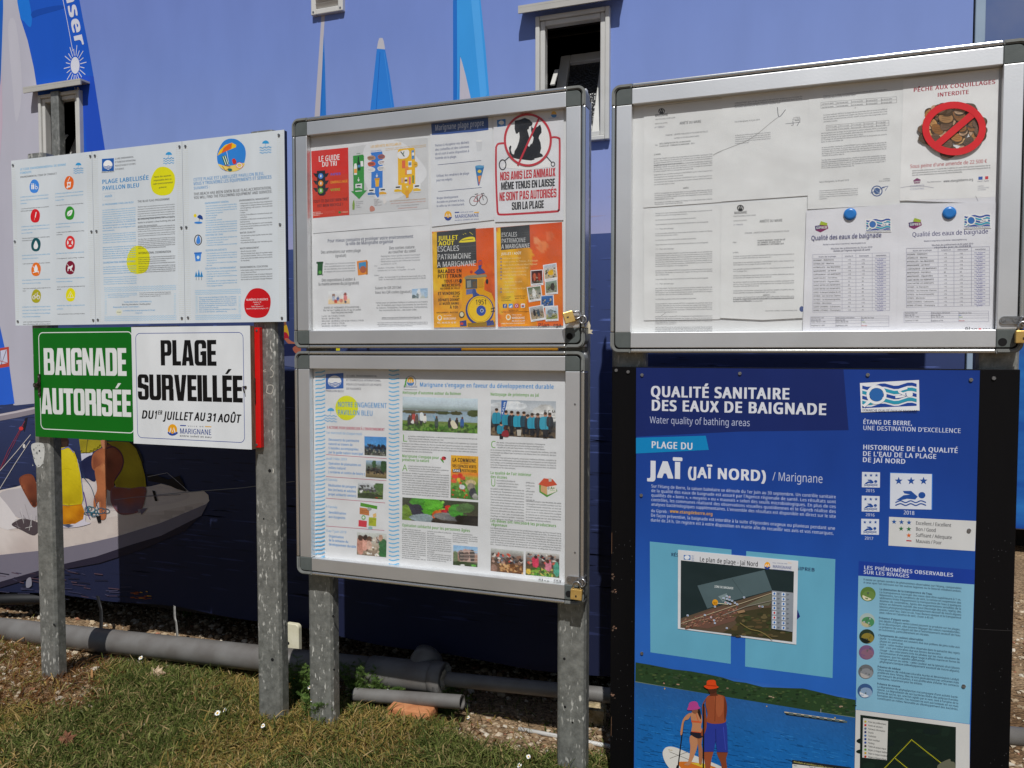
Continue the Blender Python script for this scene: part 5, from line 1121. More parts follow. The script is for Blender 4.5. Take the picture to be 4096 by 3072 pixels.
# no animals
A = paper(FM1, [(1300, 176), (1746, 132), (1744, 838), (1312, 850)], 'e6e7ec', y=CP - .0012)
A.poly([(1324, 206), (1378, 198), (1380, 244), (1326, 250)], '2f74b8'); A.ell(1352, 224, 17, 15, 'dfe8f0'); A.line([(1336, 232), (1352, 236), (1368, 230)], 3, '2f74b8', smooth=True); A.ell(1684, 168, 16, 18, 'e0b04a'); A.poly([(1668, 172), (1700, 172), (1696, 186), (1684, 190), (1672, 186)], '4a86c4', True); A.text(1650, 200, 1716, 8, 'MARIGNANE', 'a8b4cc')
RED_ = 'b8303c'
A.line(spline([(1372, 352), (1334, 356), (1321, 372), (1318, 400), (1318, 560), (1326, 760), (1330, 790), (1350, 803), (1500, 796), (1690, 784), (1712, 776), (1717, 750), (1720, 500), (1720, 340), (1712, 320), (1690, 314), (1668, 316)], False), 13, RED_)
A.poly([(1356, 500), (1400, 452), (1440, 470), (1640, 450), (1660, 470), (1688, 496), (1680, 500), (1520, 520), (1380, 508)], 'e6e7ec')
A.line([(1400, 440), (1374, 462)], 6, '26262c'); A.ring(1360, 488, 24, 34, 6, '26262c'); A.line([(1632, 430), (1668, 472)], 6, '26262c'); A.ring(1678, 484, 14, 16, 5, '26262c')
A.ell(1520, 332, 150, 166, 'e4e6ec', n=48)
DOG = [(1437, 210), (1462, 206), (1500, 192), (1530, 204), (1550, 226), (1546, 240), (1528, 248), (1526, 262), (1516, 268), (1522, 290), (1530, 320), (1540, 350), (1552, 380), (1556, 432), (1562, 456), (1540, 462), (1452, 452), (1424, 444), (1404, 416), (1400, 380), (1410, 366), (1416, 372), (1412, 396), (1420, 420), (1432, 424), (1436, 402), (1450, 380), (1464, 340), (1468, 310), (1464, 280), (1454, 292), (1444, 292), (1436, 262)]
CAT = [(1542, 242), (1552, 258), (1578, 250), (1598, 234), (1606, 262), (1606, 286), (1592, 304), (1588, 320), (1600, 350), (1604, 384), (1596, 414), (1612, 424), (1616, 436), (1560, 450), (1520, 456), (1512, 440), (1524, 400), (1540, 372), (1552, 340), (1556, 316), (1544, 296), (1540, 268)]
A.poly(DOG, '202024', False); A.poly(CAT, '202024', False); A.poly([(1518, 366), (1540, 318), (1548, 330), (1542, 352), (1528, 376)], 'dde0e8')
A.line([(1592, 192), (1456, 494)], 13, RED_); A.ring(1520, 332, 152, 168, 14, RED_, 64)
A.block(1344, 588, 1694, 52, 'NOS AMIS LES ANIMAUX', 'b42c36', 'e6e7ec'); A.block(1350, 648, 1690, 47, 'MÊME TENUS EN LAISSE', '1a1a1e', 'e6e7ec'); A.block(1340, 718, 1700, 54, 'NE SONT PAS AUTORISÉS', 'b42c36', 'e6e7ec'); A.block(1418, 774, 1620, 48, 'SUR LA PLAGE', '1a1a1e', 'e6e7ec')
A.text(1556, 793, 1698, 10, 'ARRÊTÉ MUNICIPAL N°87-12', 'c8505a', 1)
tag(A.build('poster', M['paper']), 'no-animals poster with dog and cat silhouettes in a red barred circle', 'poster', 'posters in the upper display case')
# activities
A = paper(FM1, [(156, 926), (530, 898), (902, 868), (912, 1532), (168, 1538)], 'e6e7ea', y=CP - .0012)
T1 = '2c3a60'; T2 = '3c3e48'
A.text(253, 980, 795, 23, 'Pour mieux connaitre et protéger votre environnement', T1, 1); A.text(368, 998, 668, 23, 'la ville de Marignane organise', T1, 1)
A.text(211, 1051, 463, 21, 'Des animations sur votre plage', T2); A.text(303, 1073, 371, 20, '(gratuit)', T2); A.text(642, 1024, 803, 20, 'Des sorties nature', T2); A.text(637, 1049, 810, 20, 'au coucher du soleil', T2)
A.para(590, 1072, 838, 16.5, 10.5, ['Rejoignez notre guide nature municipal', 'pour une randonnée au soleil couchant.', 'Réservation auprès de l\'Office de Tourisme', 'au 04.42.31.12.97'], '7a7c84')
A.poly([(190, 1112), (224, 1106), (220, 1184), (188, 1188)], '22542c'); A.rect(183, 1102, 226, 1112, '1a4424'); A.ell(206, 1168, 10, 11, '5aa04a'); A.poly([(214, 1184), (226, 1178), (224, 1190)], '8a8c8e')
A.para(232, 1120, 428, 16.5, 10.5, ['  Des jeux sur l\'environnement', 'Une sensibilisation sur la gestion', 'de nos déchets, leur durée de vie et', 'le respect de notre environnement'], '6e7078')
A.poly([(438, 1098), (504, 1090), (508, 1180), (446, 1188)], 'd8862c'); A.poly([(450, 1108), (500, 1100), (504, 1140), (452, 1150)], '3a86b8'); A.ell(478, 1150, 20, 22, 'a85a3c'); A.poly([(496, 1092), (508, 1100), (508, 1180), (498, 1184)], 'b06a20')
A.text(216, 1227, 428, 20, 'Des expositions à visiter à', T2); A.text(196, 1252, 451, 20, 'la mairie annexe du Jaï (gratuit)', T2)
A.photo([(258, 1288), (392, 1280), (394, 1366), (258, 1370)], [(0, 'd8dce4'), (.6, 'd6d2cc'), (.7, 'e2c8a0'), (1, 'd6b890')], [(.25, .35, .07, .14, '8a6a5a'), (.25, .6, .09, .2, 'a8b0c4'), (.45, .6, .06, .16, '5a6a9a'), (.6, .75, .08, .14, 'c87a6a'), (.8, .3, .07, .12, '8a4038'), (.8, .58, .1, .2, 'd07a7a'), (.35, .8, .08, .14, 'c8503a'), (.8, .85, .05, .1, '4a4a60')], .03, (30, 20), 5)
A.text(231, 1398, 462, 12, 'DATES ET HORAIRES D\'OUVERTURE :', T2, 1); A.text(226, 1414, 466, 12, 'Du 1er au 7 juillet et du 27 au 31 juillet', T2, 1); A.text(277, 1428, 414, 12, 'tous les jours en Août', T2, 1)
A.para(216, 1450, 482, 15.6, 11, ['Lundi : de 13h30 à 17h30', 'Mardi : de 8h à 16h', 'Mercredi : de 8h30 à 12h et de 13h30 à 17h30', 'Jeudi : de 13h30 à 17h30', 'Vendredi : de 8h30 à 17h30'], '5a5c66')
for i in range(5): A.text(196, 1450 + i * 15.6, 201, 8, '-', '5a5c66')
A.text(549, 1132, 570, 8, 'Prix :', '6a6c74'); A.para(570, 1146, 806, 16, 9.5, ['Adultes = 8 € juillet - 10 € août', 'Enfants de 3 à 12 ans = 4 € juillet - 5 € août'], '6a6c74'); A.text(549, 1192, 582, 9, 'Dates :', '6a6c74'); A.para(576, 1205, 874, 14, 10, ['Juillet : le mercredi 17 à 19h et le mercredi 24 à 19h', 'Août : le mercredi 21 à 20h30 et le mercredi 28 à 20h30'], '5e6068')
A.text(553, 1276, 720, 18, 'Suivez le GR 2013et', T2); A.text(554, 1304, 784, 18, 'lisez les QR codes (gratuit)', T2); A.photo([(787, 1274), (886, 1268), (888, 1330), (787, 1334)], [(0, '8fb0d0'), (.6, 'b4c6d6'), (1, 'b8bcae')], [(.45, .55, .12, .5, 'd8dce0'), (.35, .75, .1, .3, '7a8a90'), (.88, .5, .1, .5, '9ab4cc'), (.1, .8, .2, .2, '5a6a70')], .04, (20, 14), 2)
A.para(558, 1366, 886, 16, 11, ['Partez pour un parcours ludique et autonome au travers', '  de 16 balises qui vous racontent le territoire,', ' la nature, l\'industrie, l\'architecture, l\'urbanisme,', '      les moments de vie... de notre ville.'], '5e6068')
A.text(595, 1461, 847, 12, 'www.marignane-baladesnumeriques.fr', '3a3c48', 1); A.line([(595, 1466), (847, 1462)], 1.6, '3a3c48'); A.para(566, 1490, 886, 10.5, 7.5, ['* Un projet réalisé par l\'office de tourisme de Marignane, soutenu par la', 'ville de Marignane et ses services avec le soutien financier du département', '    des Bouches-du-Rhône et de l\'entreprise Gambetta.'], '5a5c66', 1)
tag(A.build('poster', M['paper']), 'white typed sheet about beach activities with a small green bin drawing', 'poster', 'posters in the upper display case')
def dark_title(x, y, w, h):
    A.poly([(x, y), (x + w, y - w * .055), (x + w + 2, y + h - w * .10), (x + 6, y + h)], '3a3c3e')
    for k in (.24, .5, .74): A.line([(x + 4, y + h * k), (x + w, y + h * k - w * .1)], 1.6, '6a6c6e')
# little train
A = paper(FM1, [(913, 912), (1303, 885), (1315, 1512), (925, 1518)], 'd8661c', y=CP - .0018)
A.photo([(914, 914), (1302, 887), (1314, 1511), (926, 1517)], [(0, 'd0521c'), (.35, 'd4581c'), (.6, 'e08a1c'), (1, 'd87a1a')], [(.1, .95, .5, .45, 'dfa01e'), (.08, .3, .16, .45, 'dfae24'), (.85, .7, .2, .3, 'd85c20'), (.3, .75, .35, .2, 'e39a1c')], .015, (30, 40), 4)
A.poly([(944, 914), (1190, 888), (1196, 1108), (946, 1144)], '38393c')
A.text(954, 968, 1078, 32, 'JUILLET', 'e2cc20', 3); A.text(956, 1000, 1054, 30, 'AOÛT', 'e2cc20', 3)
A.poly([(1090, 970), (1110, 955), (1150, 944), (1180, 946), (1186, 962), (1180, 974), (1090, 980)], 'e2cc20', True); A.line([(1100, 966), (1174, 958)], 4, '38393c'); A.line([(1120, 920), (1130, 926)], 3, 'c8b830'); A.line([(1150, 914), (1172, 930)], 3, 'c8b830'); A.line([(1108, 926), (1116, 930)], 3, 'c8b830')
for y, s, x2, yy in ((1038, 'ESCALES', 1086, 1024), (1088, 'PATRIMOINE', 1162, 1076), (1136, 'A MARIGNANE', 1192, 1122)): A.text(946, y, x2, 36, s, 'c9cacb', 1); 
for y0, y1 in ((1022, 998), (1062, 1036), (1074, 1048), (1118, 1088)): A.line([(950, y0), (1194, y1)], 2, '56585a')
def b1(x, y, x2, h, s): A.text(x, y, x2, h, s, '241a16', 3, tr=.06)
b1(948, 1175, 1102, 26, 'BALADES EN'); b1(948, 1206, 1102, 26, 'PETIT TRAIN'); b1(990, 1234, 1082, 20, 'TOUS LES'); b1(974, 1260, 1094, 20, 'MERCREDIS'); b1(965, 1277, 1090, 13, 'AU CŒUR DE VILLE'); b1(950, 1312, 1090, 21, 'ET VENDREDIS'); b1(1044, 1326, 1086, 13, 'AU JAÏ'); b1(952, 1352, 1088, 19, 'DÉPARTS DEVANT'); b1(958, 1374, 1084, 17, 'LE MUSÉE RAIMU'); b1(1026, 1398, 1080, 20, 'À 10h')
A.text(942, 1428, 1078, 10, 'RENSEIGNEMENTS - BILLETTERIE', '2a1a12', 2)
A.ell(962, 1456, 14, 17, 'e8e0c8'); A.ell(962, 1454, 9, 11, 'e8901e'); A.text(986, 1444, 1036, 7, 'OFFICE DE TOURISME', 'f0e0d0', 1); A.text(986, 1468, 1066, 15, 'MARIGNANE', 'f2e6d8', 1); A.text(946, 1492, 1066, 11, 'TÉL : 04 42 31 12 97', 'f4e8dc', 2)
# the train engine
A.poly([(1110, 1204), (1140, 1192), (1250, 1188), (1256, 1210), (1246, 1230), (1244, 1280), (1290, 1300), (1312, 1360), (1314, 1500), (1100, 1508), (1096, 1440), (1080, 1420), (1100, 1390)], 'd89a10', False)
A.poly([(1204, 1100), (1214, 1092), (1228, 1092), (1232, 1110), (1224, 1140), (1246, 1160), (1250, 1172), (1200, 1182), (1180, 1170), (1208, 1146)], '3a4a8a'); A.poly([(1206, 1100), (1228, 1094), (1232, 1120), (1206, 1126)], 'c0482a'); A.poly([(1120, 1198), (1140, 1188), (1256, 1180), (1262, 1196), (1120, 1212)], '8c8468')
A.rect(1126, 1212, 1200, 1270, '4a5054'); A.poly([(1134, 1222), (1160, 1218), (1162, 1262), (1136, 1266)], '8a8e88'); A.poly([(1170, 1230), (1194, 1222), (1196, 1262), (1172, 1264)], '64523e'); A.rect(1206, 1208, 1240, 1262, 'c08a1a'); A.ell(1262, 1226, 8, 16, '25282c'); A.ell(1094, 1222, 9, 14, '25282c'); A.ell(1162, 1166, 9, 10, 'b03a2c')
A.poly([(1130, 1276), (1190, 1272), (1196, 1300), (1130, 1310)], '5a6aa0'); A.poly([(1170, 1280), (1186, 1274), (1196, 1296), (1240, 1330), (1180, 1330)], '39508e', True)
A.ell(1216, 1406, 90, 96, '2f3f80'); A.ell(1218, 1402, 80, 86, 'e2b822'); A.ring(1218, 1402, 74, 80, 3, 'b88a14'); A.text(1188, 1372, 1262, 34, '1951', '1d1f2a', 1); A.ell(1225, 1410, 30, 33, '2d4a9a'); A.ell(1230, 1410, 11, 12, 'a8b6d8'); A.ell(1230, 1410, 6, 7, '1a2238'); A.line([(1286, 1400), (1312, 1392)], 5, '1a2238'); A.line([(1286, 1418), (1312, 1412)], 5, '1a2238')
A.ell(1102, 1436, 18, 22, '4a4430'); A.ell(1102, 1434, 12, 15, 'cfc8a8'); A.poly([(1090, 1478), (1130, 1470), (1134, 1508), (1092, 1508)], '2a3a7a'); A.poly([(1140, 1490), (1310, 1478), (1313, 1508), (1140, 1512)], '8a6a14'); A.poly([(1260, 1480), (1300, 1470), (1308, 1500), (1262, 1506)], '2a3a7a'); A.rect(1094, 1486, 1112, 1500, 'c03a2a')
tag(A.build('poster', M['paper']), 'orange poster showing a yellow tourist train engine numbered 1951', 'poster', 'posters in the upper display case')
# second heritage poster
A = paper(FM1, [(1318, 885), (1735, 850), (1742, 1505), (1330, 1512)], 'd8661c', y=CP - .0024)
A.photo([(1319, 887), (1734, 852), (1741, 1504), (1331, 1511)], [(0, 'cc4c1c'), (.4, 'd25a1c'), (.7, 'd8741c'), (1, 'cf5a18')], [(.18, .45, .34, .55, 'dd9a20'), (.12, .5, .2, .5, 'dfa824'), (.62, .16, .05, .04, 'e08a5a'), (.7, .22, .08, .05, 'dc7a44'), (.82, .12, .06, .05, 'd8683a'), (.3, .95, .3, .2, 'd8861c')], .02, (32, 44), 9)
A.poly([(1346, 884), (1530, 868), (1534, 1010), (1350, 1028)], '38393c')
for y, s, x2 in ((946, 'ESCALES', 1452), (984, 'PATRIMOINE', 1506), (1020, 'A MARIGNANE', 1532)): A.text(1352, y, x2, 30, s, 'c6c7c8', 1)
for y0, y1 in ((946, 926), (934, 914), (984, 962), (972, 950)): A.line([(1352, y0), (1532, y1)], 1.6, '56585a')
A.text(1352, 1060, 1478, 18, 'JUILLET / AOÛT', 'f2e2cc', 2)
for i, (s, x2) in enumerate((('Petit train touristique', 1476), ('Visites guidées du Château... À la bougie', 1582), ('Musée Raimu et Musée Albert Reynaud', 1578), ('Chapelle Notre Dame de Pitié', 1522), ('Activités ludiques enfants', 1510), ('Stand up Paddle sur l\'étang', 1510), ('Randonnées', 1426), ('  > Au coucher du soleil', 1482), ('  > À la frontale', 1440), ('Balades à cheval sur le Jaï', 1504), ('Le GR® 2013', 1430))):
    yy = 1086 + i * 21.2
    if i not in (7, 8): A.ell(1350, yy - 5, 4, 5, '3a64a8')
    A.text(1360, yy, x2, 11, s, 'f0c88a' if i != 7 else 'f0c88a')
A.para(1352, 1328, 1418, 11, 8, ['Et de nouvelles', 'propositions', 'en permanence...'], '2a1a10', 1, False, .2); A.para(1434, 1322, 1504, 14, 9, ['Connectez vous', ' pour l\'acte !'], '2a1a10', 1, False, .2)
for x, c in ((1374, '2f4f92'), (1411, '3f9ad8'), (1448, 'b83a6a'), (1488, 'e2e4e6')): A.rrect(x - 13, 1368 - (x - 1374) * .02, x + 13, 1394 - (x - 1374) * .02, .003, c)
A.text(1370, 1392, 1380, 22, 'f', 'f0f2f4', 2); A.poly([(1402, 1386), (1412, 1378), (1420, 1376), (1416, 1388), (1406, 1392)], 'f0f2f4', True); A.ring(1448, 1380, 8, 9, 3, 'f4dce4'); A.rect(1480, 1374, 1496, 1380, 'c84a58'); A.rect(1480, 1382, 1496, 1388, '5a5a62')
A.text(1398, 1412, 1462, 7, 'BILLETTERIE EN LIGNE :', '2a1a10', 1); A.text(1350, 1422, 1524, 7, 'http://www.marignane.com/escales-patrimoine-marignane', '2a1a10', 1)
A.ell(1396, 1452, 16, 19, 'e8dcc0'); A.ell(1396, 1450, 10, 12, 'e8901e'); A.text(1418, 1441, 1480, 7, 'OFFICE DE TOURISME', 'f0e0d0', 1); A.text(1418, 1463, 1500, 15, 'MARIGNANE', 'f2e6d8', 1); A.text(1418, 1480, 1502, 10, '04.42.31.12.97', 'f4e8dc', 2); A.text(1352, 1495, 1500, 9, 'www.tourisme-marignane.fr', 'f0dcc8', 1)
def polaroid(q, bg, blobs, sd, cap):
    A.poly(q, 'd9dadd'); (a, b, c, d) = [np.array(p, float) for p in q]
    ins = [a + (b - a) * .06 + (d - a) * .05, b + (a - b) * .06 + (c - b) * .05, c + (d - c) * .06 + (b - c) * .14, d + (c - d) * .06 + (a - d) * .14]
    A.photo([tuple(p) for p in ins], bg, blobs, .10, (22, 24), sd, [(.1, .3, .9, .95, ['3a3a3e', '6a5a4a', '8a8a86', 'b8a890', '4a5a3a'], 26, .07)])
    m0 = d + (c - d) * .14 + (a - d) * .05; m1 = d + (c - d) * .86 + (b - c) * .05; A.text(m0[0], m0[1], m1[0], 4.5, cap, '4a4a50')
polaroid([(1614, 1122), (1700, 1108), (1708, 1212), (1624, 1226)], [(0, 'a8b4c4'), (.5, 'c8b8a0'), (1, 'a89878')], [(.55, .6, .25, .2, 'd8a824')], 1, 'Balade en petit train')
polaroid([(1536, 1156), (1614, 1150), (1618, 1248), (1538, 1254)], [(0, '3a1c1c'), (.5, '6a2a22'), (1, '3a2420')], [(.3, .5, .12, .3, 'b85a3a'), (.7, .5, .12, .3, 'a8402c')], 2, 'Visites guidées')
polaroid([(1626, 1226), (1706, 1212), (1710, 1304), (1630, 1312)], [(0, '8a9a92'), (.5, '6a7a5a'), (1, '8a8a7a')], [(.6, .5, .2, .35, '3a3430')], 3, 'Balades à cheval')
polaroid([(1512, 1262), (1602, 1250), (1614, 1344), (1526, 1358)], [(0, '5a6a4a'), (.5, '8a8a80'), (1, 'b8b4aa')], [(.45, .5, .16, .4, 'd0d0cc')], 4, 'Chapelle Notre Dame')
polaroid([(1600, 1316), (1682, 1310), (1686, 1388), (1600, 1394)], [(0, '3a6aa8'), (.5, '2f5c9c'), (1, '2a548e')], [], 5, 'Stand up paddle sur l\'étang')
polaroid([(1526, 1388), (1618, 1372), (1632, 1466), (1540, 1482)], [(0, 'a8b0b8'), (.5, '8a7a6a'), (1, 'a89678')], [(.3, .5, .1, .3, '2a2a30'), (.6, .55, .1, .3, '3a4a5a')], 6, 'Randonnée au coucher du soleil')
polaroid([(1630, 1384), (1710, 1378), (1714, 1474), (1632, 1478)], [(0, 'c8ccd4'), (.5, '9ab4c4'), (.7, 'a8a060'), (1, '7a8a4a')], [(.35, .5, .22, .32, '7a8488')], 7, 'Le GR 2013')
tag(A.build('poster', M['paper']), 'orange heritage poster with a bullet list and scattered snapshots', 'poster', 'posters in the upper display case')

# ================================================================== LOWER CASE: one big poster
A = paper(FM2, [(168, 120), (1752, 120), (1746, 1520), (172, 1346)], 'e6e7e9', y=CP)
for xa_, xb_, ya_, yb_, n_, sl_ in ((176, 238, 168, 1338, 47, 6), (640, 706, 160, 1384, 47, 10)):
    for k in range(n_):
        y = ya_ + (yb_ - ya_) * k / (n_ - 1); A.line(spline([(xa_, y + (8 if xa_ < 300 else -2)), (xa_ + 18, y + 4), (xa_ + 36, y + 4), (xb_ - 8, y - 2), (xb_, y - 6 if xa_ < 300 else y + 1)], False), 7.5, '62acd6')
flag_logo(A, 242, 184, 112, 96); A.text(241, 296, 355, 14, 'PAVILLON BLEU', '3a3c60')
for i, (s, x2) in enumerate((('LE LABEL ENVIRONNEMENTAL', 566), ('ET TOURISTIQUE INTERNATIONAL', 590), ('POUR LES PLAGES ET LES PORTS', 593), ('DE PLAISANCE', 466))): A.text(372, 201 + i * 27, x2, 14, s, '46485c')
A.ell(374, 398, 72, 78, 'd2d41e'); A.text(317, 390, 629, 34, 'NOTRE ENGAGEMENT', '3a8ec8', 1); A.text(317, 440, 540, 34, 'PAVILLON BLEU', '3a8ec8', 1)
parasol_icon(A, 273, 418, 44, '4a9ed2'); 
A.text(250, 529, 614, 19, '5 ACTIONS POUR SENSIBILISER À L\'ENVIRONNEMENT', 'b02048', 2)
BL = '3a86c4'
def item(y, d, lines, x2s, yl): 
    A.text(243, y, 243 + 8.6 * len(d), 17, d, '5a9cd0', 0, .15)
    for i, s in enumerate(lines): A.text(258, yl + i * 26.5, x2s[i], 17, s, BL, 2)
A.text(243, 561, 471, 18, '1er mercredi de chaque mois', '6aa2d0', 0, .15)
for i, (s, x2) in enumerate((('Découverte du patrimoine', 453), ('naturel au travers de', 412), ('5 balades accompagnées', 449), ('par le guide nature municipal', 478))): A.text(259, 605 + i * 26.5, x2, 17, s, BL, 2)
A.text(243, 724, 374, 17, 'jeudi 9 Mai 2019', '6aa2d0', 0, .15)
for i, (s, x2) in enumerate((('Opération de plantations en', 465), ('milieu naturel', 368), ('( scolaires et centre de loisirs )', 489))): A.text(259, 755 + i * 27, x2, 17, s, BL, 2)
A.text(241, 857, 314, 17, 'A l\'année', '6aa2d0', 0, .15)
for i, (s, x2) in enumerate((('Réalisation de potagers', 434), ('bio (enfants et adultes', 433), ('projet solidarité séniors)', 435))): A.text(258, 893 + i * 28, x2, 17, s, BL, 2)
A.text(241, 1028, 314, 17, 'A l\'année', '6aa2d0', 0, .15)
for i, (s, x2) in enumerate((('Sensibilisation', 371), ('aux écogestes', 366))): A.text(259, 1064 + i * 28, x2, 17, s, BL, 2)
A.text(243, 1180, 371, 17, '3 au 7 juin 2019', '6aa2d0', 0, .15)
for i, (s, x2) in enumerate((('Organisation', 356), ('de la semaine du', 385), ('développement durable', 434))): A.text(260, 1214 + i * 26, x2, 17, s, BL, 2)
for y0, y1, x2 in ((692, 718, 627), (831, 858, 625), (968, 998, 617), (1144, 1172, 612)): A.line([(243, y0), (x2, y1)], 3, 'b04a6a')
DK = ['22262a', '3a3430', '1c1c20', '4a4038', '2a3440']; SKN = ['b08068', 'a06a54', 'c49a80']
A.photo([(486, 577), (626, 582), (624, 703), (487, 695)], [(0, '3f86c8'), (.45, '4a94d2'), (.55, '2a4a6a'), (.8, '3a4044'), (1, '55564e')], [], .12, (34, 30), 11, [(.15, .42, .95, .66, ['16202c', '1c2a3c', '2a2e38'], 40, .05), (0, .66, 1, 1, ['6a6a5e', '2a2a2a', '4a5a44', '8a8a80'], 60, .04)])
A.photo([(496, 728), (627, 734), (626, 845), (494, 835)], [(0, '9ab4cc'), (.3, '6a7a70'), (.6, '3a3a34'), (.75, '8a7a5a'), (1, '5a5236')], [(.85, .25, .16, .4, '2a4a2a'), (.4, .2, .1, .25, '3a5a3a')], .12, (34, 30), 12, [(.1, .4, .9, .75, DK, 50, .05)])
A.photo([(445, 866), (606, 876), (603, 976), (443, 966)], [(0, 'd0d4d8'), (.4, '9aa0a0'), (.5, '6a7a5a'), (1, '3a4a2a')], [(.85, .2, .2, .35, '4a6a3a'), (.75, .85, .08, .1, 'c02a1c'), (.4, .8, .5, .16, '34402a')], .14, (36, 26), 13, [(.05, .2, .7, .6, ['e0e0e0', '2a2a30', '5a5a5e', '3c4038'], 40, .05), (.3, .5, 1, 1, ['4a6a2a', '2a3a1c', '6a7a3a'], 40, .05)])
A.poly([(462, 996), (568, 1018), (566, 1038), (460, 1018)], '4a8a24'); A.poly([(456, 1026), (516, 1034), (516, 1078), (456, 1068)], 'b8723a'); A.para(462, 1044, 512, 7, 4, ['éteignez les lumières', 'en sortant', 'fermez le robinet'], '5a3a1c'); A.ell(481, 1090, 13, 15, '6aaa5a'); A.ell(481, 1090, 7, 8, 'e6e7e9')
A.poly([(450, 1106), (502, 1112), (500, 1152), (448, 1146)], 'c83040'); A.poly([(514, 1088), (562, 1092), (560, 1146), (512, 1142)], 'a4ac2e'); A.para(518, 1100, 558, 8, 4, ['triez vos déchets', 'recyclez', 'compostez', 'réparez'], '4a5418'); A.poly([(540, 1068), (560, 1062), (562, 1086), (542, 1092)], 'd8b070'); A.ell(518, 1036, 14, 10, '9a9a98'); A.ell(524, 1156, 14, 10, '8ab4b4')
A.photo([(440, 1182), (627, 1192), (624, 1342), (438, 1324)], [(0, 'c8ccc8'), (.3, 'b4b4aa'), (.6, 'a89884'), (1, '7a6a5a')], [(.12, .55, .14, .42, 'b88474'), (.12, .25, .09, .14, '4a342c'), (.28, .5, .1, .3, 'd09a8a'), (.28, .22, .07, .12, '3a2a24'), (.88, .6, .16, .42, '2f6a3a'), (.8, .2, .08, .13, 'b08a74'), (.42, .3, .08, .14, '5a4234'), (.42, .55, .1, .2, 'c4a090'), (.6, .3, .07, .12, 'c8c0b4')], .08, (44, 36), 14, [(.3, .6, .8, 1, ['e0dcd4', '8a7a6a', '5a4a40', 'c8b8a0'], 40, .05), (.3, .2, .75, .4, ['5a5a5e', 'd8d8d8', '8a6a5a'], 20, .04)])
# right-hand columns
GR = '5a9a34'
A.ring(779, 234, 34, 40, 3, '3a3c40', 30); A.ell(778, 226, 20, 24, 'e6a81e'); A.poly([(756, 236), (778, 240), (800, 236), (792, 254), (778, 258), (764, 254)], '3a7ab8', True); A.line([(768, 240), (773, 220), (778, 236), (783, 220), (788, 240)], 5, 'f0f0ee'); A.rect(740, 256, 820, 282, 'e6e7e9'); A.text(734, 270, 822, 15, 'MARIGNANE', '3a4a7a', 1); A.text(736, 282, 820, 5, 'entre soleil et eau', '4a4a5a')
for k in range(6): A.ell(752 - k * 2.2 + (k > 2) * 2, 214 + k * 9, 5, 6, '4a9a3a')
A.text(835, 263, 1684, 29, 'Marignane s\'engage en faveur du développement durable', '3f8ccb', 2)
A.text(727, 309, 1097, 20, 'Nettoyage d\'automne autour du Bolmon', GR, 2); A.text(1282, 320, 1590, 21, 'Nettoyage de printemps au Jaï', GR, 2)
A.photo([(728, 326), (1203, 340), (1201, 560), (726, 540)], [(0, 'c4d4e0'), (.22, 'b8c6cc'), (.33, '8a9a98'), (.36, '7a8078'), (.40, '8aa0b0'), (.68, '94a8b4'), (.70, '6a7a3a'), (.82, '4f7a22'), (1, '2f4a14')], [(.12, .44, .13, .05, '4a4a2c'), (.3, .43, .2, .04, '5a5230'), (.55, .44, .1, .05, '3a4424'), (.72, .44, .08, .06, '3a3a1c'), (.95, .42, .1, .1, '4a5430')], .07, (100, 50), 15, [(0, .76, 1, 1, ['3a6a1a', '5a8a2a', '2a4a12', '6a8a3a'], 160, .025)])
for x, y, h_, c in ((770, 480, 60, '2a2a30'), (788, 470, 66, '4a3a34'), (800, 466, 70, 'b04038'), (818, 474, 60, '5a4a44'), (846, 468, 74, '2c2c34'), (868, 470, 56, 'e0dcd4'), (942, 496, 76, '3a4a44'), (1026, 500, 60, '24242a'), (1070, 500, 64, '1e2024'), (1104, 496, 66, '2a5a9a')):
    A.poly([(x - 9, y - h_ * .4), (x + 8, y - h_ * .42), (x + 11, y + h_ * .1), (x + 6, y + h_ * .35), (x - 8, y + h_ * .35), (x - 12, y)], c, True); A.ell(x + 1, y - h_ * .52, 6, 8, '5a3a2c'); A.line([(x - 4, y + h_ * .2), (x - 5, y + h_ * .5)], 5, '1e2026'); A.line([(x + 4, y + h_ * .2), (x + 6, y + h_ * .5)], 5, '1e2026')
A.poly([(838, 432), (856, 430), (860, 474), (838, 474)], 'd8dcdc', True); A.poly([(780, 490), (796, 470), (800, 496)], 'd6d6d2', True); A.poly([(1030, 490), (1050, 476), (1076, 520), (1048, 528)], 'd4ccb4', True); A.line([(934, 470), (922, 446)], 4, '4a9ac8')
A.photo([(1286, 346), (1697, 356), (1695, 592), (1284, 572)], [(0, 'a8b0b8'), (.25, 'bcc0c4'), (.4, 'a4a8a8'), (.6, '3c4448'), (.8, '3a3430'), (1, '6a5a46')], [(.83, .3, .19, .22, 'c4c4c2'), (.9, .42, .15, .12, 'cfcfcc'), (.3, .15, .3, .12, 'c8ccd0')], .06, (90, 56), 16, [(.0, .7, 1, 1, ['3a342c', '5a4a3a', '24242a', '7a6a54'], 120, .03)])
A.poly([(1352, 350), (1390, 350), (1362, 470), (1350, 470)], '2f5fa8'); A.text(1362, 440, None, 12, 'AZUR', 'd8e2f0', 2, dirv=((1380, 360), (1352, 438))); A.text(1620, 430, 1694, 21, 'B.C.M', '2e2e30', 1); A.text(1556, 442, 1692, 9, 'Base nautique du Jaï', '4a4a4c', 1); A.text(1660, 466, 1694, 10, '13 31', '3a3a3c', 1)
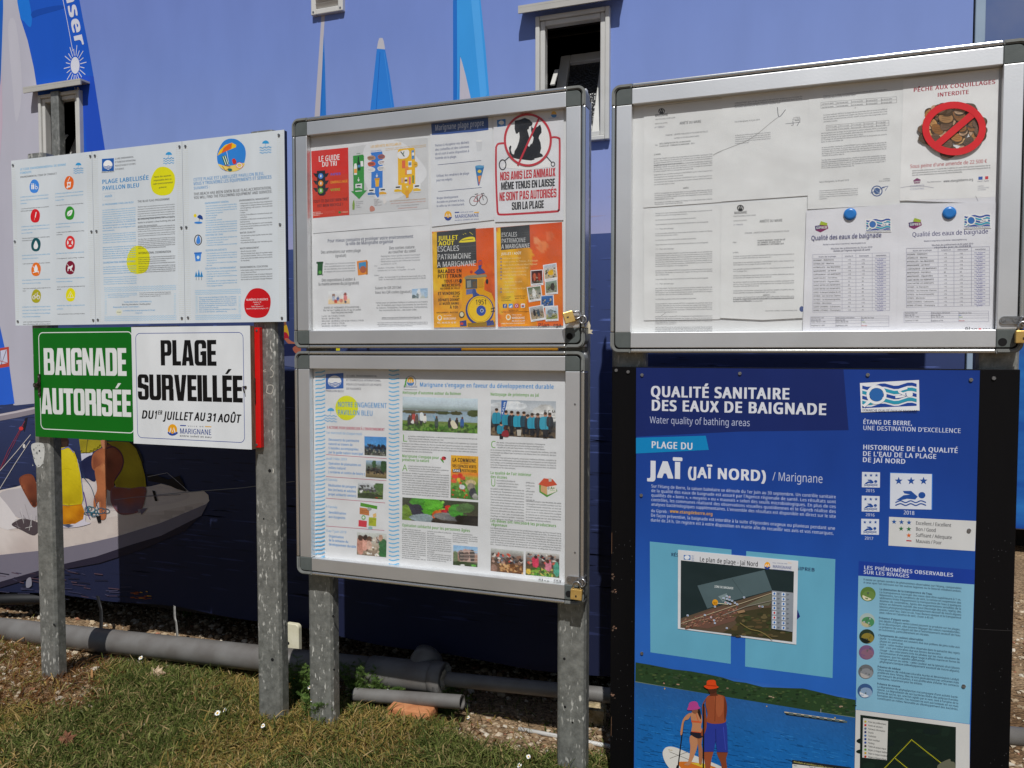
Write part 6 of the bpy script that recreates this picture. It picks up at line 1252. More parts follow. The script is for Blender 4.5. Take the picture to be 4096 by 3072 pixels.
for x, y, w_, h_, c in ((1322, 470, 26, 80, '2f8aa4'), (1352, 540, 26, 60, '2a86a0'), (1382, 480, 24, 76, '2c8ca6'), (1418, 486, 24, 80, '24303c'), (1458, 490, 28, 80, '2f98b4'), (1496, 490, 22, 80, '2a4a5a'), (1520, 500, 18, 70, '34343c'), (1548, 500, 28, 80, '2f94b0'), (1584, 500, 20, 80, '2c3440'), (1632, 502, 34, 90, '3098b2'), (1660, 490, 20, 70, '2a3038')):
    A.poly([(x - w_, y - h_ * .42), (x - w_ * .3, y - h_ * .56), (x + w_ * .4, y - h_ * .56), (x + w_, y - h_ * .4), (x + w_ * 1.05, y + h_ * .2), (x + w_ * .6, y + h_ * .36), (x - w_ * .6, y + h_ * .36), (x - w_ * 1.05, y + h_ * .2)], c, True); A.poly([(x - w_ * .5, y + h_ * .34), (x + w_ * .5, y + h_ * .34), (x + w_ * .4, y + h_ * .9), (x - w_ * .4, y + h_ * .9)], '23252c'); A.ell(x, y - h_ * .68, 10, 13, SKN[int(x) % 3]); A.ell(x, y - h_ * .78, 11, 9, '3a2a20'); A.line([(x, y - h_ * .5), (x, y + h_ * .3)], 2, '1e5a6a')
A.poly([(1450, 535), (1480, 535), (1476, 574), (1454, 573)], 'b8b4aa'); A.poly([(1362, 545), (1392, 540), (1398, 578), (1356, 574)], '8a2a34', True); A.ell(1376, 524, 10, 12, '4a2e24')
TX = '3c3e44'
def column(x, y, x2, lead, h, cap, lines, ind=0):
    for i, s in enumerate(lines):
        xx = x + (38 if (cap and i < 2) else (44 if cap and i == 2 else 0)); r = 1.0 if len(s) > .82 * max(map(len, lines)) else len(s) / max(map(len, lines))
        A.text(xx, y + i * lead, xx + (x2 - xx) * r, h, s, TX)
    if cap: A.text(x + 1, y + lead * 1.9, x + 34, lead * 3.1, cap, '6aa04a')
column(724, 580, 1200, 15.6, 9.5, 'L', ['a journée « nettoyage d\'automne » a été un succès puisque ce sont environ 80 sacs de', 'déchets qui ont été collectés, soit près de 3 m³', '250 enfants des classes de l\'école Henri Fabre ont participé à cette opération qui consistait', 'à nettoyer nos milieux naturels, du côté du chemin des Cassaires et autour du complexe sportif', 'du Bolmon, jusqu\'à l\'embouchure de la Cadière. Des enfants qui ont été aidés par les parents', 'accompagnateurs et six bénévoles du GCM qui ont mis à disposition leur véhicule 4x4 pour', 'transporter les sacs à la déchetterie.'])
A.text(724, 709, 958, 20, 'Marignane s\'engage pour', GR, 2); A.text(724, 732, 896, 19, 'préserver la nature', GR, 2)
A.ell(988, 716, 15, 12, 'b8303c'); A.poly([(966, 716), (984, 730), (988, 746), (972, 730)], '3f8a2a', True); A.ell(996, 712, 5, 5, '1c1c1e')
column(724, 768, 1020, 14.6, 9.5, 'A', ['u travers de son plan d\'amélioration des pratiques', 'phytosanitaires, la ville s\'est engagée pour préserver', 'la ressource en eau et la qualité de ses milieux', 'aquatiques. Arrêter l\'usage des pesticides dont la nocivité', 'est reconnue, c\'est également préserver la santé des agents', 'communaux qui interviennent sur les espaces verts tout autant', 'que la santé des usagers des parcs et jardins. Remplacer', 'l\'action des pesticides par des pratiques plus raisonnées ne', 'va pas sans une certaine modification du paysage urbain. Il', 'nous faudra désormais admettre quelques herbes folles qui', 'vont permettre d\'abriter plus d\'espèces animales (insectes qui', 'serviront eux-mêmes de nourriture aux oiseaux...). L\'abandon', 'des pesticides induit aussi plus de travail manuel.'])
A.photo([(1033, 696), (1206, 704), (1204, 980), (1031, 966)], [(0, 'e0a41e'), (.35, 'dc9a1c'), (.42, 'd87a2a'), (.5, 'a8a040'), (.7, '5a8a2e'), (1, '3a6a22')], [(.15, .5, .12, .06, 'd83a24'), (.35, .47, .1, .06, 'd0301c'), (.12, .6, .1, .05, 'dc5a34'), (.45, .52, .08, .05, 'd84a2a'), (.3, .57, .06, .05, 'e0b82a'), (.72, .62, .18, .07, 'c8b48a'), (.74, .72, .14, .1, '8a8274'), (.8, .85, .12, .12, '3a3c44'), (.42, .72, .1, .06, 'c8ccd0'), (.9, .93, .1, .06, '9a9a94')], .10, (44, 60), 17, [(.0, .5, .6, 1, ['4a8a2a', '2f6a1c', '7aa84a', 'c83a24'], 60, .04)])
A.text(1042, 736, 1192, 26, 'LA COMMUNE', '2a1c10', 3); A.text(1090, 750, 1144, 11, 'entretient', '8a3a1a', 1); A.text(1042, 772, 1194, 20, 'SES ESPACES VERTS', '2a1c10', 3); A.poly([(1042, 784), (1096, 780), (1098, 804), (1044, 806)], '1c1410'); A.text(1046, 800, 1092, 17, 'SANS', 'f0eeea', 3); A.text(1100, 801, 1196, 18, 'PESTICIDES', '2a1c10', 3)
A.photo([(726, 962), (1206, 994), (1204, 1146), (724, 1104)], [(0, '3a4230'), (.4, '3c3c2c'), (.7, '4a443a'), (1, '241f1a')], [(.32, .35, .2, .38, '4f9a28'), (.22, .2, .12, .2, '3f8a22'), (.42, .2, .12, .25, '5aa830'), (.15, .55, .14, .3, '2c2a3a'), (.06, .75, .08, .4, '6a8a2a'), (.28, .85, .16, .18, '8a9aa0'), (.47, .62, .05, .16, 'd0642a'), (.43, .66, .03, .16, 'c8561f'), (.51, .58, .03, .16, 'd8702c'), (.62, .34, .05, .12, 'c02a1c'), (.56, .5, .04, .1, 'b82a34'), (.58, .7, .16, .16, '7a7a78'), (.7, .75, .12, .12, '6a6c6e'), (.72, .42, .1, .25, '3f8a2a'), (.85, .3, .12, .2, '4a6a3a'), (.9, .85, .2, .3, '1c1814')], .14, (90, 40), 18, [(.2, .1, .55, .5, ['6ab83a', '3a7a1c', '88c850'], 50, .03), (.65, .3, .85, .7, ['4a9a2f', '2f6a1e'], 24, .03)])
A.text(724, 1146, 1154, 20, 'Opération solidarité pour les personnes âgées', GR, 2)
COL3 = (['La ville a mis en place un', 'plan solidarité séniors pour', 'les personnes âgées de 65 ans', 'et plus. Ce plan leur propose', 'diverses animations et activités', 'pratiques. C\'est le CCAS qui a', 'initié et mène ce projet avec le', 'concours de la direction écologie', 'et développement durable qui', 'détache un agent une matinée', 'par mois. Celui-ci propose et', 'met en œuvre des animations', 'liées au développement durable', 'comme par exemple la mise', 'en place d\'un potager bio en'], ['cultures associées à la Maison', 'du Soleil.', 'Les personnes âgées ont', 'participé à ces plantations en', 'fonction de leurs aptitudes', 'physiques et bénéficieront, en', 'retour d\'un plein de vitamines.', 'C\'est un pensionnaire de la', 'Maison du Soleil qui assure', 'l\'arrosage et le petit entretien', 'quotidien.', 'Ce projet permet de retrouver', 'les séniors volontaires pour', 'cinq séances de jardinage et', 'quatre promenades sur les'], ['cheminements piétonniers', 'en milieu naturel sans oublier', 'la sensibilisation au tri des', 'ordures ménagères, économies', 'd\'énergie et d\'eau.'])
for (x, y, x2), L_ in zip(((724, 1166, 874), (882, 1180, 1036), (1044, 1194, 1202)), COL3): A.para(x, y, x2, 12.9, 8.5, L_, TX)
A.photo([(1048, 1264), (1202, 1278), (1201, 1404), (1046, 1390)], [(0, '8ab0d4'), (.25, '9abcd8'), (.4, 'b08a7a'), (.7, '9a7a6c'), (.85, '4a5a3a'), (1, '2f3a24')], [(.55, .45, .35, .3, 'b4948a'), (.35, .5, .12, .25, '5a5452'), (.55, .5, .1, .25, '6a5a56'), (.78, .45, .1, .3, '56504e'), (.1, .6, .1, .3, '6a7a5a'), (.4, .88, .5, .1, '34442a'), (.4, .97, .1, .04, 'd8d8d4'), (.85, .95, .1, .06, '5aa83a')], .08, (40, 34), 19)
for k in range(4): A.line([(1090, 1306 + k * 20), (1200, 1304 + k * 22)], 3, 'c8b4a8')
column(1283, 620, 1698, 15.6, 9.8, 'C', ['ette année, c\'est au Jaï que s\'est déroulée l\'opération « Nettoyage de', 'Printemps » mise en place par la direction écologie et développement', 'durable de la ville avec l\'association « les Perles de la Côte Bleue »', 'et le concours du RCME. Les bénévoles, parmi lesquels des enfants, ont été', 'encouragés au départ par la présence du Maire venu les remercier de leur', 'participation.', 'Après avoir reçu une paire de gants, un sac pour mettre les déchets, une pince, le', 'tout offert par la Métropole, par petits groupes les participants se sont dispersés', 'sur la plage, sur les parkings environnants et vers les milieux naturels. Au final, ce', 'sont une cinquantaine de sacs qui ont été collectés, soit environ 8m³ de déchets', 'récupérés sur les sites nettoyés.'])
A.text(1282, 815, 1542, 20, 'La qualité de l\'air intérieur', GR, 2); A.text(1282, 840, 1388, 19, 'des écoles', GR, 2)
column(1283, 860, 1496, 17.2, 9.8, 'U', ['ne surveillance périodique de', 'la qualité de l\'air intérieur dans', 'certains établissements recevant', 'du public a été réalisée à l\'initiative de', 'la commune. Notamment pour les lieux', 'd\'accueil collectif d\'enfants de moins de 6', 'ans ou écoles maternelles et élémentaires.', 'Cette prestation d\'évaluation des moyens', 'd\'aération et de mesure des polluants', '(formaldéhyde, benzène et dioxyde de', 'carbone) a été confiée au bureau Veritas.', 'Elle s\'est déroulée sur deux périodes.', 'Une en avril - mai - juin, en période sans', 'chauffage, et l\'autre en octobre - novembre', 'en période avec chauffage. La pose des'])
A.para(1506, 874, 1562, 18, 9.5, ['différents', 'polluants', 's\'est', 'effectuée', 'un lundi', 'avec un', 'retrait le'], TX); A.para(1506, 990, 1730, 17, 9.5, ['vendredi suivant. Les résultats de cette', 'campagne sont positifs puisque sur les', '17 établissements concernés, un seul est', 'classé en B alors que tous les autres sont', 'en A+ ou en A. Cette démarche souligne', 'la volonté de la commune de préserver', 'la bonne qualité de l\'air des bâtiments', 'accueillant de jeunes enfants.'], TX)
A.poly([(1590, 886), (1600, 880), (1700, 908), (1706, 924), (1640, 962), (1592, 930)], '4a8a2a'); A.poly([(1602, 880), (1640, 892), (1640, 948), (1600, 924)], 'c89a6a'); A.poly([(1640, 892), (1698, 872), (1700, 926), (1642, 948)], 'd8d4c8'); A.poly([(1586, 880), (1620, 842), (1676, 848), (1704, 882), (1698, 886), (1640, 896)], 'c04a2c'); A.poly([(1650, 842), (1668, 840), (1670, 862), (1652, 864)], 'b8b4ac'); A.text(1662, 912, 1690, 20, 'A+', '3a6a2a', 2); A.ell(1650, 904, 8, 10, 'a8a8a4'); A.rect(1660, 918, 1692, 922, '6ab04a')
A.text(1282, 1118, 1698, 20, 'Les élèves ont rencontré les producteurs', GR, 2); A.text(1288, 1141, 1388, 18, 'régionaux', GR, 2)
A.para(1283, 1160, 1730, 14.6, 9.5, ['Les élèves des écoles ont rencontré les producteurs régionaux qui fournissent Garig', 'pour la réalisation des menus servis dans les cantines de la ville. Ils étaient six à', 'faire découvrir aux enfants les produits qui composent leurs menus. L\'occasion pour la', 'société Garig de prouver qu\'elle ne travaille qu\'avec des producteurs régionaux afin de', 'préserver une bonne et saine alimentation. Parmi ceux-ci, le Moulin du Vétaux et son', 'huile d\'olive, deux producteurs de fraises et de cerises de Carpentras, un charcutier du', 'pays de l\'Aubrac, un boulanger de Marignane, un primeur qui a présenté ses légumes', 'bio... Autant d\'étals où les enfants ont pu savourer et déguster les produits.'], TX)
CR = ['3a2e2a', '5a4038', '8a6a5a', '2a2a30', 'b09080', 'c8503a', '6a7a8a', 'd8d0c8']
A.photo([(1285, 1284), (1492, 1304), (1490, 1450), (1284, 1428)], [(0, 'b8bcb8'), (.25, '8a827c'), (.5, '4a3a34'), (.75, '6a4e3a'), (1, '5a4030')], [(.1, .85, .1, .2, '8a6a5c')], .10, (50, 40), 21, [(.05, .2, .95, .6, CR, 60, .05), (.3, .65, 1, .98, ['b88a5a', '8a5a34', 'd0a878', '6a4428'], 60, .05)])
A.photo([(1506, 1304), (1718, 1322), (1718, 1472), (1505, 1452)], [(0, 'c4c4c0'), (.2, '8a8480'), (.5, '4a3c38'), (.75, '6a5a3a'), (1, '4a5a2a')], [(.3, .4, .1, .24, 'd03a5a'), (.68, .55, .1, .24, 'c87a8c'), (.92, .65, .1, .3, '4a9a84'), (.66, .36, .05, .08, '4a342a'), (.3, .2, .05, .08, '3a2620'), (.08, .85, .08, .12, 'd8b84a')], .10, (50, 40), 22, [(.05, .1, .95, .5, CR, 46, .045), (.2, .65, .8, 1, ['4a8a2a', '2f5a1c', '7aa03a', 'c8b060'], 50, .05)])
tag(A.build('poster', M['paper']), 'large white sustainable-development poster with blue wave columns in the lower case', 'poster')

# ================================================================== RIGHT CASE: typed sheets
def rp(quad, col='ebecec', k=0, y=None): return paper(FR1, quad, col, CP - .0005 * k)
TG = '74757a'
def typed(x, y, x2, lead, rows, seed, h=7, col=TG):
    r_ = random.Random(seed); W_ = 'VU le Code Général des Collectivités Territoriales notamment les articles relatifs à la police des baignades et aux activités nautiques CONSIDÉRANT qu\'il y a lieu d\'assurer la sécurité des baigneurs sur la plage du Jaï pendant la saison estivale ARTICLE la baignade est autorisée dans la zone surveillée délimitée par des bouées et réservée aux usagers de l\'étang'.split()
    i = r_.randrange(len(W_)); 
    for k in range(rows):
        s = ''
        while len(s) < 78: s += W_[i % len(W_)] + ' '; i += 1
        f = 1 if (k < rows - 1) else r_.uniform(.2, .7); s = s[:int(78 * f)].strip(); A.text(x, y + k * lead, x + (x2 - x) * f, h, s, col)
# sheet one
A = rp([(215, 395), (605, 352), (600, 870), (213, 898)]); A.line([(228, 404), (603, 360)], 1.5, '8a8a88')
A.ell(303, 424, 16, 15, '1c1c1e'); A.line([(292, 430), (298, 414), (303, 426), (308, 414), (314, 430)], 3.5, 'e0e0de'); A.text(270, 452, 334, 14, 'MARIGNANE', '2a2a2e', 1); A.text(272, 468, 370, 7, 'DIRECTION FAMILLE SPORT LOISIRS', TG, 1); A.text(270, 489, 332, 6, 'SERVICE DES SPORTS', TG); A.text(268, 508, 318, 8, 'n° 190321', '5a5a72')
A.text(391, 490, 497, 14, 'ARRÊTÉ DU MAIRE', '3e3f44', 1); A.text(322, 546, 530, 8, 'DOMAINE : LIBERTÉS PUBLIQUES ET POUVOIRS DE POLICE', TG, 1); A.text(364, 560, 488, 7, 'AUTRES ACTES RÉGLEMENTAIRES', TG); A.text(270, 594, 286, 7, 'Objet :', TG); A.text(292, 588, 446, 8, 'RÉGLEMENTATION DE LA BAIGNADE', '3e3f44', 1); A.text(292, 600, 464, 8, 'PLAGE DU JAÏ - COMMUNE DE MARIGNANE - 2019', '3e3f44', 1); A.text(265, 641, 300, 8, 'LE MAIRE,', '3e3f44', 1)
typed(264, 662, 552, 10, 4, 1); typed(264, 694, 552, 10, 4, 2); typed(265, 740, 552, 12, 2, 3); typed(266, 764, 552, 12, 3, 4); A.text(408, 806, 436, 8, 'ARRÊTE', '3e3f44', 1); typed(268, 832, 552, 9.6, 4, 5); typed(268, 876, 552, 9, 2, 6)
tag(A.build('notice_sheet', M['paper']), 'typed order sheet with round black emblem at the top left corner of the case', 'notice', 'typed sheets in the case above the black board')
# sheet two: mostly empty, signed
A = rp([(600, 352), (1030, 306), (1024, 838), (596, 868)], k=1); typed(662, 388, 994, 10, 3, 7); A.text(662, 480, 786, 8, 'Fait à Marignane, le 6 juin 2019', TG); A.text(950, 459, 984, 7, 'Le Maire,', TG); A.text(946, 468, 986, 7, 'Éric Le Dissès', TG)
typed(664, 546, 838, 10, 5, 8, 6); A.line([(912, 486), (984, 478)], 2.2, '6a6c74'); A.line([(948, 472), (950, 492), (940, 494)], 2.4, '5a5c66'); A.line([(958, 470), (984, 470), (968, 496)], 2.4, '5a5c66')
A.line([(872, 404), (880, 452), (912, 416)], 3, '5e5f64', smooth=True); A.line([(920, 258), (908, 296)], 2, '8a8a8a'); A.line([(880, 450), (840, 480), (780, 530), (720, 570), (640, 602), (580, 626), (556, 640)], 2, '8c8c8a', smooth=True)
tag(A.build('notice_sheet', M['paper']), 'nearly blank typed sheet with a signature and a long scratch', 'notice', 'typed sheets in the case above the black board')
# sheet three: tables, stamp
A = rp([(1026, 306), (1492, 260), (1474, 882), (1020, 906)], k=2); typed(1098, 352, 1412, 11, 2, 9)
def grid(x0, y0, x1, y1, nx, ny, slope, c='9a9a9c'):
    for k in range(ny + 1): A.line([(x0, y0 + (y1 - y0) * k / ny), (x1, y0 + (y1 - y0) * k / ny + slope)], 1.5, c)
    for k in range(nx + 1):
        x = x0 + (x1 - x0) * k / nx; yy = slope * k / nx; A.line([(x, y0 + yy), (x, y1 + yy)], 1.5, c)
grid(1086, 380, 1458, 410, 5, 2, -28); grid(1112, 494, 1420, 520, 5, 2, -26)
for i in range(5):
    for k in range(2): A.text(1092 + i * 72, 392 + k * 16 - i * 5.4, 1148 + i * 72, 6, ('43°25\'%d.84N' % (31 + i * 7 + k)), TG); A.text(1118 + i * 60, 504 + k * 14 - i * 5, 1164 + i * 60, 6, ('5°11\'%d.20E' % (14 + i * 3 + k)), TG)
A.text(1242, 411, 1266, 6, '- 3 -', TG); typed(1098, 446, 1412, 11, 4, 10); typed(1086, 536, 1412, 11, 3, 11); typed(1086, 568, 1410, 10.5, 2, 12); typed(1090, 606, 1408, 10, 5, 13); typed(1088, 668, 1404, 9.6, 5, 14); A.text(1078, 776, 1224, 9, 'Fait à Marignane, le 09 avril 2019', TG); A.text(1392, 760, 1426, 7, 'Le Maire,', TG); A.text(1372, 771, 1426, 7, 'Éric Le Dissès', TG); typed(1078, 818, 1268, 10, 5, 15, 6)
A.ring(1361, 816, 28, 27, 5, '3a5488', 28); A.ell(1361, 816, 15, 16, '4a648f'); A.line([(1340, 800), (1380, 834)], 3, '8a9ab8'); A.line([(1386, 798), (1416, 792), (1402, 814)], 3, '3e5690'); A.line([(1330, 826), (1400, 796)], 2.5, '3e5690')
tag(A.build('notice_sheet', M['paper']), 'typed sheet with two small tables and a round blue stamp', 'notice', 'typed sheets in the case above the black board')
# shellfish poster
A = rp([(1492, 268), (1962, 210), (1945, 880), (1472, 862)], 'eaeaf0', k=3)
A.poly([(1492, 268), (1962, 210), (1945, 845), (1472, 864)], 'eaeaf0')
A.text(1539, 330, 1944, 22, 'PÊCHE AUX COQUILLAGES', 'a02438', 2); A.text(1657, 354, 1814, 22, 'INTERDITE', 'a02438', 2)
r_ = random.Random(5)
for k in range(54):
    a = r_.uniform(0, 6.28); q_ = r_.random() ** .5; x, y = 1726 + 150 * q_ * math.cos(a), 510 + 118 * q_ * math.sin(a); c = r_.choice(['a8743c', 'c09058', '8a5c30', 'd0a872', '6a5240', 'b8987a', '94704a', '5a4838']); rx_ = r_.uniform(24, 44)
    A.ell(x, y, rx_, rx_ * .72, '4a3826', r_.uniform(-50, 50)); A.ell(x - 3, y - 3, rx_ * .9, rx_ * .62, c, r_.uniform(-50, 50))
    for j in range(3): A.line([(x - rx_ * .6, y - 8 + j * 9), (x + rx_ * .5, y - 12 + j * 8)], 2, rgbmix(tuple(int(c[i:i + 2], 16) for i in (0, 2, 4)), (50, 40, 30), .4))
A.line([(1836, 436), (1644, 600)], 34, 'c8252c'); A.ring(1738, 512, 156, 132, 34, 'c8252c', 56)
A.text(1524, 704, 1902, 19, 'Sous peine d\'une amende de 22 500 €', 'b04048', 0); A.para(1534, 720, 1918, 11, 7, ['selon l\'arrêté préfectoral n° 13-2018-08-21-008 du 21 août 2018 portant interdiction de la', 'pêche professionnelle et de loisir des moules, huîtres, palourdes sur le littoral de l\'étang de Berre et', 'dans des zones administratives du Grand port Maritime de Marseille.'], '3e3f48', 1)
A.poly([(1540, 764), (1558, 752), (1576, 760), (1572, 778), (1544, 780)], '7a3a64'); A.text(1544, 776, 1572, 9, 'GIPREB', 'e2dce4', 2); A.text(1608, 776, 1680, 7, 'Plus d\'informations :', '6a6a74'); A.text(1688, 774, 1834, 13, 'www.etangdeberre.org', '3a3a44', 1); A.rect(1860, 746, 1880, 760, '3a5ca8'); A.rect(1882, 745, 1892, 759, 'e4e4e8'); A.rect(1893, 744, 1908, 758, 'c8404a'); A.text(1854, 772, 1912, 6, 'Liberté • Égalité', '7a7a84'); A.text(1524, 798, 1594, 10, 'CHARENTE', '9a9cb0'); A.text(1524, 812, 1594, 9, 'CENTRE', 'a8aabc'); A.para(1856, 796, 1912, 9, 6, ['PRÉFET', 'DES BOUCHES', 'DU RHÔNE'], '9a9ca8')
A.line([(1476, 800), (1560, 790), (1640, 800)], 1.6, '9a98a8', smooth=True); A.line([(1846, 840), (1858, 866)], 2, '8a8a94')
tag(A.build('poster', M['paper']), 'shellfish ban poster with a red barred circle over brown clams', 'poster')
# lower typed sheet
A = rp([(213, 908), (596, 884), (592, 1446), (216, 1452)], k=1)
y = 930
for k, n_ in enumerate((2, 1, 1, 1, 2, 1, 1, 1, 7, 3, 1, 1, 4, 1, 5, 4, 4, 1, 3, 2)):
    if n_ == 1: A.text(272, y, 272 + (120, 200, 260, 90)[k % 4], 7, ('ARTICLE 2 : Respect de la sécurité', 'Les infractions au présent arrêté seront constatées et poursuivies', 'Toute embarcation et engin non immatriculé est interdit dans la zone de baignade', '7.1 - Plan de balisage')[k % 4], TG, 1)
    else: typed(272, y, 552, 10.2, n_, 20 + k, 6.6)
    y += 10.2 * n_ + 12
A.line([(300, 1430), (326, 1412)], 1.6, '8a8a8a'); 
tag(A.build('notice_sheet', M['paper']), 'densely typed page below the emblem order sheet', 'notice', 'typed sheets in the case above the black board')
A = rp([(596, 880), (1014, 850), (996, 1440), (800, 1450), (590, 1440)], 'edeeee', k=4)
A.ell(690, 900, 17, 16, '1c1c1e'); A.line([(678, 906), (685, 890), (690, 902), (695, 890), (702, 906)], 3.5, 'e0e0de'); A.text(660, 930, 722, 14, 'MARIGNANE', '2a2a2e', 1); A.text(656, 944, 766, 7, 'DIRECTION FAMILLE SPORT LOISIRS', TG, 1); A.text(656, 966, 722, 6, 'SERVICE DES SPORTS', TG); A.text(656, 986, 702, 7, 'n° 190323', '6a6a80')
A.text(784, 972, 897, 14, 'ARRÊTÉ DU MAIRE', '3e3f44', 1); A.text(711, 1027, 930, 8, 'DOMAINE : LIBERTÉS PUBLIQUES ET POUVOIRS DE POLICE', TG, 1); A.text(652, 1072, 674, 7, 'Objet :', TG); A.text(774, 1064, 910, 8, 'PLAN DE BALISAGE - PLAGE DU JAÏ', '3a3a40', 2); A.text(774, 1074, 888, 8, 'DU SAMEDI 29 JUIN 2019', '3a3a40', 2); A.text(774, 1084, 904, 8, 'AU DIMANCHE 1 SEPTEMBRE 2019', '3a3a40', 2); A.text(652, 1122, 682, 8, 'Le Maire,', TG)
yy = 1140
for k, n_ in enumerate((2, 2, 2, 2, 3, 2, 3)): typed(655, yy, 954, 10, n_, 50 + k, 6.8); yy += 10 * n_ + 12
A.text(800, 1332, 834, 8, 'ARRÊTE', '3a3a40', 1); typed(654, 1350, 954, 10, 2, 61, 6.8); A.text(812, 1408, 970, 6, 'Hôtel de Ville - CS 80022 - 13700 MARIGNANE CEDEX', TG); A.ell(992, 1396, 12, 14, '4a5a8a', n=16)
tag(A.build('notice_sheet', M['paper']), 'typed order with round black emblem in the lower row, overlapping the dense page', 'notice', 'typed sheets in the case above the black board')
def results(quad, dx, label, title_, sub, by_, rows, x0, x1, yt, yb, cx, k, logo, dem, tx, ty):
    global A
    A = rp(quad, 'eaeaf0', k=k)
    lx, ly = logo; A.poly([(lx, ly + 6), (lx + 60, ly - 4), (lx + 66, ly + 18), (lx + 28, ly + 38), (lx + 4, ly + 28)], '7a2a5c'); A.poly([(lx + 22, ly), (lx + 30, ly - 18), (lx + 62, ly - 8), (lx + 58, ly + 4)], '9aae2e'); A.poly([(lx + 2, ly + 6), (lx + 30, ly + 2), (lx + 30, ly + 20), (lx + 2, ly + 24)], '3a3a6a'); A.text(lx + 6, ly + 21, lx + 60, 13, 'GIPREB', 'f0ecf2', 2)
    demarche(A, *dem)
    A.text(tx[0], ty, tx[1], 24, 'Qualité des eaux de baignade', '3a3a70', 0); A.text(tx[0] + 58, ty + 25, tx[0] + 268, 8, 'Résultats en temps réel sur le site internet : www.etangdeberre.org', '3a3a60', 1)
    A.text(tx[0] + 96, ty + 46, tx[0] + 300, 9, sub, '3a3a60', 1); A.text(tx[0] + 108, ty + 57, tx[0] + 290, 9, by_, '3a3a60', 1)
    n_ = len(rows); sl = -(x1 - x0) * .022; rh = (yb - yt - 20) / n_
    for i in range(n_ + 1): A.line([(x0, yt + 20 + rh * i), (x1, yt + 20 + rh * i + sl)], 1.5, 'a4a4b4')
    A.line([(x0, yt), (x1, yt + sl)], 1.5, 'a4a4b4')
    for c in cx + [x0, x1]: o = sl * (c - x0) / (x1 - x0); A.line([(c, yt + o), (c, yb + o)], 1.5, 'a4a4b4')
    for i, s in enumerate(('Nom de la plage', 'Escherichia coli', 'Entérocoques', 'Interprétation')):
        c0 = ([x0] + cx)[i]; c1 = (cx + [x1])[i]; A.text(c0 + (c1 - c0) * .2, yt + 15 + sl * (c0 - x0) / (x1 - x0), c1 - (c1 - c0) * .2, 7, s, '3a3a60', 1)
    for i, (nm, a, b) in enumerate(rows):
        y = yt + 20 + rh * (i + .68); w0 = cx[0] - x0; A.text(x0 + 3, y, x0 + min(w0 * .95, 6 + len(nm) * 5.4), 7, nm, '44444e', 1)
        A.text(cx[0] + 28, y - 2, cx[0] + 28 + 5 * len(a), 7, a, '44444e'); A.text(cx[1] + 28, y - 3, cx[1] + 28 + 5 * len(b), 7, b, '44444e')
        bad = (a == '107'); A.text(cx[2] + 14, y - 8, cx[2] + 68, 6.5, 'Eau de bonne' if not bad else 'Eau de qualité', '5a5a9c', 1); A.text(cx[2] + 24, y - .5, cx[2] + 54, 6.5, 'qualité' if not bad else 'moyenne', '5a5a9c', 1)
    y0 = yb + 22; yl = [y0, y0 + 11, y0 + 20, y0 + 34, y0 + 52]
    for y in yl: A.line([(x0 - 12, y), (x1 - 4, y + sl * .5)], 1.4, 'a4a4b4')
    for c in (x0 - 12, x0 + (x1 - x0) * .3, x0 + (x1 - x0) * .63, x1 - 4): A.line([(c, y0 + sl * .5 * (c - x0) / (x1 - x0)), (c, y0 + 52 + sl * .5 * (c - x0) / (x1 - x0))], 1.4, 'a4a4b4')
    for i, rr in enumerate((('Escherichia coli', 'Entérocoques intestinaux', 'Qualité de l\'eau'), ('Moins de 100', 'Moins de 100', 'Bon'), ('Entre 100 et 1 000', 'Entre 100 et 370', 'Moyen'), ('Supérieur à 1 000', 'Supérieur à 370', 'Mauvais'))):
        for j, s in enumerate(rr): A.text(x0 - 8 + (0, .31, .64)[j] * (x1 - x0 + 8), yl[i] + 8 + (i == 3) * 4, x0 - 8 + (0, .31, .64)[j] * (x1 - x0 + 8) + len(s) * 3.9, 6.2, s, '4a4a58' if j < 2 or i == 0 else ('3a6ab0', '7a9a3a', 'c03a3a')[i - 1], 1 if i == 0 or j == 2 else 0)
    tag(A.build('notice_sheet', M['paper']), label, 'notice', 'bathing water result tables')
def demarche(A, x0, y0, x1, y1, cap=True):
    """framed emblem of waves, a magnifier and a swimmer"""
    w, h = x1 - x0, y1 - y0; hh = h * .82
    A.poly([(x0, y0 + h * .04), (x1, y0 - h * .06), (x1 + w * .01, y0 + h * .94), (x0 + w * .02, y1)], 'e8eaee')
    for k in range(5):
        yy = y0 + h * .12 + k * hh * .2; c = ('24479a', '2f9ab4')[k % 2]; top = [(x0 + w * (.04 + .92 * i / 12), yy + h * .05 * math.sin(i * 1.05) - h * .06 * i / 12) for i in range(13)]
        A.poly(top + [(a, b + hh * .13) for a, b in top[::-1]], c)
    A.ring(x0 + w * .28, y0 + h * .42, w * .17, h * .31, w * .045, 'eef0f2'); A.ell(x0 + w * .28, y0 + h * .42, w * .115, h * .22, '2f6ab0'); A.line([(x0 + w * .17, y0 + h * .62), (x0 + w * .06, y0 + h * .80)], h * .09, 'eef0f2')
    A.ell(x0 + w * .84, y0 + h * .40, w * .055, h * .10, 'eef0f2'); A.line([(x0 + w * .80, y0 + h * .20), (x0 + w * .66, y0 + h * .30), (x0 + w * .76, y0 + h * .44), (x0 + w * .60, y0 + h * .50)], h * .07, 'eef0f2', smooth=True)
    if cap: A.poly([(x0 + w * .02, y0 + h * .86), (x1, y0 + h * .78), (x1, y0 + h * .93), (x0 + w * .02, y1 - h * .01)], 'e8eaee'); A.text(x0 + w * .04, y1 - h * .04, x1 - w * .03, h * .085, 'DÉMARCHE QUALITÉ EAUX DE BAIGNADE', '24305a', 1)
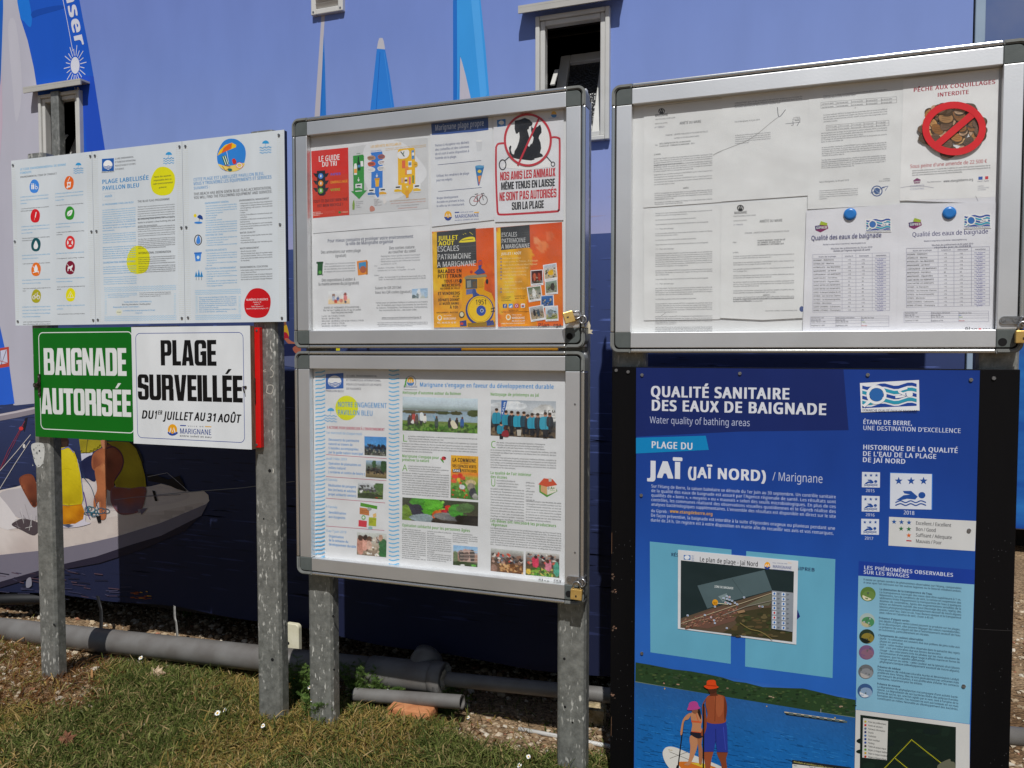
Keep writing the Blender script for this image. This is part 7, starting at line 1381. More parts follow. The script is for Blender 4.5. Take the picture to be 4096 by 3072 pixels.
ROWS1 = [('ROGNAC - Robinsons', '<15', '<15'), ('VITROLLES - Marina', '<15', '<15'), ('VITROLLES - les Marettes', '107', '94'), ('MARIGNANE - Jaï Nord', '<15', '<15'), ('CHÂTEAUNEUF - LES MARTIGUES', '<15', '<15'), ('MARTIGUES - Ferrières', '<15', '15'), ('MARTIGUES - Figuerolles', '15', '30'), ('SAINT MITRE LES REMPARTS', '30', '45'), ('SAINT-MITRE LES REMPARTS', '<15', '46'), ('ISTRES - le Ranquet (analyse du 25)', '<15', '30'), ('ISTRES - les Heures Claires', '<15', '15'), ('ISTRES - la Romaniquette', '<15', '<15'), ('ISTRES - Monteau', '<15', '<15'), ('SAINT-CHAMAS - Cabassons', '30', '30'), ('BERRE L\'ÉTANG - Champigny', '<15', '15')]
ROWS2 = [('ROGNAC - Robinsons', '<15', '<15'), ('VITROLLES - Marina', '<15', '<15'), ('VITROLLES - les Marettes', '<15', '<15'), ('MARIGNANE - Jaï Nord', '<15', '<15'), ('CHÂTEAUNEUF - LES MARTIGUES', '<15', '<15'), ('MARTIGUES - Ferrières', '45', '29'), ('MARTIGUES - Figuerolles', '<15', '<15'), ('SAINT MITRE LES REMPARTS', '<15', '<15'), ('SAINT-MITRE LES REMPARTS', '<15', '<15'), ('ISTRES - le Ranquet', '<15', '<15'), ('ISTRES - les Heures Claires', '<15', '<15'), ('ISTRES - la Romaniquette', '<15', '<15'), ('ISTRES - Monteau', '<15', '<15'), ('SAINT-CHAMAS - Cabassons', '<15', '<15'), ('BERRE L\'ÉTANG - Champigny', '<15', '<15')]
results([(1014, 912), (1474, 880), (1455, 1512), (996, 1508)], 0, 'bathing water results table dated 26 June under a blue magnet', '', 'Résultats des prélèvements du 26 juin 2019', 'réalisés par l\'Agence régionale de santé', ROWS1, 1046, 1424, 1128, 1412, [1190, 1258, 1338], 5, (1056, 982), (1304, 950, 1432, 1022), (1038, 1384), 1058)
results([(1474, 880), (1948, 872), (1936, 1520), (1455, 1512)], 0, 'bathing water results table dated 4 July under a blue magnet', '', 'Résultats des prélèvements du 04 juillet 2019', 'réalisés par le GIPREB', ROWS2, 1506, 1914, 1098, 1388, [1662, 1740, 1826], 6, (1516, 966), (1786, 930, 1922, 1004), (1534, 1908), 1041)
M['magnet'] = noise_mat('blue_magnet_plastic', (38, 112, 188), (44, 122, 198), 20, 0.3)
for px_, py_, lb in ((1229, 930, 'blue round magnet on the June results table'), (1717, 924, 'blue round magnet on the July results table')):
    X, Z = P(2400 + px_ * .8138, 100 + py_ * .8138, CP - .004); bm = bmesh.new(); yf = CP - .0092
    prof = [(0, 0), (.009, .0), (.0135, .0012), (.0155, .004), (.0155, .0056)]; rings = []
    for r_, d in prof[1:]: rings.append([bm.verts.new((X + r_ * 1.0 * math.cos(t), yf + d * .9, Z + r_ * math.sin(t))) for t in [2 * math.pi * k / 28 for k in range(28)]])
    bm.faces.new(rings[0])
    for a, b_ in zip(rings, rings[1:]):
        for k in range(28): f = bm.faces.new((a[k], b_[k], b_[(k + 1) % 28], a[(k + 1) % 28])); f.smooth = True
    bm.faces.new(rings[-1]); bmesh.ops.recalc_face_normals(bm, faces=bm.faces)
    tag(bm_obj('magnet', bm, M['magnet']), lb, 'magnet', 'round blue magnets')

# ================================================================== BLACK BOARD WITH THE BLUE WATER-QUALITY PANEL
FB1, FB2 = (2400, 1400, .7667), (2400, 2100, .7667)
wq = empty('water_quality_board', (0, .01, .05), 'tall black board carrying a blue water-quality panel with paddlers', 'sign')
kx0, kx1 = P(2443, 2200)[0], P(4060, 2300)[0]; kz1 = P(3200, 1472)[1]
box('backing_board', kx0, kx1, .004, .021, .045, kz1, M['plywood'], wq, .0012, 1)
for a in (.436, -.49): box('batten', a, a + .075, .0212, .0458, .5, 1.15, M['wood'], wq, .001)
px0, px1 = P(2542, 2200)[0], P(3901, 2200)[0]; pz1 = P(3200, 1476)[1]; pz0 = .075
A = Art(.0, FB1); A.slab([(px0, pz1), (px1, pz1), (px1, pz0), (px0, pz0)], '1f48a8', .0036, '0e1a40')
# panel ground shifts to a paler blue lower down
xs = np.linspace(px0, px1, 3)
lv = [(pz1, '1b3c8c'), (P(3000, 1900)[1], '1c4498'), (P(3000, 2250)[1], '2152a8'), (P(3000, 2600)[1], '2a64ba'), (pz0, '2a64ba')]
for (za, ca), (zb, cb) in zip(lv, lv[1:]):
    A.put([(px0, za), (px1, za), (px1, zb), (px0, zb)], [(0, 1, 2, 3)], None, cols=[(*lin(ca), 1.)] * 2 + [(*lin(cb), 1.)] * 2)
A.poly([(189, 92), (1270, 100), (1297, 418), (730, 425), (187, 452)], '192a68')
TW = 'dfe2ea'
A.text(262, 244, 992, 62, 'QUALITÉ SANITAIRE', TW, 3, tr=.07); A.text(264, 316, 1184, 62, 'DES EAUX DE BAIGNADE', TW, 3, tr=.07); A.text(259, 381, 783, 38, 'Water quality of bathing areas', 'b4bcd8')
A.poly([(188, 458), (552, 447), (568, 521), (188, 540)], '0f86c2'); A.text(266, 511, 486, 39, 'PLAGE DU', TW, 2)
A.text(254, 664, 428, 96, 'JAÏ', TW, 4, tr=.12); A.text(456, 664, 868, 62, '(JAÏ NORD)', TW, 3, tr=.07); A.text(899, 680, 1163, 48, '/ Marignane', 'c2cae0')
A.para(267, 717, 1231, 23.6, 17.5, ['Sur l\'étang de Berre, la saison balnéaire se déroule du 1er juin au 30 septembre. Un contrôle sanitaire', 'de la qualité des eaux de baignade est assuré par l\'Agence régionale de santé. Les résultats sont', 'qualifiés de « bons », « moyens » ou « mauvais » selon des seuils microbiologiques. En plus de ces', 'contrôles, les communes réalisent des observations visuelles quotidiennes et le Gipreb réalise des', 'analyses bactériologiques supplémentaires. L\'ensemble des résultats est disponible en direct sur le site'], 'b9c4e2', 1)
A.text(266, 845, 358, 17, 'du Gipreb :', 'b9c4e2', 1); A.text(364, 848, 588, 18, 'www.etangdeberre.org', 'd8a428', 2); A.text(265, 869, 1227, 18, 'De façon préventive, la baignade est interdite à la suite d\'épisodes orageux ou pluvieux pendant une', 'b9c4e2', 1); A.text(264, 894, 1220, 18, 'durée de 24 h. Un registre est à votre disposition en mairie afin de recueillir vos avis et vos remarques.', 'b9c4e2', 1)
demarche(A, 1356, 166, 1664, 326)
A.text(1371, 386, 1630, 25, 'ÉTANG DE BERRE,', 'd0d8ec', 2); A.text(1371, 417, 1883, 25, 'UNE DESTINATION D\'EXCELLENCE', 'd0d8ec', 1)
A.text(1370, 518, 1868, 27, 'HISTORIQUE DE LA QUALITÉ', 'd6dcee', 2); A.text(1369, 552, 1756, 27, 'DE L\'EAU DE LA PLAGE', 'd6dcee', 2); A.text(1368, 584, 1595, 27, 'DE JAÏ NORD', 'd6dcee', 2)
def star(x, y, r, c): A.poly([(x + (r if k % 2 == 0 else r * .42) * math.sin(math.pi * k / 5), y - (r if k % 2 == 0 else r * .42) * math.cos(math.pi * k / 5)) for k in range(10)], c)
def rating(x0, y0, x1, y1):
    w, h = x1 - x0, y1 - y0; c = '24509c'; A.poly([(x0, y0), (x1, y0 + w * .025), (x1 - w * .01, y1 + w * .02), (x0 - w * .01, y1)], 'd9dee8')
    for k in (.2, .5, .8): star(x0 + w * k, y0 + h * .22, w * .10, c)
    A.ell(x0 + w * .76, y0 + h * .62, w * .085, h * .09, c); A.poly([(x0 + w * .14, y0 + h * .76), (x0 + w * .32, y0 + h * .62), (x0 + w * .48, y0 + h * .60), (x0 + w * .34, y0 + h * .57), (x0 + w * .30, y0 + h * .50), (x0 + w * .50, y0 + h * .50), (x0 + w * .66, y0 + h * .66), (x0 + w * .60, y0 + h * .74), (x0 + w * .40, y0 + h * .72), (x0 + w * .26, y0 + h * .76)], c)
    for k in (.80, .88): A.line(spline([(x0 + w * (.12 + .74 * i / 6), y0 + h * (k + .025 * (-1) ** i)) for i in range(7)], False), h * .03, c)
rating(1367, 636, 1461, 716); A.text(1386, 740, 1433, 17, '2015', 'c8d0e6', 1); rating(1366, 760, 1459, 842); A.text(1385, 866, 1433, 17, '2016', 'c8d0e6', 1); rating(1363, 880, 1456, 962); A.text(1380, 988, 1426, 17, '2017', 'c8d0e6', 1); A.poly([(1512, 638), (1736, 646), (1734, 834), (1510, 824)], '3a7ad0'); rating(1515, 642, 1731, 828); A.text(1583, 857, 1641, 22, '2018', 'd0d8ec', 1)
A.poly([(1508, 870), (1962, 892), (1956, 1049), (1505, 1020)], 'd6d6d4')
for k in range(3): star(1534 + k * 39, 896 + k * 2, 14, '24589c')
for k in range(2): star(1571 + k * 40, 932 + k * 2, 14, '2a7040')
star(1611, 967, 14, 'd86a2a'); A.poly([(1598, 991), (1625, 993), (1625, 999), (1598, 997)], 'b8242c')
for i, (s, x2) in enumerate((('Excellent / Excellent', 1832), ('Bon / Good', 1752), ('Suffisant / Adequate', 1836), ('Mauvais / Poor', 1782))): A.text(1647, 911 + i * 31.2, x2, 20, s, '3c3e44')
# pale blue boxes (tops seen through the taped plan)
A.frame(*FB2)
A.poly([(260, 86), (686, 128), (682, 724), (263, 664)], '66aac4'); A.poly([(763, 136), (1228, 178), (1213, 798), (757, 738)], '66aac4')
A.text(371, 162, 410, 19, 'RÉS', '1a2450', 2); A.text(1018, 234, 1121, 20, 'GIPREB', '1a2450', 2); A.poly([(1030, 440), (1044, 478), (1026, 494)], '1d2c70')
A.poly([(1350, 188), (1955, 234), (1952, 310), (1348, 264)], '1c3f9c'); A.text(1376, 230, 1843, 21, 'LES PHÉNOMÈNES OBSERVABLES', 'ccd4ea', 2); A.text(1374, 254, 1613, 21, 'SUR LES RIVAGES', 'ccd4ea', 2)
A.poly([(1348, 264), (1952, 310), (1928, 1038), (1334, 962)], '86b8d0')
BT = '2c3a50'
A.para(1374, 288, 1886, 15, 11, ['Il existe un certain nombre de phénomènes observables sur l\'étang, comparables', 'à ceux que l\'on retrouve sur les autres lagunes ou le littoral méditerranéen.'], BT, 1)
for y, hd, L_ in ((339, 'La diminution de la transparence de l\'eau', ['La transparence normale des eaux doit être supérieure à 1 m.', 'Néanmoins, lors de conditions de vent, la remise en suspension des', 'sédiments limite fréquemment la transparence de l\'eau à quelques', 'dizaines de centimètres. Après des augmentations sensibles de la', 'teneur en éléments nutritifs des eaux (lessivage des sols, rejets), des', 'blooms phytoplanctoniques (développement excessif de micro-algues)', 'peuvent avoir lieu. Dans ce cas, l\'eau devient opaque et la transparence', 'peut, même en l\'absence de vent, chuter à 40 cm.']), (489, 'Présence d\'algues vertes', ['Des dépôts d\'algues vertes (ulves) peuvent se produire sur les plages.', 'En se décomposant, elles peuvent dégager des odeurs nauséabondes.', 'La présence de ces algues est liée à l\'enrichissement excessif de l\'eau', 'en nutriments, particulièrement en nitrates.']), (579, 'Changements de couleurs observables', ['- jaune : la coloration est souvent due aux pollens de pins suite aux', '  pluies en avril-mai.', '- ivoire : cette couleur peut-être observée dans le panache des rejets', '  EDF : c\'est une coloration due aux limons duranciens.', '- rouge : des colorations très localisées sur les rives résultent de', '  l\'accumulation d\'une petite algue rouge à affinité marine en forme de', '  pompons, que l\'on appelle callithamnié.', '- rouge-marron ou verte : cette couleur est le témoin d\'un bloom', '  phytoplanctonique (développement excessif de micro-algues).']), (743, 'Présence de méduse', ['Deux espèces de méduses (Aurelia Aurita et Mnemiopsis Leidyi)', 'prolifèrent dans l\'étang. Elles ne sont généralement pas urticantes mais', 'par mesure de précaution, il est préférable d\'éviter les contacts', 'volontaires, notamment pour les enfants.']), (832, 'Présence de mousse', ['La dégradation du phytoplancton s\'accompagne d\'une activité bacté-', 'rienne. La dégradation de ces bactéries libère des polysaccharides', '(forme de sucre), qui, une fois agités par le vent, sont à l\'origine de la', 'formation des mousses. Ces mousses ne sont pas toxiques en soi mais', 'constituent un milieu favorable au développement des bactéries.'])):
    xx = 1458 - (y - 339) * .026; A.text(xx, y, xx + len(hd) * 6.7, 12, hd, BT, 2); A.para(xx, y + 15.2, 1884 - (y - 339) * .03, 15.2, 11.5, L_, BT)
for cx_, cy_, cs, bl in ((1398, 360, ['5f7f3c', '6c8a48'], 'e0d8b8'), (1394, 497, ['a8b8b4', '4a8a5a'], 'b8b08a'), (1392, 581, ['2a3a2c', '8a7a34'], '1c2420'), (1390, 664, ['7a5a80', '8a6478'], None), (1387, 765, ['6a6c70', '8a8c90'], 'b0aca8'), (1383, 865, ['3a5a8a', '8aa4c0'], 'd8dce2')):
    A.ell(cx_, cy_, 40, 38, cs[0], 4, 30); A.ell(cx_ + 4, cy_ + 8, 33, 26, cs[1], 8, 24)
    if bl: A.poly([(cx_ - 28, cy_ + 6), (cx_ - 8, cy_ + 14), (cx_ + 18, cy_ + 26), (cx_ - 4, cy_ + 34), (cx_ - 24, cy_ + 24)], bl, True)
    for _ in range(9): A.ell(cx_ + rw.uniform(-26, 26), cy_ + rw.uniform(-24, 24), rw.uniform(2, 6), rw.uniform(2, 5), rw.choice(cs + ['54605a']))
# paddlers photograph
def HY(x): return 815 + (x - 184) * .1615                  # water line on the far shore
sky_q = [(187, 716), (1334, 905), (1330, 1000), (184, 815)]
A.photo([(187, 716), (1338, 900), (1331, 1004), (184, 822)], [(0, '2f62b8'), (.5, '3a78c4'), (1, '4a8acc')], [], .01, (40, 8), 31)
ridge = [(186, 716), (260, 728), (380, 752), (470, 762), (560, 778), (640, 795), (700, 815), (760, 822), (850, 845), (980, 850), (1060, 852), (1130, 868), (1240, 895), (1334, 912)]
A.poly(ridge + [(1331, 1002), (1180, 985), (1000, 955), (800, 922), (600, 888), (380, 850), (184, 816)], '2c4428')
for _ in range(260):
    x = rw.uniform(190, 1330); yt = np.interp(x, [p[0] for p in ridge], [p[1] for p in ridge]) + 6; yb_ = HY(x) - 4
    y = yt + (yb_ - yt) * rw.random(); A.ell(x, y, rw.uniform(4, 13), rw.uniform(2, 6), rw.choice(['24381f', '36522e', '1e3020', '405a34', '4a5a34', '2c4a30', '3a4a34']), n=8)
for x, y in ((330, 826), (400, 832), (660, 852), (880, 895), (900, 900), (1248, 948), (1254, 946)): A.rect(x, y - 5, x + rw.uniform(8, 18), y + 3, rw.choice(['a8947a', 'b08a74', '8a7460']))
A.line([(184, 816), (600, 889), (1000, 956), (1331, 1003)], 5, '6a7a6a')
WAT = [(0, '2a5e9c'), (.2, '1c66ac'), (.5, '1768b2'), (.75, '155e9e'), (1, '134a78')]
A.photo([(184, 818), (1331, 1005), (1316, 1990), (178, 1860)], WAT, [], .05, (150, 130), 33)
for _ in range(620):
    d = rw.random() ** .7; x = rw.uniform(188, 1310); y = HY(x) + 8 + d * 460
    A.line([(x, y), (x + (16 + 40 * d) * rw.uniform(.5, 1.3), y + (4 + 6 * d))], 1.2 + 2.6 * d * rw.random(), rw.choice(['0f4a84', '123f6c', '2a80c8', '3a8cd0', '0d3f70']) if d > .3 else rw.choice(['2a6aa8', '1a5898', '3a7ab8']))
A.poly([(958, 972), (1276, 1018), (1274, 1032), (972, 990)], '1e2a30'); A.line([(962, 974), (1276, 1020)], 6, 'c8bca0')
for k in range(8): x = 985 + k * 40; A.poly([(x, 976 + k * 5.8), (x + 24, 980 + k * 5.8), (x + 24, 990 + k * 5.8), (x, 986 + k * 5.8)], '5a6a6c')
A.line([(1152, 958), (1152, 978)], 2, 'b0b4b0'); A.ell(1226, 1004, 3, 4, 'd8b83a'); A.ell(870, 944, 3, 3, 'd8a83a'); A.ell(338, 852, 3, 4, 'd8a83a')
# boards
A.poly([(328, 1196), (336, 1166), (360, 1154), (400, 1160), (470, 1190), (560, 1226), (640, 1262), (720, 1320), (640, 1400), (500, 1400), (420, 1330), (350, 1250)], 'd8d4cc', True); A.poly([(410, 1246), (450, 1232), (540, 1244), (610, 1266), (690, 1330), (600, 1390), (500, 1350)], 'd0722a', True); A.poly([(470, 1238), (540, 1240), (590, 1268), (560, 1272)], 'd8b83a'); A.line([(362, 1180), (480, 1228)], 2, '4a4438'); A.line([(365, 1215), (460, 1180)], 2, '6a6458'); A.text(358, 1172, 380, 6, 'SUP', 'b8963a')
# child: pink hat, bikini
SK1, SK2, SKD = 'c0855f', '9a4e30', '6e3420'
A.line([(440, 1002), (408, 1258)], 6, '1c1c20'); A.poly([(402, 1250), (414, 1250), (412, 1268), (396, 1268)], '1c1c20')
A.poly([(474, 1096), (510, 1094), (512, 1130), (500, 1180), (470, 1246), (446, 1250), (440, 1244), (462, 1226), (472, 1160), (468, 1120)], SK1, True); A.poly([(508, 1094), (534, 1096), (530, 1140), (536, 1180), (532, 1240), (518, 1240), (514, 1160)], 'a86c48', True)
A.poly([(476, 978), (506, 968), (526, 980), (534, 1014), (528, 1050), (536, 1084), (480, 1086), (482, 1040), (476, 1010)], SK1, True); A.poly([(476, 984), (462, 1010), (440, 1022), (430, 1086), (420, 1088), (426, 1040), (438, 1004), (464, 980)], SK1, True)
A.poly([(478, 1016), (528, 1022), (530, 1030), (478, 1026)], 'd05a34'); A.line([(500, 974), (514, 1020)], 3, 'd05a34'); A.poly([(478, 1074), (536, 1080), (538, 1100), (512, 1110), (476, 1090)], '26222c', True); A.line([(478, 1074), (536, 1080)], 4, 'd05a34')
A.poly([(506, 960), (524, 964), (528, 1010), (516, 990)], '2e201c', True); A.ell(496, 962, 16, 18, '8a5840'); A.poly([(462, 944), (468, 924), (490, 916), (508, 922), (516, 942), (524, 952), (500, 960), (458, 962)], 'b8448c', True)
# man: orange hat, blue shorts
A.poly([(548, 1172), (590, 1176), (582, 1220), (574, 1290), (576, 1340), (548, 1340), (550, 1270), (544, 1210)], SK2, True); A.poly([(610, 1180), (664, 1180), (658, 1220), (664, 1270), (660, 1340), (636, 1340), (634, 1250)], '84432a', True)
A.poly([(558, 1020), (600, 1030), (658, 1024), (664, 1060), (668, 1182), (612, 1180), (604, 1120), (594, 1178), (536, 1180), (540, 1110)], '2c3a94'); A.line([(604, 1060), (606, 1130)], 4, '1f2a70'); A.line([(644, 1050), (656, 1170)], 4, '3c4cb0')
A.poly([(560, 892), (590, 880), (612, 880), (650, 892), (658, 930), (652, 980), (656, 1024), (600, 1034), (558, 1022), (562, 980), (552, 930)], SK2, True); A.poly([(600, 890), (640, 892), (644, 960), (620, 1000), (604, 960)], 'a85a38', True); A.line([(604, 884), (600, 1020)], 4, '7e3c24')
A.poly([(560, 892), (544, 930), (552, 960), (558, 1040), (544, 1090), (530, 1096), (528, 1080), (540, 1040), (534, 960), (536, 930)], '8a4428', True); A.poly([(650, 894), (662, 930), (662, 980), (652, 1020), (648, 980)], SKD, True)
A.poly([(572, 850), (606, 850), (610, 876), (616, 886), (572, 888), (576, 872)], '5e3020'); A.ell(588, 850, 24, 26, '4a2a1c'); A.poly([(543, 838), (556, 830), (560, 810), (580, 804), (602, 808), (608, 832), (620, 842), (600, 850), (566, 852)], 'd8481c', True); A.line([(556, 832), (608, 836)], 5, 'b03414')
A.line([(542, 930), (540, 1340)], 7, '18181c')
# lower right map and lower table
A.poly([(1334, 962), (1928, 1038), (1926, 1600), (1322, 1560)], 'd2d0cc'); A.poly([(1358, 988), (1856, 1052), (1852, 1600), (1352, 1560)], '16241e')
for _ in range(40): A.ell(rw.uniform(1370, 1840), rw.uniform(1060, 1300), rw.uniform(10, 50), rw.uniform(6, 20), rw.choice(['17261f', '152220', '1a2a22']))
A.poly([(1372, 1004), (1502, 1020), (1496, 1224), (1368, 1210)], 'd0cec8')
for i, s in enumerate(('Point de prélèvement', 'Poste de secours', 'Panneau information', 'Douche', 'Toilettes', 'Base nautique', 'Parking', 'Table de pique nique', 'Rejet à risque faible', 'Rejet à risque modéré', 'Rejet à risque élevé')):
    y = 1022 + i * 18.2; A.text(1398, y + 6, 1398 + len(s) * 4.7, 10, s, '3a3a3e', 0, .1)
    c = ('b8a83a', 'c82a2a', '5a6a8a', '24306a', '3a6aa8', '24408a', '2a4a9a', '3a3a3e', '5a9a3a', 'c8a02a', 'b83a2a')[i]; A.ell(1384, y + 1, 6, 6, c)
for a_, b2, n_ in (((1625, 1118), (1480, 1270), 26), ((1625, 1118), (1782, 1242), 26), ((1536, 1212), (1610, 1272), 12)):
    for k in range(n_): A.ell(a_[0] + (b2[0] - a_[0]) * k / n_, a_[1] + (b2[1] - a_[1]) * k / n_, 3, 3, 'b8b424')
A.poly([(1760, 1252), (1820, 1218), (1830, 1230), (1850, 1240), (1850, 1300), (1780, 1290)], '6a6a58', True); A.text(1640, 1295, 1700, 12, 'Zone', 'b8b424')
A.poly([(1003, 1222), (1310, 1262), (1308, 1300), (1002, 1270)], '24262c'); A.text(1010, 1236, 1296, 9, 'Résultats et conditions météo au cours des dernières', 'c8bc6a', 0, .1); A.poly([(1004, 1244), (1312, 1280), (1310, 1330), (1002, 1300)], 'd6d4d0'); A.text(1010, 1254, 1030, 8, 'Date :', '4a4a4e'); A.text(1090, 1262, 1150, 8, 'Type de vent', '4a4a4e')
pn = A.build('printed_panel', M['blue_board'], wq)
for (f, x, y, yy) in ((FB1, 220, 130, -.0005), (FB1, 730, 122, -.0005), (FB1, 1397, 129, -.0005), (FB1, 1935, 155, -.0005), (FB1, 216, 757, -.0005), (FB1, 1925, 940, -.0005), (FB2, 219, 668, -.0005), (FB2, 1897, 839, -.0005), (FB1, 146, 114, .0035), (FB1, 2056, 147, .0035), (FB1, 84, 106, .0035)):
    a, b_ = P(f[0] + x * f[2], f[1] + y * f[2]); studs('screw', [(a, yy - .003, b_, .0045)], .003, M['screw'], wq)
A = Art(.0035, FB2)                                       # chipped, scratched paint along the board's edges
A.line([(1956, 541), (2060, 548), (2150, 552)], 2, '3c3a3a')
for y0, n_ in ((540, 8), (270, 6), (350, 8), (890, 9)):
    for _ in range(n_): A.ell(60 + rw.uniform(0, 26), y0 + rw.uniform(-14, 14), rw.uniform(2, 7), rw.uniform(1, 5), rw.choice(['6a5648', '8a6a58', '4a3c34']), n=6)
for _ in range(70):
    x, y = rw.choice([rw.uniform(60, 170), rw.uniform(1990, 2150)]), rw.uniform(0, 1260); A.ell(x, y, 1.4, 1.6, '6a6a6c', n=5)
A.line([(62, 40), (61, 150)], 2, '7a5a44'); A.line([(60, 1000), (58, 1100)], 2, '7a5a44')
A.build('paint_chip', M['board'], wq)
# the taped beach plan
A = Art(-.0016, FB2); A.sheet([(407, 130), (1034, 188), (1024, 624), (406, 541)], 'd4d5d8', .0012)
A.poly([(422, 184), (1012, 242), (1004, 608), (420, 534)], '1c2c2e')
A.poly([(437, 156), (472, 158), (472, 182), (437, 180)], '2f6ab0'); A.ell(454, 169, 14, 11, 'dfe4ea'); 
for i in range(5): A.text(478, 162 + i * 6.5, 491, 4.5, '201%d' % (4 + i), '5a7ab0', 1)
A.text(519, 189, 825, 26, 'Le plan de plage - Jaï Nord', '2a2c30', 1); town_logo(A, 858, 192, 142)
A.poly([(508, 316), (858, 234), (898, 340), (700, 392), (560, 436)], '4f6266'); A.poly([(616, 372), (660, 356), (672, 380), (640, 400)], '7a8a8c'); A.line([(690, 282), (745, 362)], 2, '38484c'); A.text(597, 326, 696, 13, 'ZONE DE BAIGNADE', 'd6dcdc', 2)
A.poly([(424, 486), (560, 440), (700, 400), (850, 356), (900, 342), (1010, 352), (1006, 420), (1004, 608), (420, 534), (421, 500)], '5c4c3c'); A.poly([(690, 470), (740, 450), (880, 430), (1006, 440), (1004, 608), (700, 570), (640, 560), (720, 520)], '3e3a24'); A.poly([(760, 420), (900, 350), (930, 360), (880, 420)], '6a6a56'); A.poly([(424, 500), (600, 436), (680, 424), (730, 452), (700, 500), (560, 540), (424, 520)], '6c4e42')
for _ in range(230):
    u = rw.random(); v = rw.random(); x = 430 + u * 290; y = 494 - u * 70 + v * 56 - 4; 
    A.poly([(x, y), (x + 9, y - 3), (x + 10, y + 1), (x + 1, y + 4)], rw.choice(['8a5a48', '9a6a54', 'a8806a', '4a3a30', '5a5a40', '7a4a3c']))
for _ in range(70): A.ell(rw.uniform(700, 990), rw.uniform(460, 580), rw.uniform(6, 24), rw.uniform(3, 9), rw.choice(['4a4a2a', '5a4a30', '34361f', '64583a', '3a4224']), n=9)
A.line([(424, 512), (640, 440), (900, 352)], 3, 'b8a88a'); A.line([(640, 470), (760, 424), (900, 392)], 4, '8a8478'); A.line([(730, 508), (780, 540), (840, 556), (900, 596)], 4, '8a7a48', smooth=True); A.poly([(714, 448), (752, 440), (758, 452), (722, 460)], '9a7a5a')
A.ell(601, 402, 15, 16, 'dc9a1c'); A.line([(614, 406), (668, 412)], 3, 'd8d4b0'); A.text(591, 404, 611, 6, 'VOUS', '7a3a18', 2); A.text(593, 412, 609, 7, 'ICI', '7a3a18', 2)
for x, y in ((645, 380), (662, 370), (676, 374), (664, 384), (676, 388), (655, 402), (668, 406), (680, 410), (690, 394), (704, 404), (716, 412), (752, 376), (600, 424), (458, 470), (548, 468), (580, 480), (596, 496), (600, 510), (832, 422), (848, 424), (662, 536)): A.rect(x - 5, y - 5, x + 5, y + 5, 'd4d8de'); A.rect(x - 3, y - 3, x + 3, y + 2, rw.choice(['3a6aa8', 'b83a3a', '4a7ab8']))
A.poly([(897, 340), (1010, 352), (1006, 556), (894, 538)], '8a9098')
for k in range(8):
    for j in range(2):
        x, y = 900 + j * 48, 346 + k * 25 + j * 4; A.poly([(x, y), (x + 20, y + 2), (x + 19, y + 20), (x - 1, y + 18)], 'd2d8e0'); c = '2f6ab0' if (k, j) not in ((4, 0), (5, 0)) else 'b8303a'; A.ell(x + 10, y + 10, 5, 6, c); A.line([(x + 25, y + 9), (x + 38, y + 11)], 3, '5a6068'); A.line([(x + 25, y + 14), (x + 34, y + 15)], 2, '5a6068')
tag(A.build('map_sheet', M['paper']), 'white-bordered aerial beach plan taped askew on the blue panel', 'map')
# ================================================================== PIPES AND THINGS ON THE GROUND
def PGz(px, py, z=0.0):                                   # pixel on the real ground (flat in front, sunk 6 cm towards the cabin)
    x, y = PG(px, py, z)
    for _ in range(12): x, y = PG(px, py, GZ(x, y) + z)
    return x, y, GZ(x, y) + z
YP = .36
xa_, za_ = P(323, 2552, YP); xb_, zb_ = P(1780, 2716, YP)
def axis(x): return (x, YP, za_ + (zb_ - za_) * (x - xa_) / (xb_ - xa_))
xt0 = P(1150 + 570 * .5877, 2690, YP)[0]
dp = empty('drain_pipe', (xt0, YP, GZ(0, YP)), 'thick grey plastic drain pipe with a tee fitting, along the foot of the banner', 'pipe')
bm = bmesh.new(); add_tube(bm, [axis(-5.0), axis(-3.4), axis(-2.0), axis(xt0 + .02)], .050, 32); bm_obj('barrel', bm, M['pvc'], dp)
bm = bmesh.new(); add_tube(bm, [axis(xt0), axis(xt0 + .004), axis(xb_ - .055), axis(xb_ - .05)], [.0535, .0555, .0555, .054], 32); add_tube(bm, [axis(xb_ - .0495), axis(xb_ - .03), axis(xb_)], [.059, .060, .0585], 32)
c0 = Vector(axis(xb_ - .115)); d_ = Vector((.05, .93, .36)).normalized()
add_tube(bm, [c0 + d_ * .01, c0 + d_ * .06, c0 + d_ * .0605, c0 + d_ * .10], [.0545, .0545, .059, .059], 32)
bm_obj('tee_fitting', bm, M['pvc'], dp)
bm = bmesh.new(); rr_ = random.Random(2); cx, cy_, cz = axis(xb_ + .0005); n = 22       # rough mortar plug in the pipe mouth
ring_o = []
v0 = bm.verts.new((cx + .012, cy_, cz))
for k in range(n):
    t = 2 * math.pi * k / n; q = .052 * rr_.uniform(.93, 1.0); ring_o.append(bm.verts.new((cx + rr_.uniform(.0, .009), cy_ + q * math.cos(t), cz + q * math.sin(t))))
for k in range(n): bm.faces.new((v0, ring_o[k], ring_o[(k + 1) % n]))
bm_obj('plug', bm, noise_mat('mortar', (120, 118, 108), (150, 146, 134), 40, .9, bump=.5, bscale=90), dp)
bm = bmesh.new()
for k in range(16):
    t = R(188 + k * 3.0); c_ = Vector(axis(xb_ - .012)); p_ = c_ + Vector((0, math.cos(t), math.sin(t))) * .0606; add_tube(bm, [p_ + Vector((-.012, 0, 0)), p_ + Vector((.010, 0, 0))], .0007, 5)
bm_obj('grip_rib', bm, M['pvc'], dp)
sx0, sz0 = P(1796, 2717, YP); sx1, sz1 = P(2443, 2782, YP)
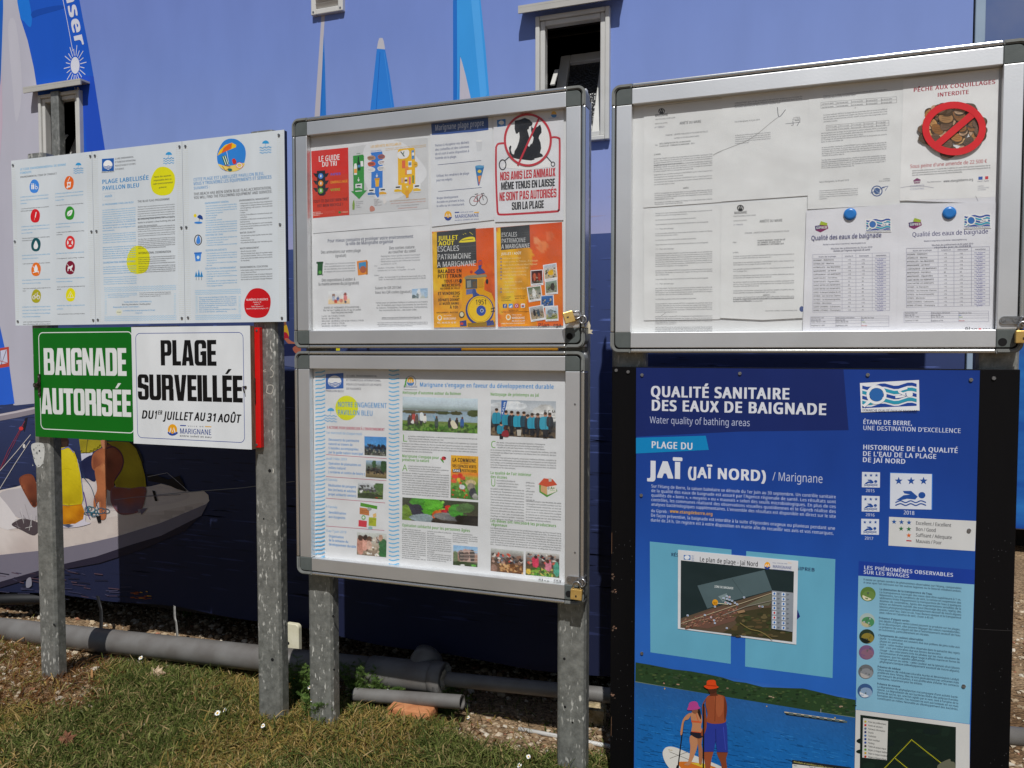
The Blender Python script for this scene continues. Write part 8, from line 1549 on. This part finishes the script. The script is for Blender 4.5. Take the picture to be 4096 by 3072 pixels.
bm = bmesh.new(); add_tube(bm, [(sx0 - .03, YP, sz0 + .002), (sx0, YP, sz0), (sx1, YP, sz1), (1.2, YP, sz1 + (sz1 - sz0) / (sx1 - sx0) * (1.2 - sx1))], .0255, 24)
tag(bm_obj('drain_pipe', bm, M['pvc']), 'thinner grey pipe running on from the tee fitting behind the padlocked post', 'pipe')
ox0, oz0 = P(1421, 2778, .285); ox1, oz1 = P(1849, 2808, .285)
bm = bmesh.new(); p0, p1 = Vector((ox0, .285, oz0)), Vector((ox1, .285, oz1))
add_tube(bm, [p0, p1], .0245, 24, False); add_tube(bm, [p0 + Vector((.0005, 0, 0)), p1 - Vector((.0005, 0, 0))], .0215, 24, False)
for a, b_ in ((p0, 1), (p1, -1)):
    o_ = [bm.verts.new(a + Vector((0, math.cos(t), math.sin(t))) * .0245) for t in [2 * math.pi * k / 24 for k in range(24)]]; i_ = [bm.verts.new(a + Vector((0, math.cos(t), math.sin(t))) * .0215) for t in [2 * math.pi * k / 24 for k in range(24)]]
    for k in range(24): bm.faces.new((o_[k], o_[(k + 1) % 24], i_[(k + 1) % 24], i_[k]))
tag(bm_obj('pipe_offcut', bm, M['pvc']), 'short loose grey pipe offcut lying under the tee fitting', 'pipe')
def rough_block(name, cx, cy, cz, sx, sy, sz, rot, mat, seed, jit=.06):
    bm = bmesh.new(); add_box(bm, -sx / 2, sx / 2, -sy / 2, sy / 2, 0, sz, min(sx, sy, sz) * .14, 2); r_ = random.Random(seed)
    bmesh.ops.subdivide_edges(bm, edges=bm.edges[:], cuts=1, use_grid_fill=True)
    for v in bm.verts: v.co += Vector((r_.uniform(-1, 1), r_.uniform(-1, 1), r_.uniform(-1, 1))) * min(sx, sy, sz) * jit
    bm.transform(Matrix.Translation((cx, cy, cz)) @ Matrix.Rotation(R(rot), 4, 'Z')); return bm_obj(name, bm, mat, None, True)
M['terracotta'] = noise_mat('terracotta', (176, 112, 70), (196, 134, 90), 30, .9, bump=.3, bscale=120)
M['stone'] = noise_mat('pale_stone', (150, 134, 96), (196, 176, 140), 50, .95, bump=.9, bscale=70, c3=(120, 106, 78))
x, y, z = PGz(1640, 2862); tag(rough_block('brick', P(1648, 2840, .25)[0], .255, P(1648, 2824, .25)[1] - .045, .16, .08, .045, 4, M['terracotta'], 3, .03), 'flat orange terracotta brick under the pipe offcut', 'brick')
x, y, z = PGz(2370, 2900); tag(rough_block('stone', x, y + .02, z - .01, .085, .06, .075, 8, M['stone'], 5, .07), 'squarish rough stone beside the padlocked post, under the thinner pipe', 'stone')
x, y, z = PGz(2352, 2978); bm = bmesh.new(); add_tube(bm, [(x - .25, y + .012, z + .006), (x, y, z + .008), (x + .3, y - .012, z + .007)], .0075, 12); tag(bm_obj('conduit', bm, M['pvc_white']), 'thin pale plastic conduit lying on the gravel by the black board', 'pipe')
# white plastic stake behind the drain pipe
x0, z0 = P(1136, 2590, .47); x1, z1 = P(1194, 2500, .47); g_ = GZ(x0, .47)
bm = bmesh.new(); add_prism(bm, [(x0, g_ - .03), (x1, g_ - .03)] + [(x1 - .016 + .016 * math.cos(R(15 * k)), z1 - .016 + .016 * math.sin(R(15 * k))) for k in range(7)] + [(x0 + .016 - .016 * math.sin(R(15 * k)), z1 - .016 + .016 * math.cos(R(15 * k))) for k in range(7)], .47, .492)
bmesh.ops.bevel(bm, geom=[e for e in bm.edges], offset=.002, segments=1, affect='EDGES')
M['cream'] = noise_mat('cream_plastic', (214, 208, 180), (226, 220, 194), 20, .5)
st = tag(bm_obj('stake', bm, M['cream']), 'cream plastic stake with rounded top behind the drain pipe', 'stake')
hx, hz = P(1153, 2572, .47); bm = bmesh.new(); add_disc(bm, hx, .4685, hz, .006, .001); bm_obj('hole', bm, M['hollow'], st)
# straps tying the banner's hem down
M['clear'] = noise_mat('milky_strap', (112, 110, 106), (150, 148, 142), 30, .35)
def strap(pts, w, mat, label):
    bm = bmesh.new(); pts = spline([tuple(p) for p in pts], False, 6); a = [bm.verts.new((p[0] - w / 2, p[1], p[2])) for p in pts]; b_ = [bm.verts.new((p[0] + w / 2, p[1] - .004, p[2])) for p in pts]
    c = [bm.verts.new((p[0] - w / 2, p[1] + .002, p[2])) for p in pts]; d = [bm.verts.new((p[0] + w / 2, p[1] - .002, p[2])) for p in pts]
    for i in range(len(pts) - 1):
        for u, v in ((a, b_), (b_, d), (d, c), (c, a)): bm.faces.new((u[i], u[i + 1], v[i + 1], v[i]))
    bmesh.ops.recalc_face_normals(bm, faces=bm.faces); tag(bm_obj('strap', bm, mat, None, True), label, 'strap')
q = [P(388, 2385, .53), P(400, 2420, .5), P(406, 2460, .49), P(401, 2512, .46)]
strap([(q[0][0], .535, q[0][1]), (q[1][0], .50, q[1][1]), (q[2][0], .49, q[2][1]), (q[3][0], .46, GZ(0, .46) - .01)], .024, M['black'], 'black strap hanging from the banner hem, near the post of the green sign')
q = [P(695, 2425, .53), P(700, 2470, .5), P(706, 2500, .49), P(716, 2545, .46)]
strap([(q[0][0], .535, q[0][1]), (q[1][0], .50, q[1][1]), (q[2][0], .49, q[2][1]), (q[3][0], .46, GZ(0, .46) - .01)], .016, M['clear'], 'milky plastic strap below the banner hem, its lower end in the sun')
bm = bmesh.new(); add_tube(bm, spline([(-4.6, .40, -.10), (-4.2, .44, -.05), (-3.85, .48, .02), (-3.6, .52, .06), (-3.35, .62, .06)], False, 8), .026, 14); tag(bm_obj('hose', bm, M['black']), 'thick black hose curving up under the banner hem at the far end', 'hose')

# ---- dead leaves
def dead_leaf(px, py, s, rot, cols, label, seed):
    x, y, z = PGz(px, py); r_ = random.Random(seed); bm = bmesh.new(); out = [(-.5, 0), (-.36, .16), (-.42, .34), (-.2, .24), (-.05, .5), (.06, .26), (.28, .36), (.24, .14), (.55, .04), (.26, -.1), (.3, -.36), (.06, -.24), (-.08, -.46), (-.2, -.22), (-.42, -.3), (-.34, -.12)]
    m_ = Matrix.Translation((x, y, z + .030)) @ Matrix.Rotation(R(rot), 4, 'Z') @ Matrix.Rotation(R(48), 4, 'X')
    c = bm.verts.new((0, 0, .12 * s)); vs = [bm.verts.new((a * s, b_ * s, r_.uniform(-.14, .16) * s)) for a, b_ in out]
    for k in range(len(vs)): bm.faces.new((c, vs[k], vs[(k + 1) % len(vs)]))
    bm.transform(m_); tag(bm_obj('dead_leaf', bm, noise_mat('dead_leaf_%d' % seed, *cols, 60, .85, bump=.4, bscale=200)), label, 'leaf')
dead_leaf(630, 2722, .062, 20, ((176, 152, 122), (206, 184, 156)), 'pale curled dead leaf on the grass between the green sign posts', 1)
dead_leaf(270, 2990, .055, 60, ((98, 60, 38), (128, 84, 58)), 'dark brown dead leaf low on the lawn', 2)
dead_leaf(395, 2595, .05, 120, ((120, 78, 56), (150, 108, 80)), 'reddish dried weed leaf leaning on the drain pipe', 3)

# ---- ground cover: grass, straw, pebbles (nobody could count them)
def veg_mat(name, trans=.3):
    m = bpy.data.materials.new(name); m.use_nodes = True; t = m.node_tree; t.nodes.remove(t.nodes['Principled BSDF'])
    at = N(t, 'ShaderNodeAttribute', attribute_name='Col'); d = N(t, 'ShaderNodeBsdfDiffuse'); tr = N(t, 'ShaderNodeBsdfTranslucent'); mx = N(t, 'ShaderNodeMixShader'); mx.inputs[0].default_value = trans
    t.links.new(at.outputs['Color'], d.inputs[0]); t.links.new(at.outputs['Color'], tr.inputs[0]); t.links.new(d.outputs[0], mx.inputs[1]); t.links.new(tr.outputs[0], mx.inputs[2]); t.links.new(mx.outputs[0], t.nodes['Material Output'].inputs[0]); return m
M['grass'] = veg_mat('grass_blades'); M['foliage'] = veg_mat('weed_leaves', .25)
def PROJv(X, Y, Z):
    d = np.stack([X, Y + DIST, Z - EYE], -1); c = d @ FW; return 2048 + FPX * (d @ RT) / c, 1536 - FPX * (d @ UP) / c
def vnoise(x, y, s, seed):
    r_ = np.random.default_rng(seed); g = r_.random((64, 64)); x = x * s % 63; y = y * s % 63; i = x.astype(int); j = y.astype(int); u = x - i; v = y - j; u = u * u * (3 - 2 * u); v = v * v * (3 - 2 * v)
    return (g[i, j] * (1 - u) + g[(i + 1) % 64, j] * u) * (1 - v) + (g[i, (j + 1) % 64] * (1 - u) + g[(i + 1) % 64, (j + 1) % 64] * u) * v
def lawn_amount(X, Y):
    """how grassy the ground is, as a map of the place: bare, stony soil at the far left and in a patch by the padlocked post"""
    n_ = vnoise(X + 50, Y + 50, 5, 1) * .6 + vnoise(X + 50, Y + 50, 14, 2) * .4
    g = np.ones_like(X)
    left = np.clip((-2.33 - .8 * (Y + .05) - X) / .12 + (n_ - .5) * 1.8, 0, 1) * np.clip((Y + .15 + .34 * (-2.23 - X)) / .07 + (n_ - .5) * 1.6, 0, 1)
    g *= 1 - .93 * left
    patch = np.clip(1.1 - np.hypot((X + .86) / .27, (Y - .22) / .13) + (n_ - .5) * .9, 0, 1); g *= 1 - np.clip(patch * 2.2, 0, 1)
    back = np.clip((Y - .31) / .02, 0, 1) * (X < -1.3) + np.clip((Y - np.where(X < -1.02, .24, .16)) / .05, 0, 1) * (X >= -1.3); g *= 1 - back * np.clip(.97 - .45 * ((X > -2.4) & (X < -1.7) & (Y < .5)), 0, 1)
    g *= 1 - np.clip((X + .15) / .3 + (n_ - .5), 0, 1) * .75
    return g, left, n_
def blades(name, mat, X, Y, H, Wd, lean, cols, seed, curl=1.0):
    r_ = np.random.default_rng(seed); n = len(X); a = r_.uniform(0, 2 * np.pi, n); b_ = r_.uniform(0, 2 * np.pi, n); Z = gz2(X, Y) - .003
    dx, dy = np.cos(a), np.sin(a); wx, wy = np.cos(b_) * Wd / 2, np.sin(b_) * Wd / 2
    V = np.zeros((n, 7, 3)); F = []
    for k, (t, w_) in enumerate(((0, 1.), (.4, .95), (.75, .65))):
        off = lean * H * t ** 1.6; zz = Z + H * t * (1 - .25 * curl * t * np.clip(lean, 0, 1.5))
        V[:, 2 * k, 0] = X + dx * off - wx * w_; V[:, 2 * k, 1] = Y + dy * off - wy * w_; V[:, 2 * k, 2] = zz
        V[:, 2 * k + 1, 0] = X + dx * off + wx * w_; V[:, 2 * k + 1, 1] = Y + dy * off + wy * w_; V[:, 2 * k + 1, 2] = zz
    off = lean * H; V[:, 6, 0] = X + dx * off; V[:, 6, 1] = Y + dy * off; V[:, 6, 2] = Z + H * (1 - .42 * curl * np.clip(lean, 0, 1.5))
    base = np.arange(n)[:, None] * 7
    quads = np.concatenate([base + np.array([[0, 1, 3, 2]]), base + np.array([[2, 3, 5, 4]])]); tris = base + np.array([[4, 5, 6]])
    me = bpy.data.meshes.new(name); nq, nt_ = len(quads), len(tris)
    me.vertices.add(n * 7); me.vertices.foreach_set('co', V.reshape(-1)); me.loops.add(nq * 4 + nt_ * 3); me.loops.foreach_set('vertex_index', np.concatenate([quads.reshape(-1), tris.reshape(-1)]).astype(np.int32))
    me.polygons.add(nq + nt_); ls = np.concatenate([np.arange(nq) * 4, nq * 4 + np.arange(nt_) * 3]); me.polygons.foreach_set('loop_start', ls.astype(np.int32))
    me.update(calc_edges=True)
    at = me.color_attributes.new('Col', 'FLOAT_COLOR', 'POINT'); C_ = np.ones((n, 7, 4)); C_[:, :, :3] = cols[:, None, :]; at.data.foreach_set('color', C_.reshape(-1).astype(np.float32))
    me.materials.append(mat); me.validate(); return link(name, me)
def palette(r_, n, pal, wts, var=.18):
    c = np.array([lin(p) for p in pal])[r_.choice(len(pal), n, p=np.array(wts) / sum(wts))]; return np.clip(c * (1 + var * r_.normal(size=(n, 1))), .004, .9)
r_ = np.random.default_rng(11)
n = 420000
X = r_.uniform(-4.0, 1.3, n); Y = r_.uniform(-1.15, .56, n); g, left, nn = lawn_amount(X, Y)
keep = r_.random(n) < g * (.72 + .5 * nn) * np.where(Y < -.95, .6, 1); X, Y, g, nn = X[keep], Y[keep], g[keep], nn[keep]; n = len(X)
H = r_.gamma(6, .0054, n) * np.clip(.5 + .8 * nn, .4, 1.3); dry = vnoise(X + 50, Y + 50, 3.1, 5)
cols = palette(r_, n, [(82, 94, 46), (106, 114, 60), (128, 132, 80), (70, 80, 42), (152, 140, 92), (170, 148, 106)], [30, 26, 14, 16, 9, 7])
dm = r_.random(n) < np.clip((dry - .44) * 2.2, 0, .66); cols[dm] = palette(r_, dm.sum(), [(164, 140, 86), (142, 120, 66), (130, 122, 62), (178, 152, 102)], [4, 4, 4, 2])
tag(blades('grass', M['grass'], X, Y, H, np.where(r_.random(n) < .12, r_.uniform(.005, .009, n), r_.uniform(.0022, .0048, n)), r_.gamma(3, .34, n), cols, 12), 'short patchy green grass around the post feet', 'grass', kind='stuff')
n = 90000
X = r_.uniform(-4.2, 1.3, n); Y = r_.uniform(-1.2, .30, n); g, left, nn = lawn_amount(X, Y); keep = r_.random(n) < np.clip(left * .95 * (Y < .31) + .13, 0, 1) * (.5 + nn * .8); X, Y = X[keep], Y[keep]; n = len(X)
tag(blades('dry_grass', M['grass'], X, Y, np.minimum(r_.gamma(4, .008, n), .055), np.where(r_.random(n) < .10, r_.uniform(.005, .010, n), r_.uniform(.0012, .0026, n)), r_.gamma(5, .34, n), palette(r_, n, [(128, 90, 58), (106, 70, 42), (154, 116, 78), (82, 54, 32), (172, 138, 98)], [5, 5, 3, 4, 1.4]), 13), 'dry brown straw and dead grass by the post of the green sign', 'dry grass', kind='stuff')
# pebbles
ico = bmesh.new(); bmesh.ops.create_icosphere(ico, subdivisions=1, radius=1); iv = np.array([v.co[:] for v in ico.verts]); ifc = np.array([[v.index for v in f.verts] for f in ico.faces]); ico.free()
n = 30000
X = r_.uniform(-4.4, 1.9, n); Y = r_.uniform(-1.0, .9, n); nr = 3500; X[:nr] = r_.uniform(.45, 1.9, nr); Y[:nr] = r_.uniform(-.6, 2.6, nr)
g, left, nn = lawn_amount(X, Y); keep = (r_.random(n) < np.clip(1.05 - g, 0, 1) * (.35 + .9 * nn)) | (np.arange(n) < nr); X, Y = X[keep], Y[keep]; n = len(X)
s_ = r_.gamma(3.0, .0016, n) + .0018
V = iv[None] * (1 + .22 * r_.normal(size=(n, len(iv), 1))) * s_[:, None, None] * np.stack([r_.uniform(.8, 1.5, n), r_.uniform(.8, 1.3, n), r_.uniform(.5, .9, n)], -1)[:, None]
t = r_.uniform(0, 6.28, n)[:, None]; Vx = V[..., 0] * np.cos(t) - V[..., 1] * np.sin(t) + X[:, None]; Vy = V[..., 0] * np.sin(t) + V[..., 1] * np.cos(t) + Y[:, None]; Vz = V[..., 2] + (gz2(X, Y) + s_ * .25)[:, None]
Vv = np.stack([Vx, Vy, Vz], -1).reshape(-1, 3); Ff = (ifc[None] + (np.arange(n) * len(iv))[:, None, None]).reshape(-1, 3)
me = bpy.data.meshes.new('gravel'); me.from_pydata(Vv.tolist(), [], Ff.tolist()); at = me.color_attributes.new('Col', 'FLOAT_COLOR', 'POINT')
pc = palette(r_, n, [(176, 156, 128), (150, 126, 98), (196, 180, 156), (128, 104, 80), (160, 112, 88), (206, 196, 178)], [6, 6, 4, 4, .6, 1.6], .12)
C_ = np.ones((n, len(iv), 4)); C_[:, :, :3] = pc[:, None]; at.data.foreach_set('color', C_.reshape(-1).astype(np.float32)); me.materials.append(print_mat('pebble_stone', .9, .2, 60, .2, .2)); me.update()
tag(link('gravel', me), 'beige gravel and small pebbles under the banner', 'gravel', kind='stuff')

# ---- chamomile plants and daisies
M['stem'] = noise_mat('green_stem', (74, 92, 44), (96, 112, 58), 40, .8); M['petal'] = noise_mat('white_petal', (226, 226, 222), (236, 236, 232), 40, .6); M['disc'] = noise_mat('yellow_flower_centre', (216, 164, 26), (228, 182, 44), 90, .8, bump=.5, bscale=400)
def flower_head(c, r0, tilt, az, seed, parent, petals=True):
    rr = random.Random(seed); m_ = Matrix.Translation(c) @ Matrix.Rotation(az, 4, 'Z') @ Matrix.Rotation(tilt, 4, 'X'); hd = None
    if petals:
        bm = bmesh.new(); k_ = 13
        for k in range(k_):
            a = 2 * math.pi * k / k_ + rr.uniform(-.08, .08); l = r0 * rr.uniform(.88, 1.08); w = r0 * .21; dz = rr.uniform(-.12, .16) * r0
            pts = [(r0 * .3, -w * .5, 0), (l * .7, -w, dz * .6 + .08 * r0), (l, -w * .4, dz), (l * 1.02, w * .4, dz), (l * .7, w, dz * .6 + .08 * r0), (r0 * .3, w * .5, 0)]
            bm.faces.new([bm.verts.new((x * math.cos(a) - y * math.sin(a), x * math.sin(a) + y * math.cos(a), z)) for x, y, z in pts])
        bm.transform(m_); hd = bm_obj('petals', bm, M['petal'], parent)
    bm = bmesh.new(); bmesh.ops.create_uvsphere(bm, u_segments=12, v_segments=7, radius=r0 * .38); bm.transform(Matrix.Diagonal((1, 1, .75, 1))); bm.transform(m_ @ Matrix.Translation((0, 0, r0 * .08))); bm_obj('centre', bm, M['disc'], parent, True)
def daisy(px, py, h, r0, label, seed):
    rr = random.Random(seed); x, y, z = PGz(px, py, h); bx, by_ = x + rr.uniform(-.02, .02), y + rr.uniform(0, .03); g_ = GZ(bx, by_)
    root = empty('daisy', (bx, by_, g_), label, 'flower', 'daisies in the grass')
    bm = bmesh.new(); add_tube(bm, spline([(bx, by_, g_ - .005), (bx + (x - bx) * .3, by_ + (y - by_) * .3, g_ + (z - g_) * .5), (x, y, z - .002)], False, 4), .0011, 6); bm_obj('stem', bm, M['stem'], root)
    flower_head(Vector((x, y, z)), r0 * .82, R(rr.uniform(35, 60)), R(rr.uniform(-40, 40)), seed, root)
for k, (px, py, h, r0, lb) in enumerate(((563, 2631, .075, .0115, 'single white daisy close against the sunlit drain pipe, beside dry straw'), (994, 2622, .10, .0105, 'small daisy standing taller than the others before the pipe, next to the chalk-marked post'), (1133, 2765, .085, .0145, 'largest white daisy, at the foot of the chalk-marked post'), (870, 2853, .04, .0125, 'yellow-centred daisy lying low in open lawn, nearer of a close pair'), (899, 2841, .04, .0105, 'smaller daisy just behind its twin in open lawn'), (1052, 2903, .035, .0095, 'tiny worn daisy low in dry grass before the chalk-marked post'), (2114, 3027, .03, .0085, 'tiny daisy near the gravel edge beside the padlocked post'), (2078, 3062, .03, .009, 'tiny daisy at the bottom edge of the lawn'))): daisy(px, py, h, r0, lb, 40 + k)
def weed(px, py, h, wd, n_st, label, seed, flowers=(), buds=0):
    rr = random.Random(seed); x, y, z = PGz(px, py); yy = y; root = empty('chamomile_plant', (x, y, z), label, 'weed', 'chamomile weeds round the posts'); sb = bmesh.new(); V, F, Cc = [], [], []; tops = []
    for s in range(n_st):
        a = rr.uniform(0, 6.28); q = wd * rr.random() ** .6; hh = h * rr.uniform(.55, 1.05); b0 = Vector((x + rr.uniform(-.3, .3) * wd, y + rr.uniform(-.15, .15) * wd, z - .004)); b1 = Vector((x + q * math.cos(a), y + q * .5 * math.sin(a), z + hh))
        pts = [b0, b0.lerp(b1, .45) + Vector((0, 0, hh * .12)), b1]; pts = [Vector(p) for p in spline([tuple(p) for p in pts], False, 4)]; add_tube(sb, pts, [.0011] * len(pts), 5, False); tops.append(b1)
        for _ in range(24):
            p = pts[rr.randrange(1, len(pts))]; az = rr.uniform(0, 6.28); l = rr.uniform(.012, .030); d = Vector((math.cos(az), math.sin(az), rr.uniform(-.1, .7))).normalized(); sd = d.orthogonal().normalized(); c = rgbmix((66, 92, 42), (116, 138, 74), rr.random() ** 1.4); cl = (*lin(c), 1.)
            for j in range(5):                                # feathery leaf: little side lobes along a rib
                t = (j + .5) / 5; m0 = p + d * l * t
                for sg in (-1, 1):
                    ll = l * .34 * (1 - .5 * t); e = m0 + sd * sg * ll + d * ll * .7; n0 = len(V); V += [tuple(m0 - d * .0012), tuple(m0 + d * .0014), tuple(e)]; F.append((n0, n0 + 1, n0 + 2)); Cc += [cl] * 3
            n0 = len(V); V += [tuple(p - sd * .0007), tuple(p + sd * .0007), tuple(p + d * l)]; F.append((n0, n0 + 1, n0 + 2)); Cc += [cl] * 3
    bm_obj('stem', sb, M['stem'], root); me = bpy.data.meshes.new('foliage'); me.from_pydata(V, [], F); at = me.color_attributes.new('Col', 'FLOAT_COLOR', 'POINT'); at.data.foreach_set('color', np.array(Cc, dtype=np.float32).ravel()); me.materials.append(M['foliage']); link('foliage', me, root)
    for k, (fx, fy, fh, r0) in enumerate(flowers):
        q_ = P(fx, fy, yy - .01); c = Vector((q_[0], yy - .01, q_[1])); fl = bpy.data.objects.new('flower', None); COL.objects.link(fl); fl.parent = root; fl.matrix_parent_inverse = Matrix.Translation(-world_loc(root)); fl.location = c
        b0 = min(tops, key=lambda t_: (t_ - c).length); bm = bmesh.new(); add_tube(bm, [b0, c], .0009, 5, False); 
        o_ = bm_obj('stalk', bm, M['stem'], fl); flower_head(c, r0 * .74, R(rr.uniform(30, 60)), R(rr.uniform(-40, 40)), seed + k, fl, k >= buds)
weed(1205, 2815, .15, .085, 26, 'chamomile weed with pale buds between the chalk-marked post and its neighbour', 1, ((1176, 2713, .10, .0105), (1213, 2713, .10, .0105), (1238, 2749, .075, .010)), 2)
weed(1428, 2822, .15, .085, 26, 'chamomile weed growing past the left end of the pipe offcut', 2)
weed(1552, 2832, .13, .085, 26, 'tallest flowering chamomile, in front of the pipe offcut', 3, ((1525, 2707, .14, .011), (1478, 2741, .115, .010), (1514, 2756, .10, .010), (1550, 2763, .09, .010)))
weed(1785, 2858, .10, .11, 28, 'leafy chamomile clump right below the plugged pipe mouth', 4, ((1872, 2870, .05, .009),))
weed(1262, 2890, .09, .07, 20, 'low chamomile tuft hugging the foot of the post under the double cases', 5, ((1245, 2800, .055, .010),))
# tall grass tufts behind the pipe
def tuft(px, py, h, n_, label, seed):
    rr = np.random.default_rng(seed); x, y, z = (*PG(px, py, -.165), 0) if py < 2620 else PGz(px, py); X = x + rr.normal(size=n_) * .018; Y = y + rr.normal(size=n_) * .012
    o = blades('grass_tuft', M['grass'], X, Y, h * rr.uniform(.5, 1.1, n_), rr.uniform(.002, .004, n_), rr.gamma(2.2, .22, n_), palette(rr, n_, [(70, 90, 40), (96, 116, 56), (116, 128, 70)], [3, 3, 1]), seed, .5); tag(o, label, 'grass tuft', 'tall grass tufts at the drain pipe')
tuft(745, 2560, .10, 30, 'grass tuft by the milky strap behind the pipe', 1); tuft(860, 2575, .075, 22, 'low spreading grass tuft behind the pipe, midway between strap and chalk-marked post', 2); tuft(935, 2580, .12, 12, 'sparse tall-bladed grass tuft behind the pipe by the chalk-marked post', 3); tuft(715, 2665, .10, 30, 'grass tuft leaning on the front of the pipe', 4); tuft(1060, 2860, .08, 10, 'thin grass tuft at the chalk-marked post foot', 5)
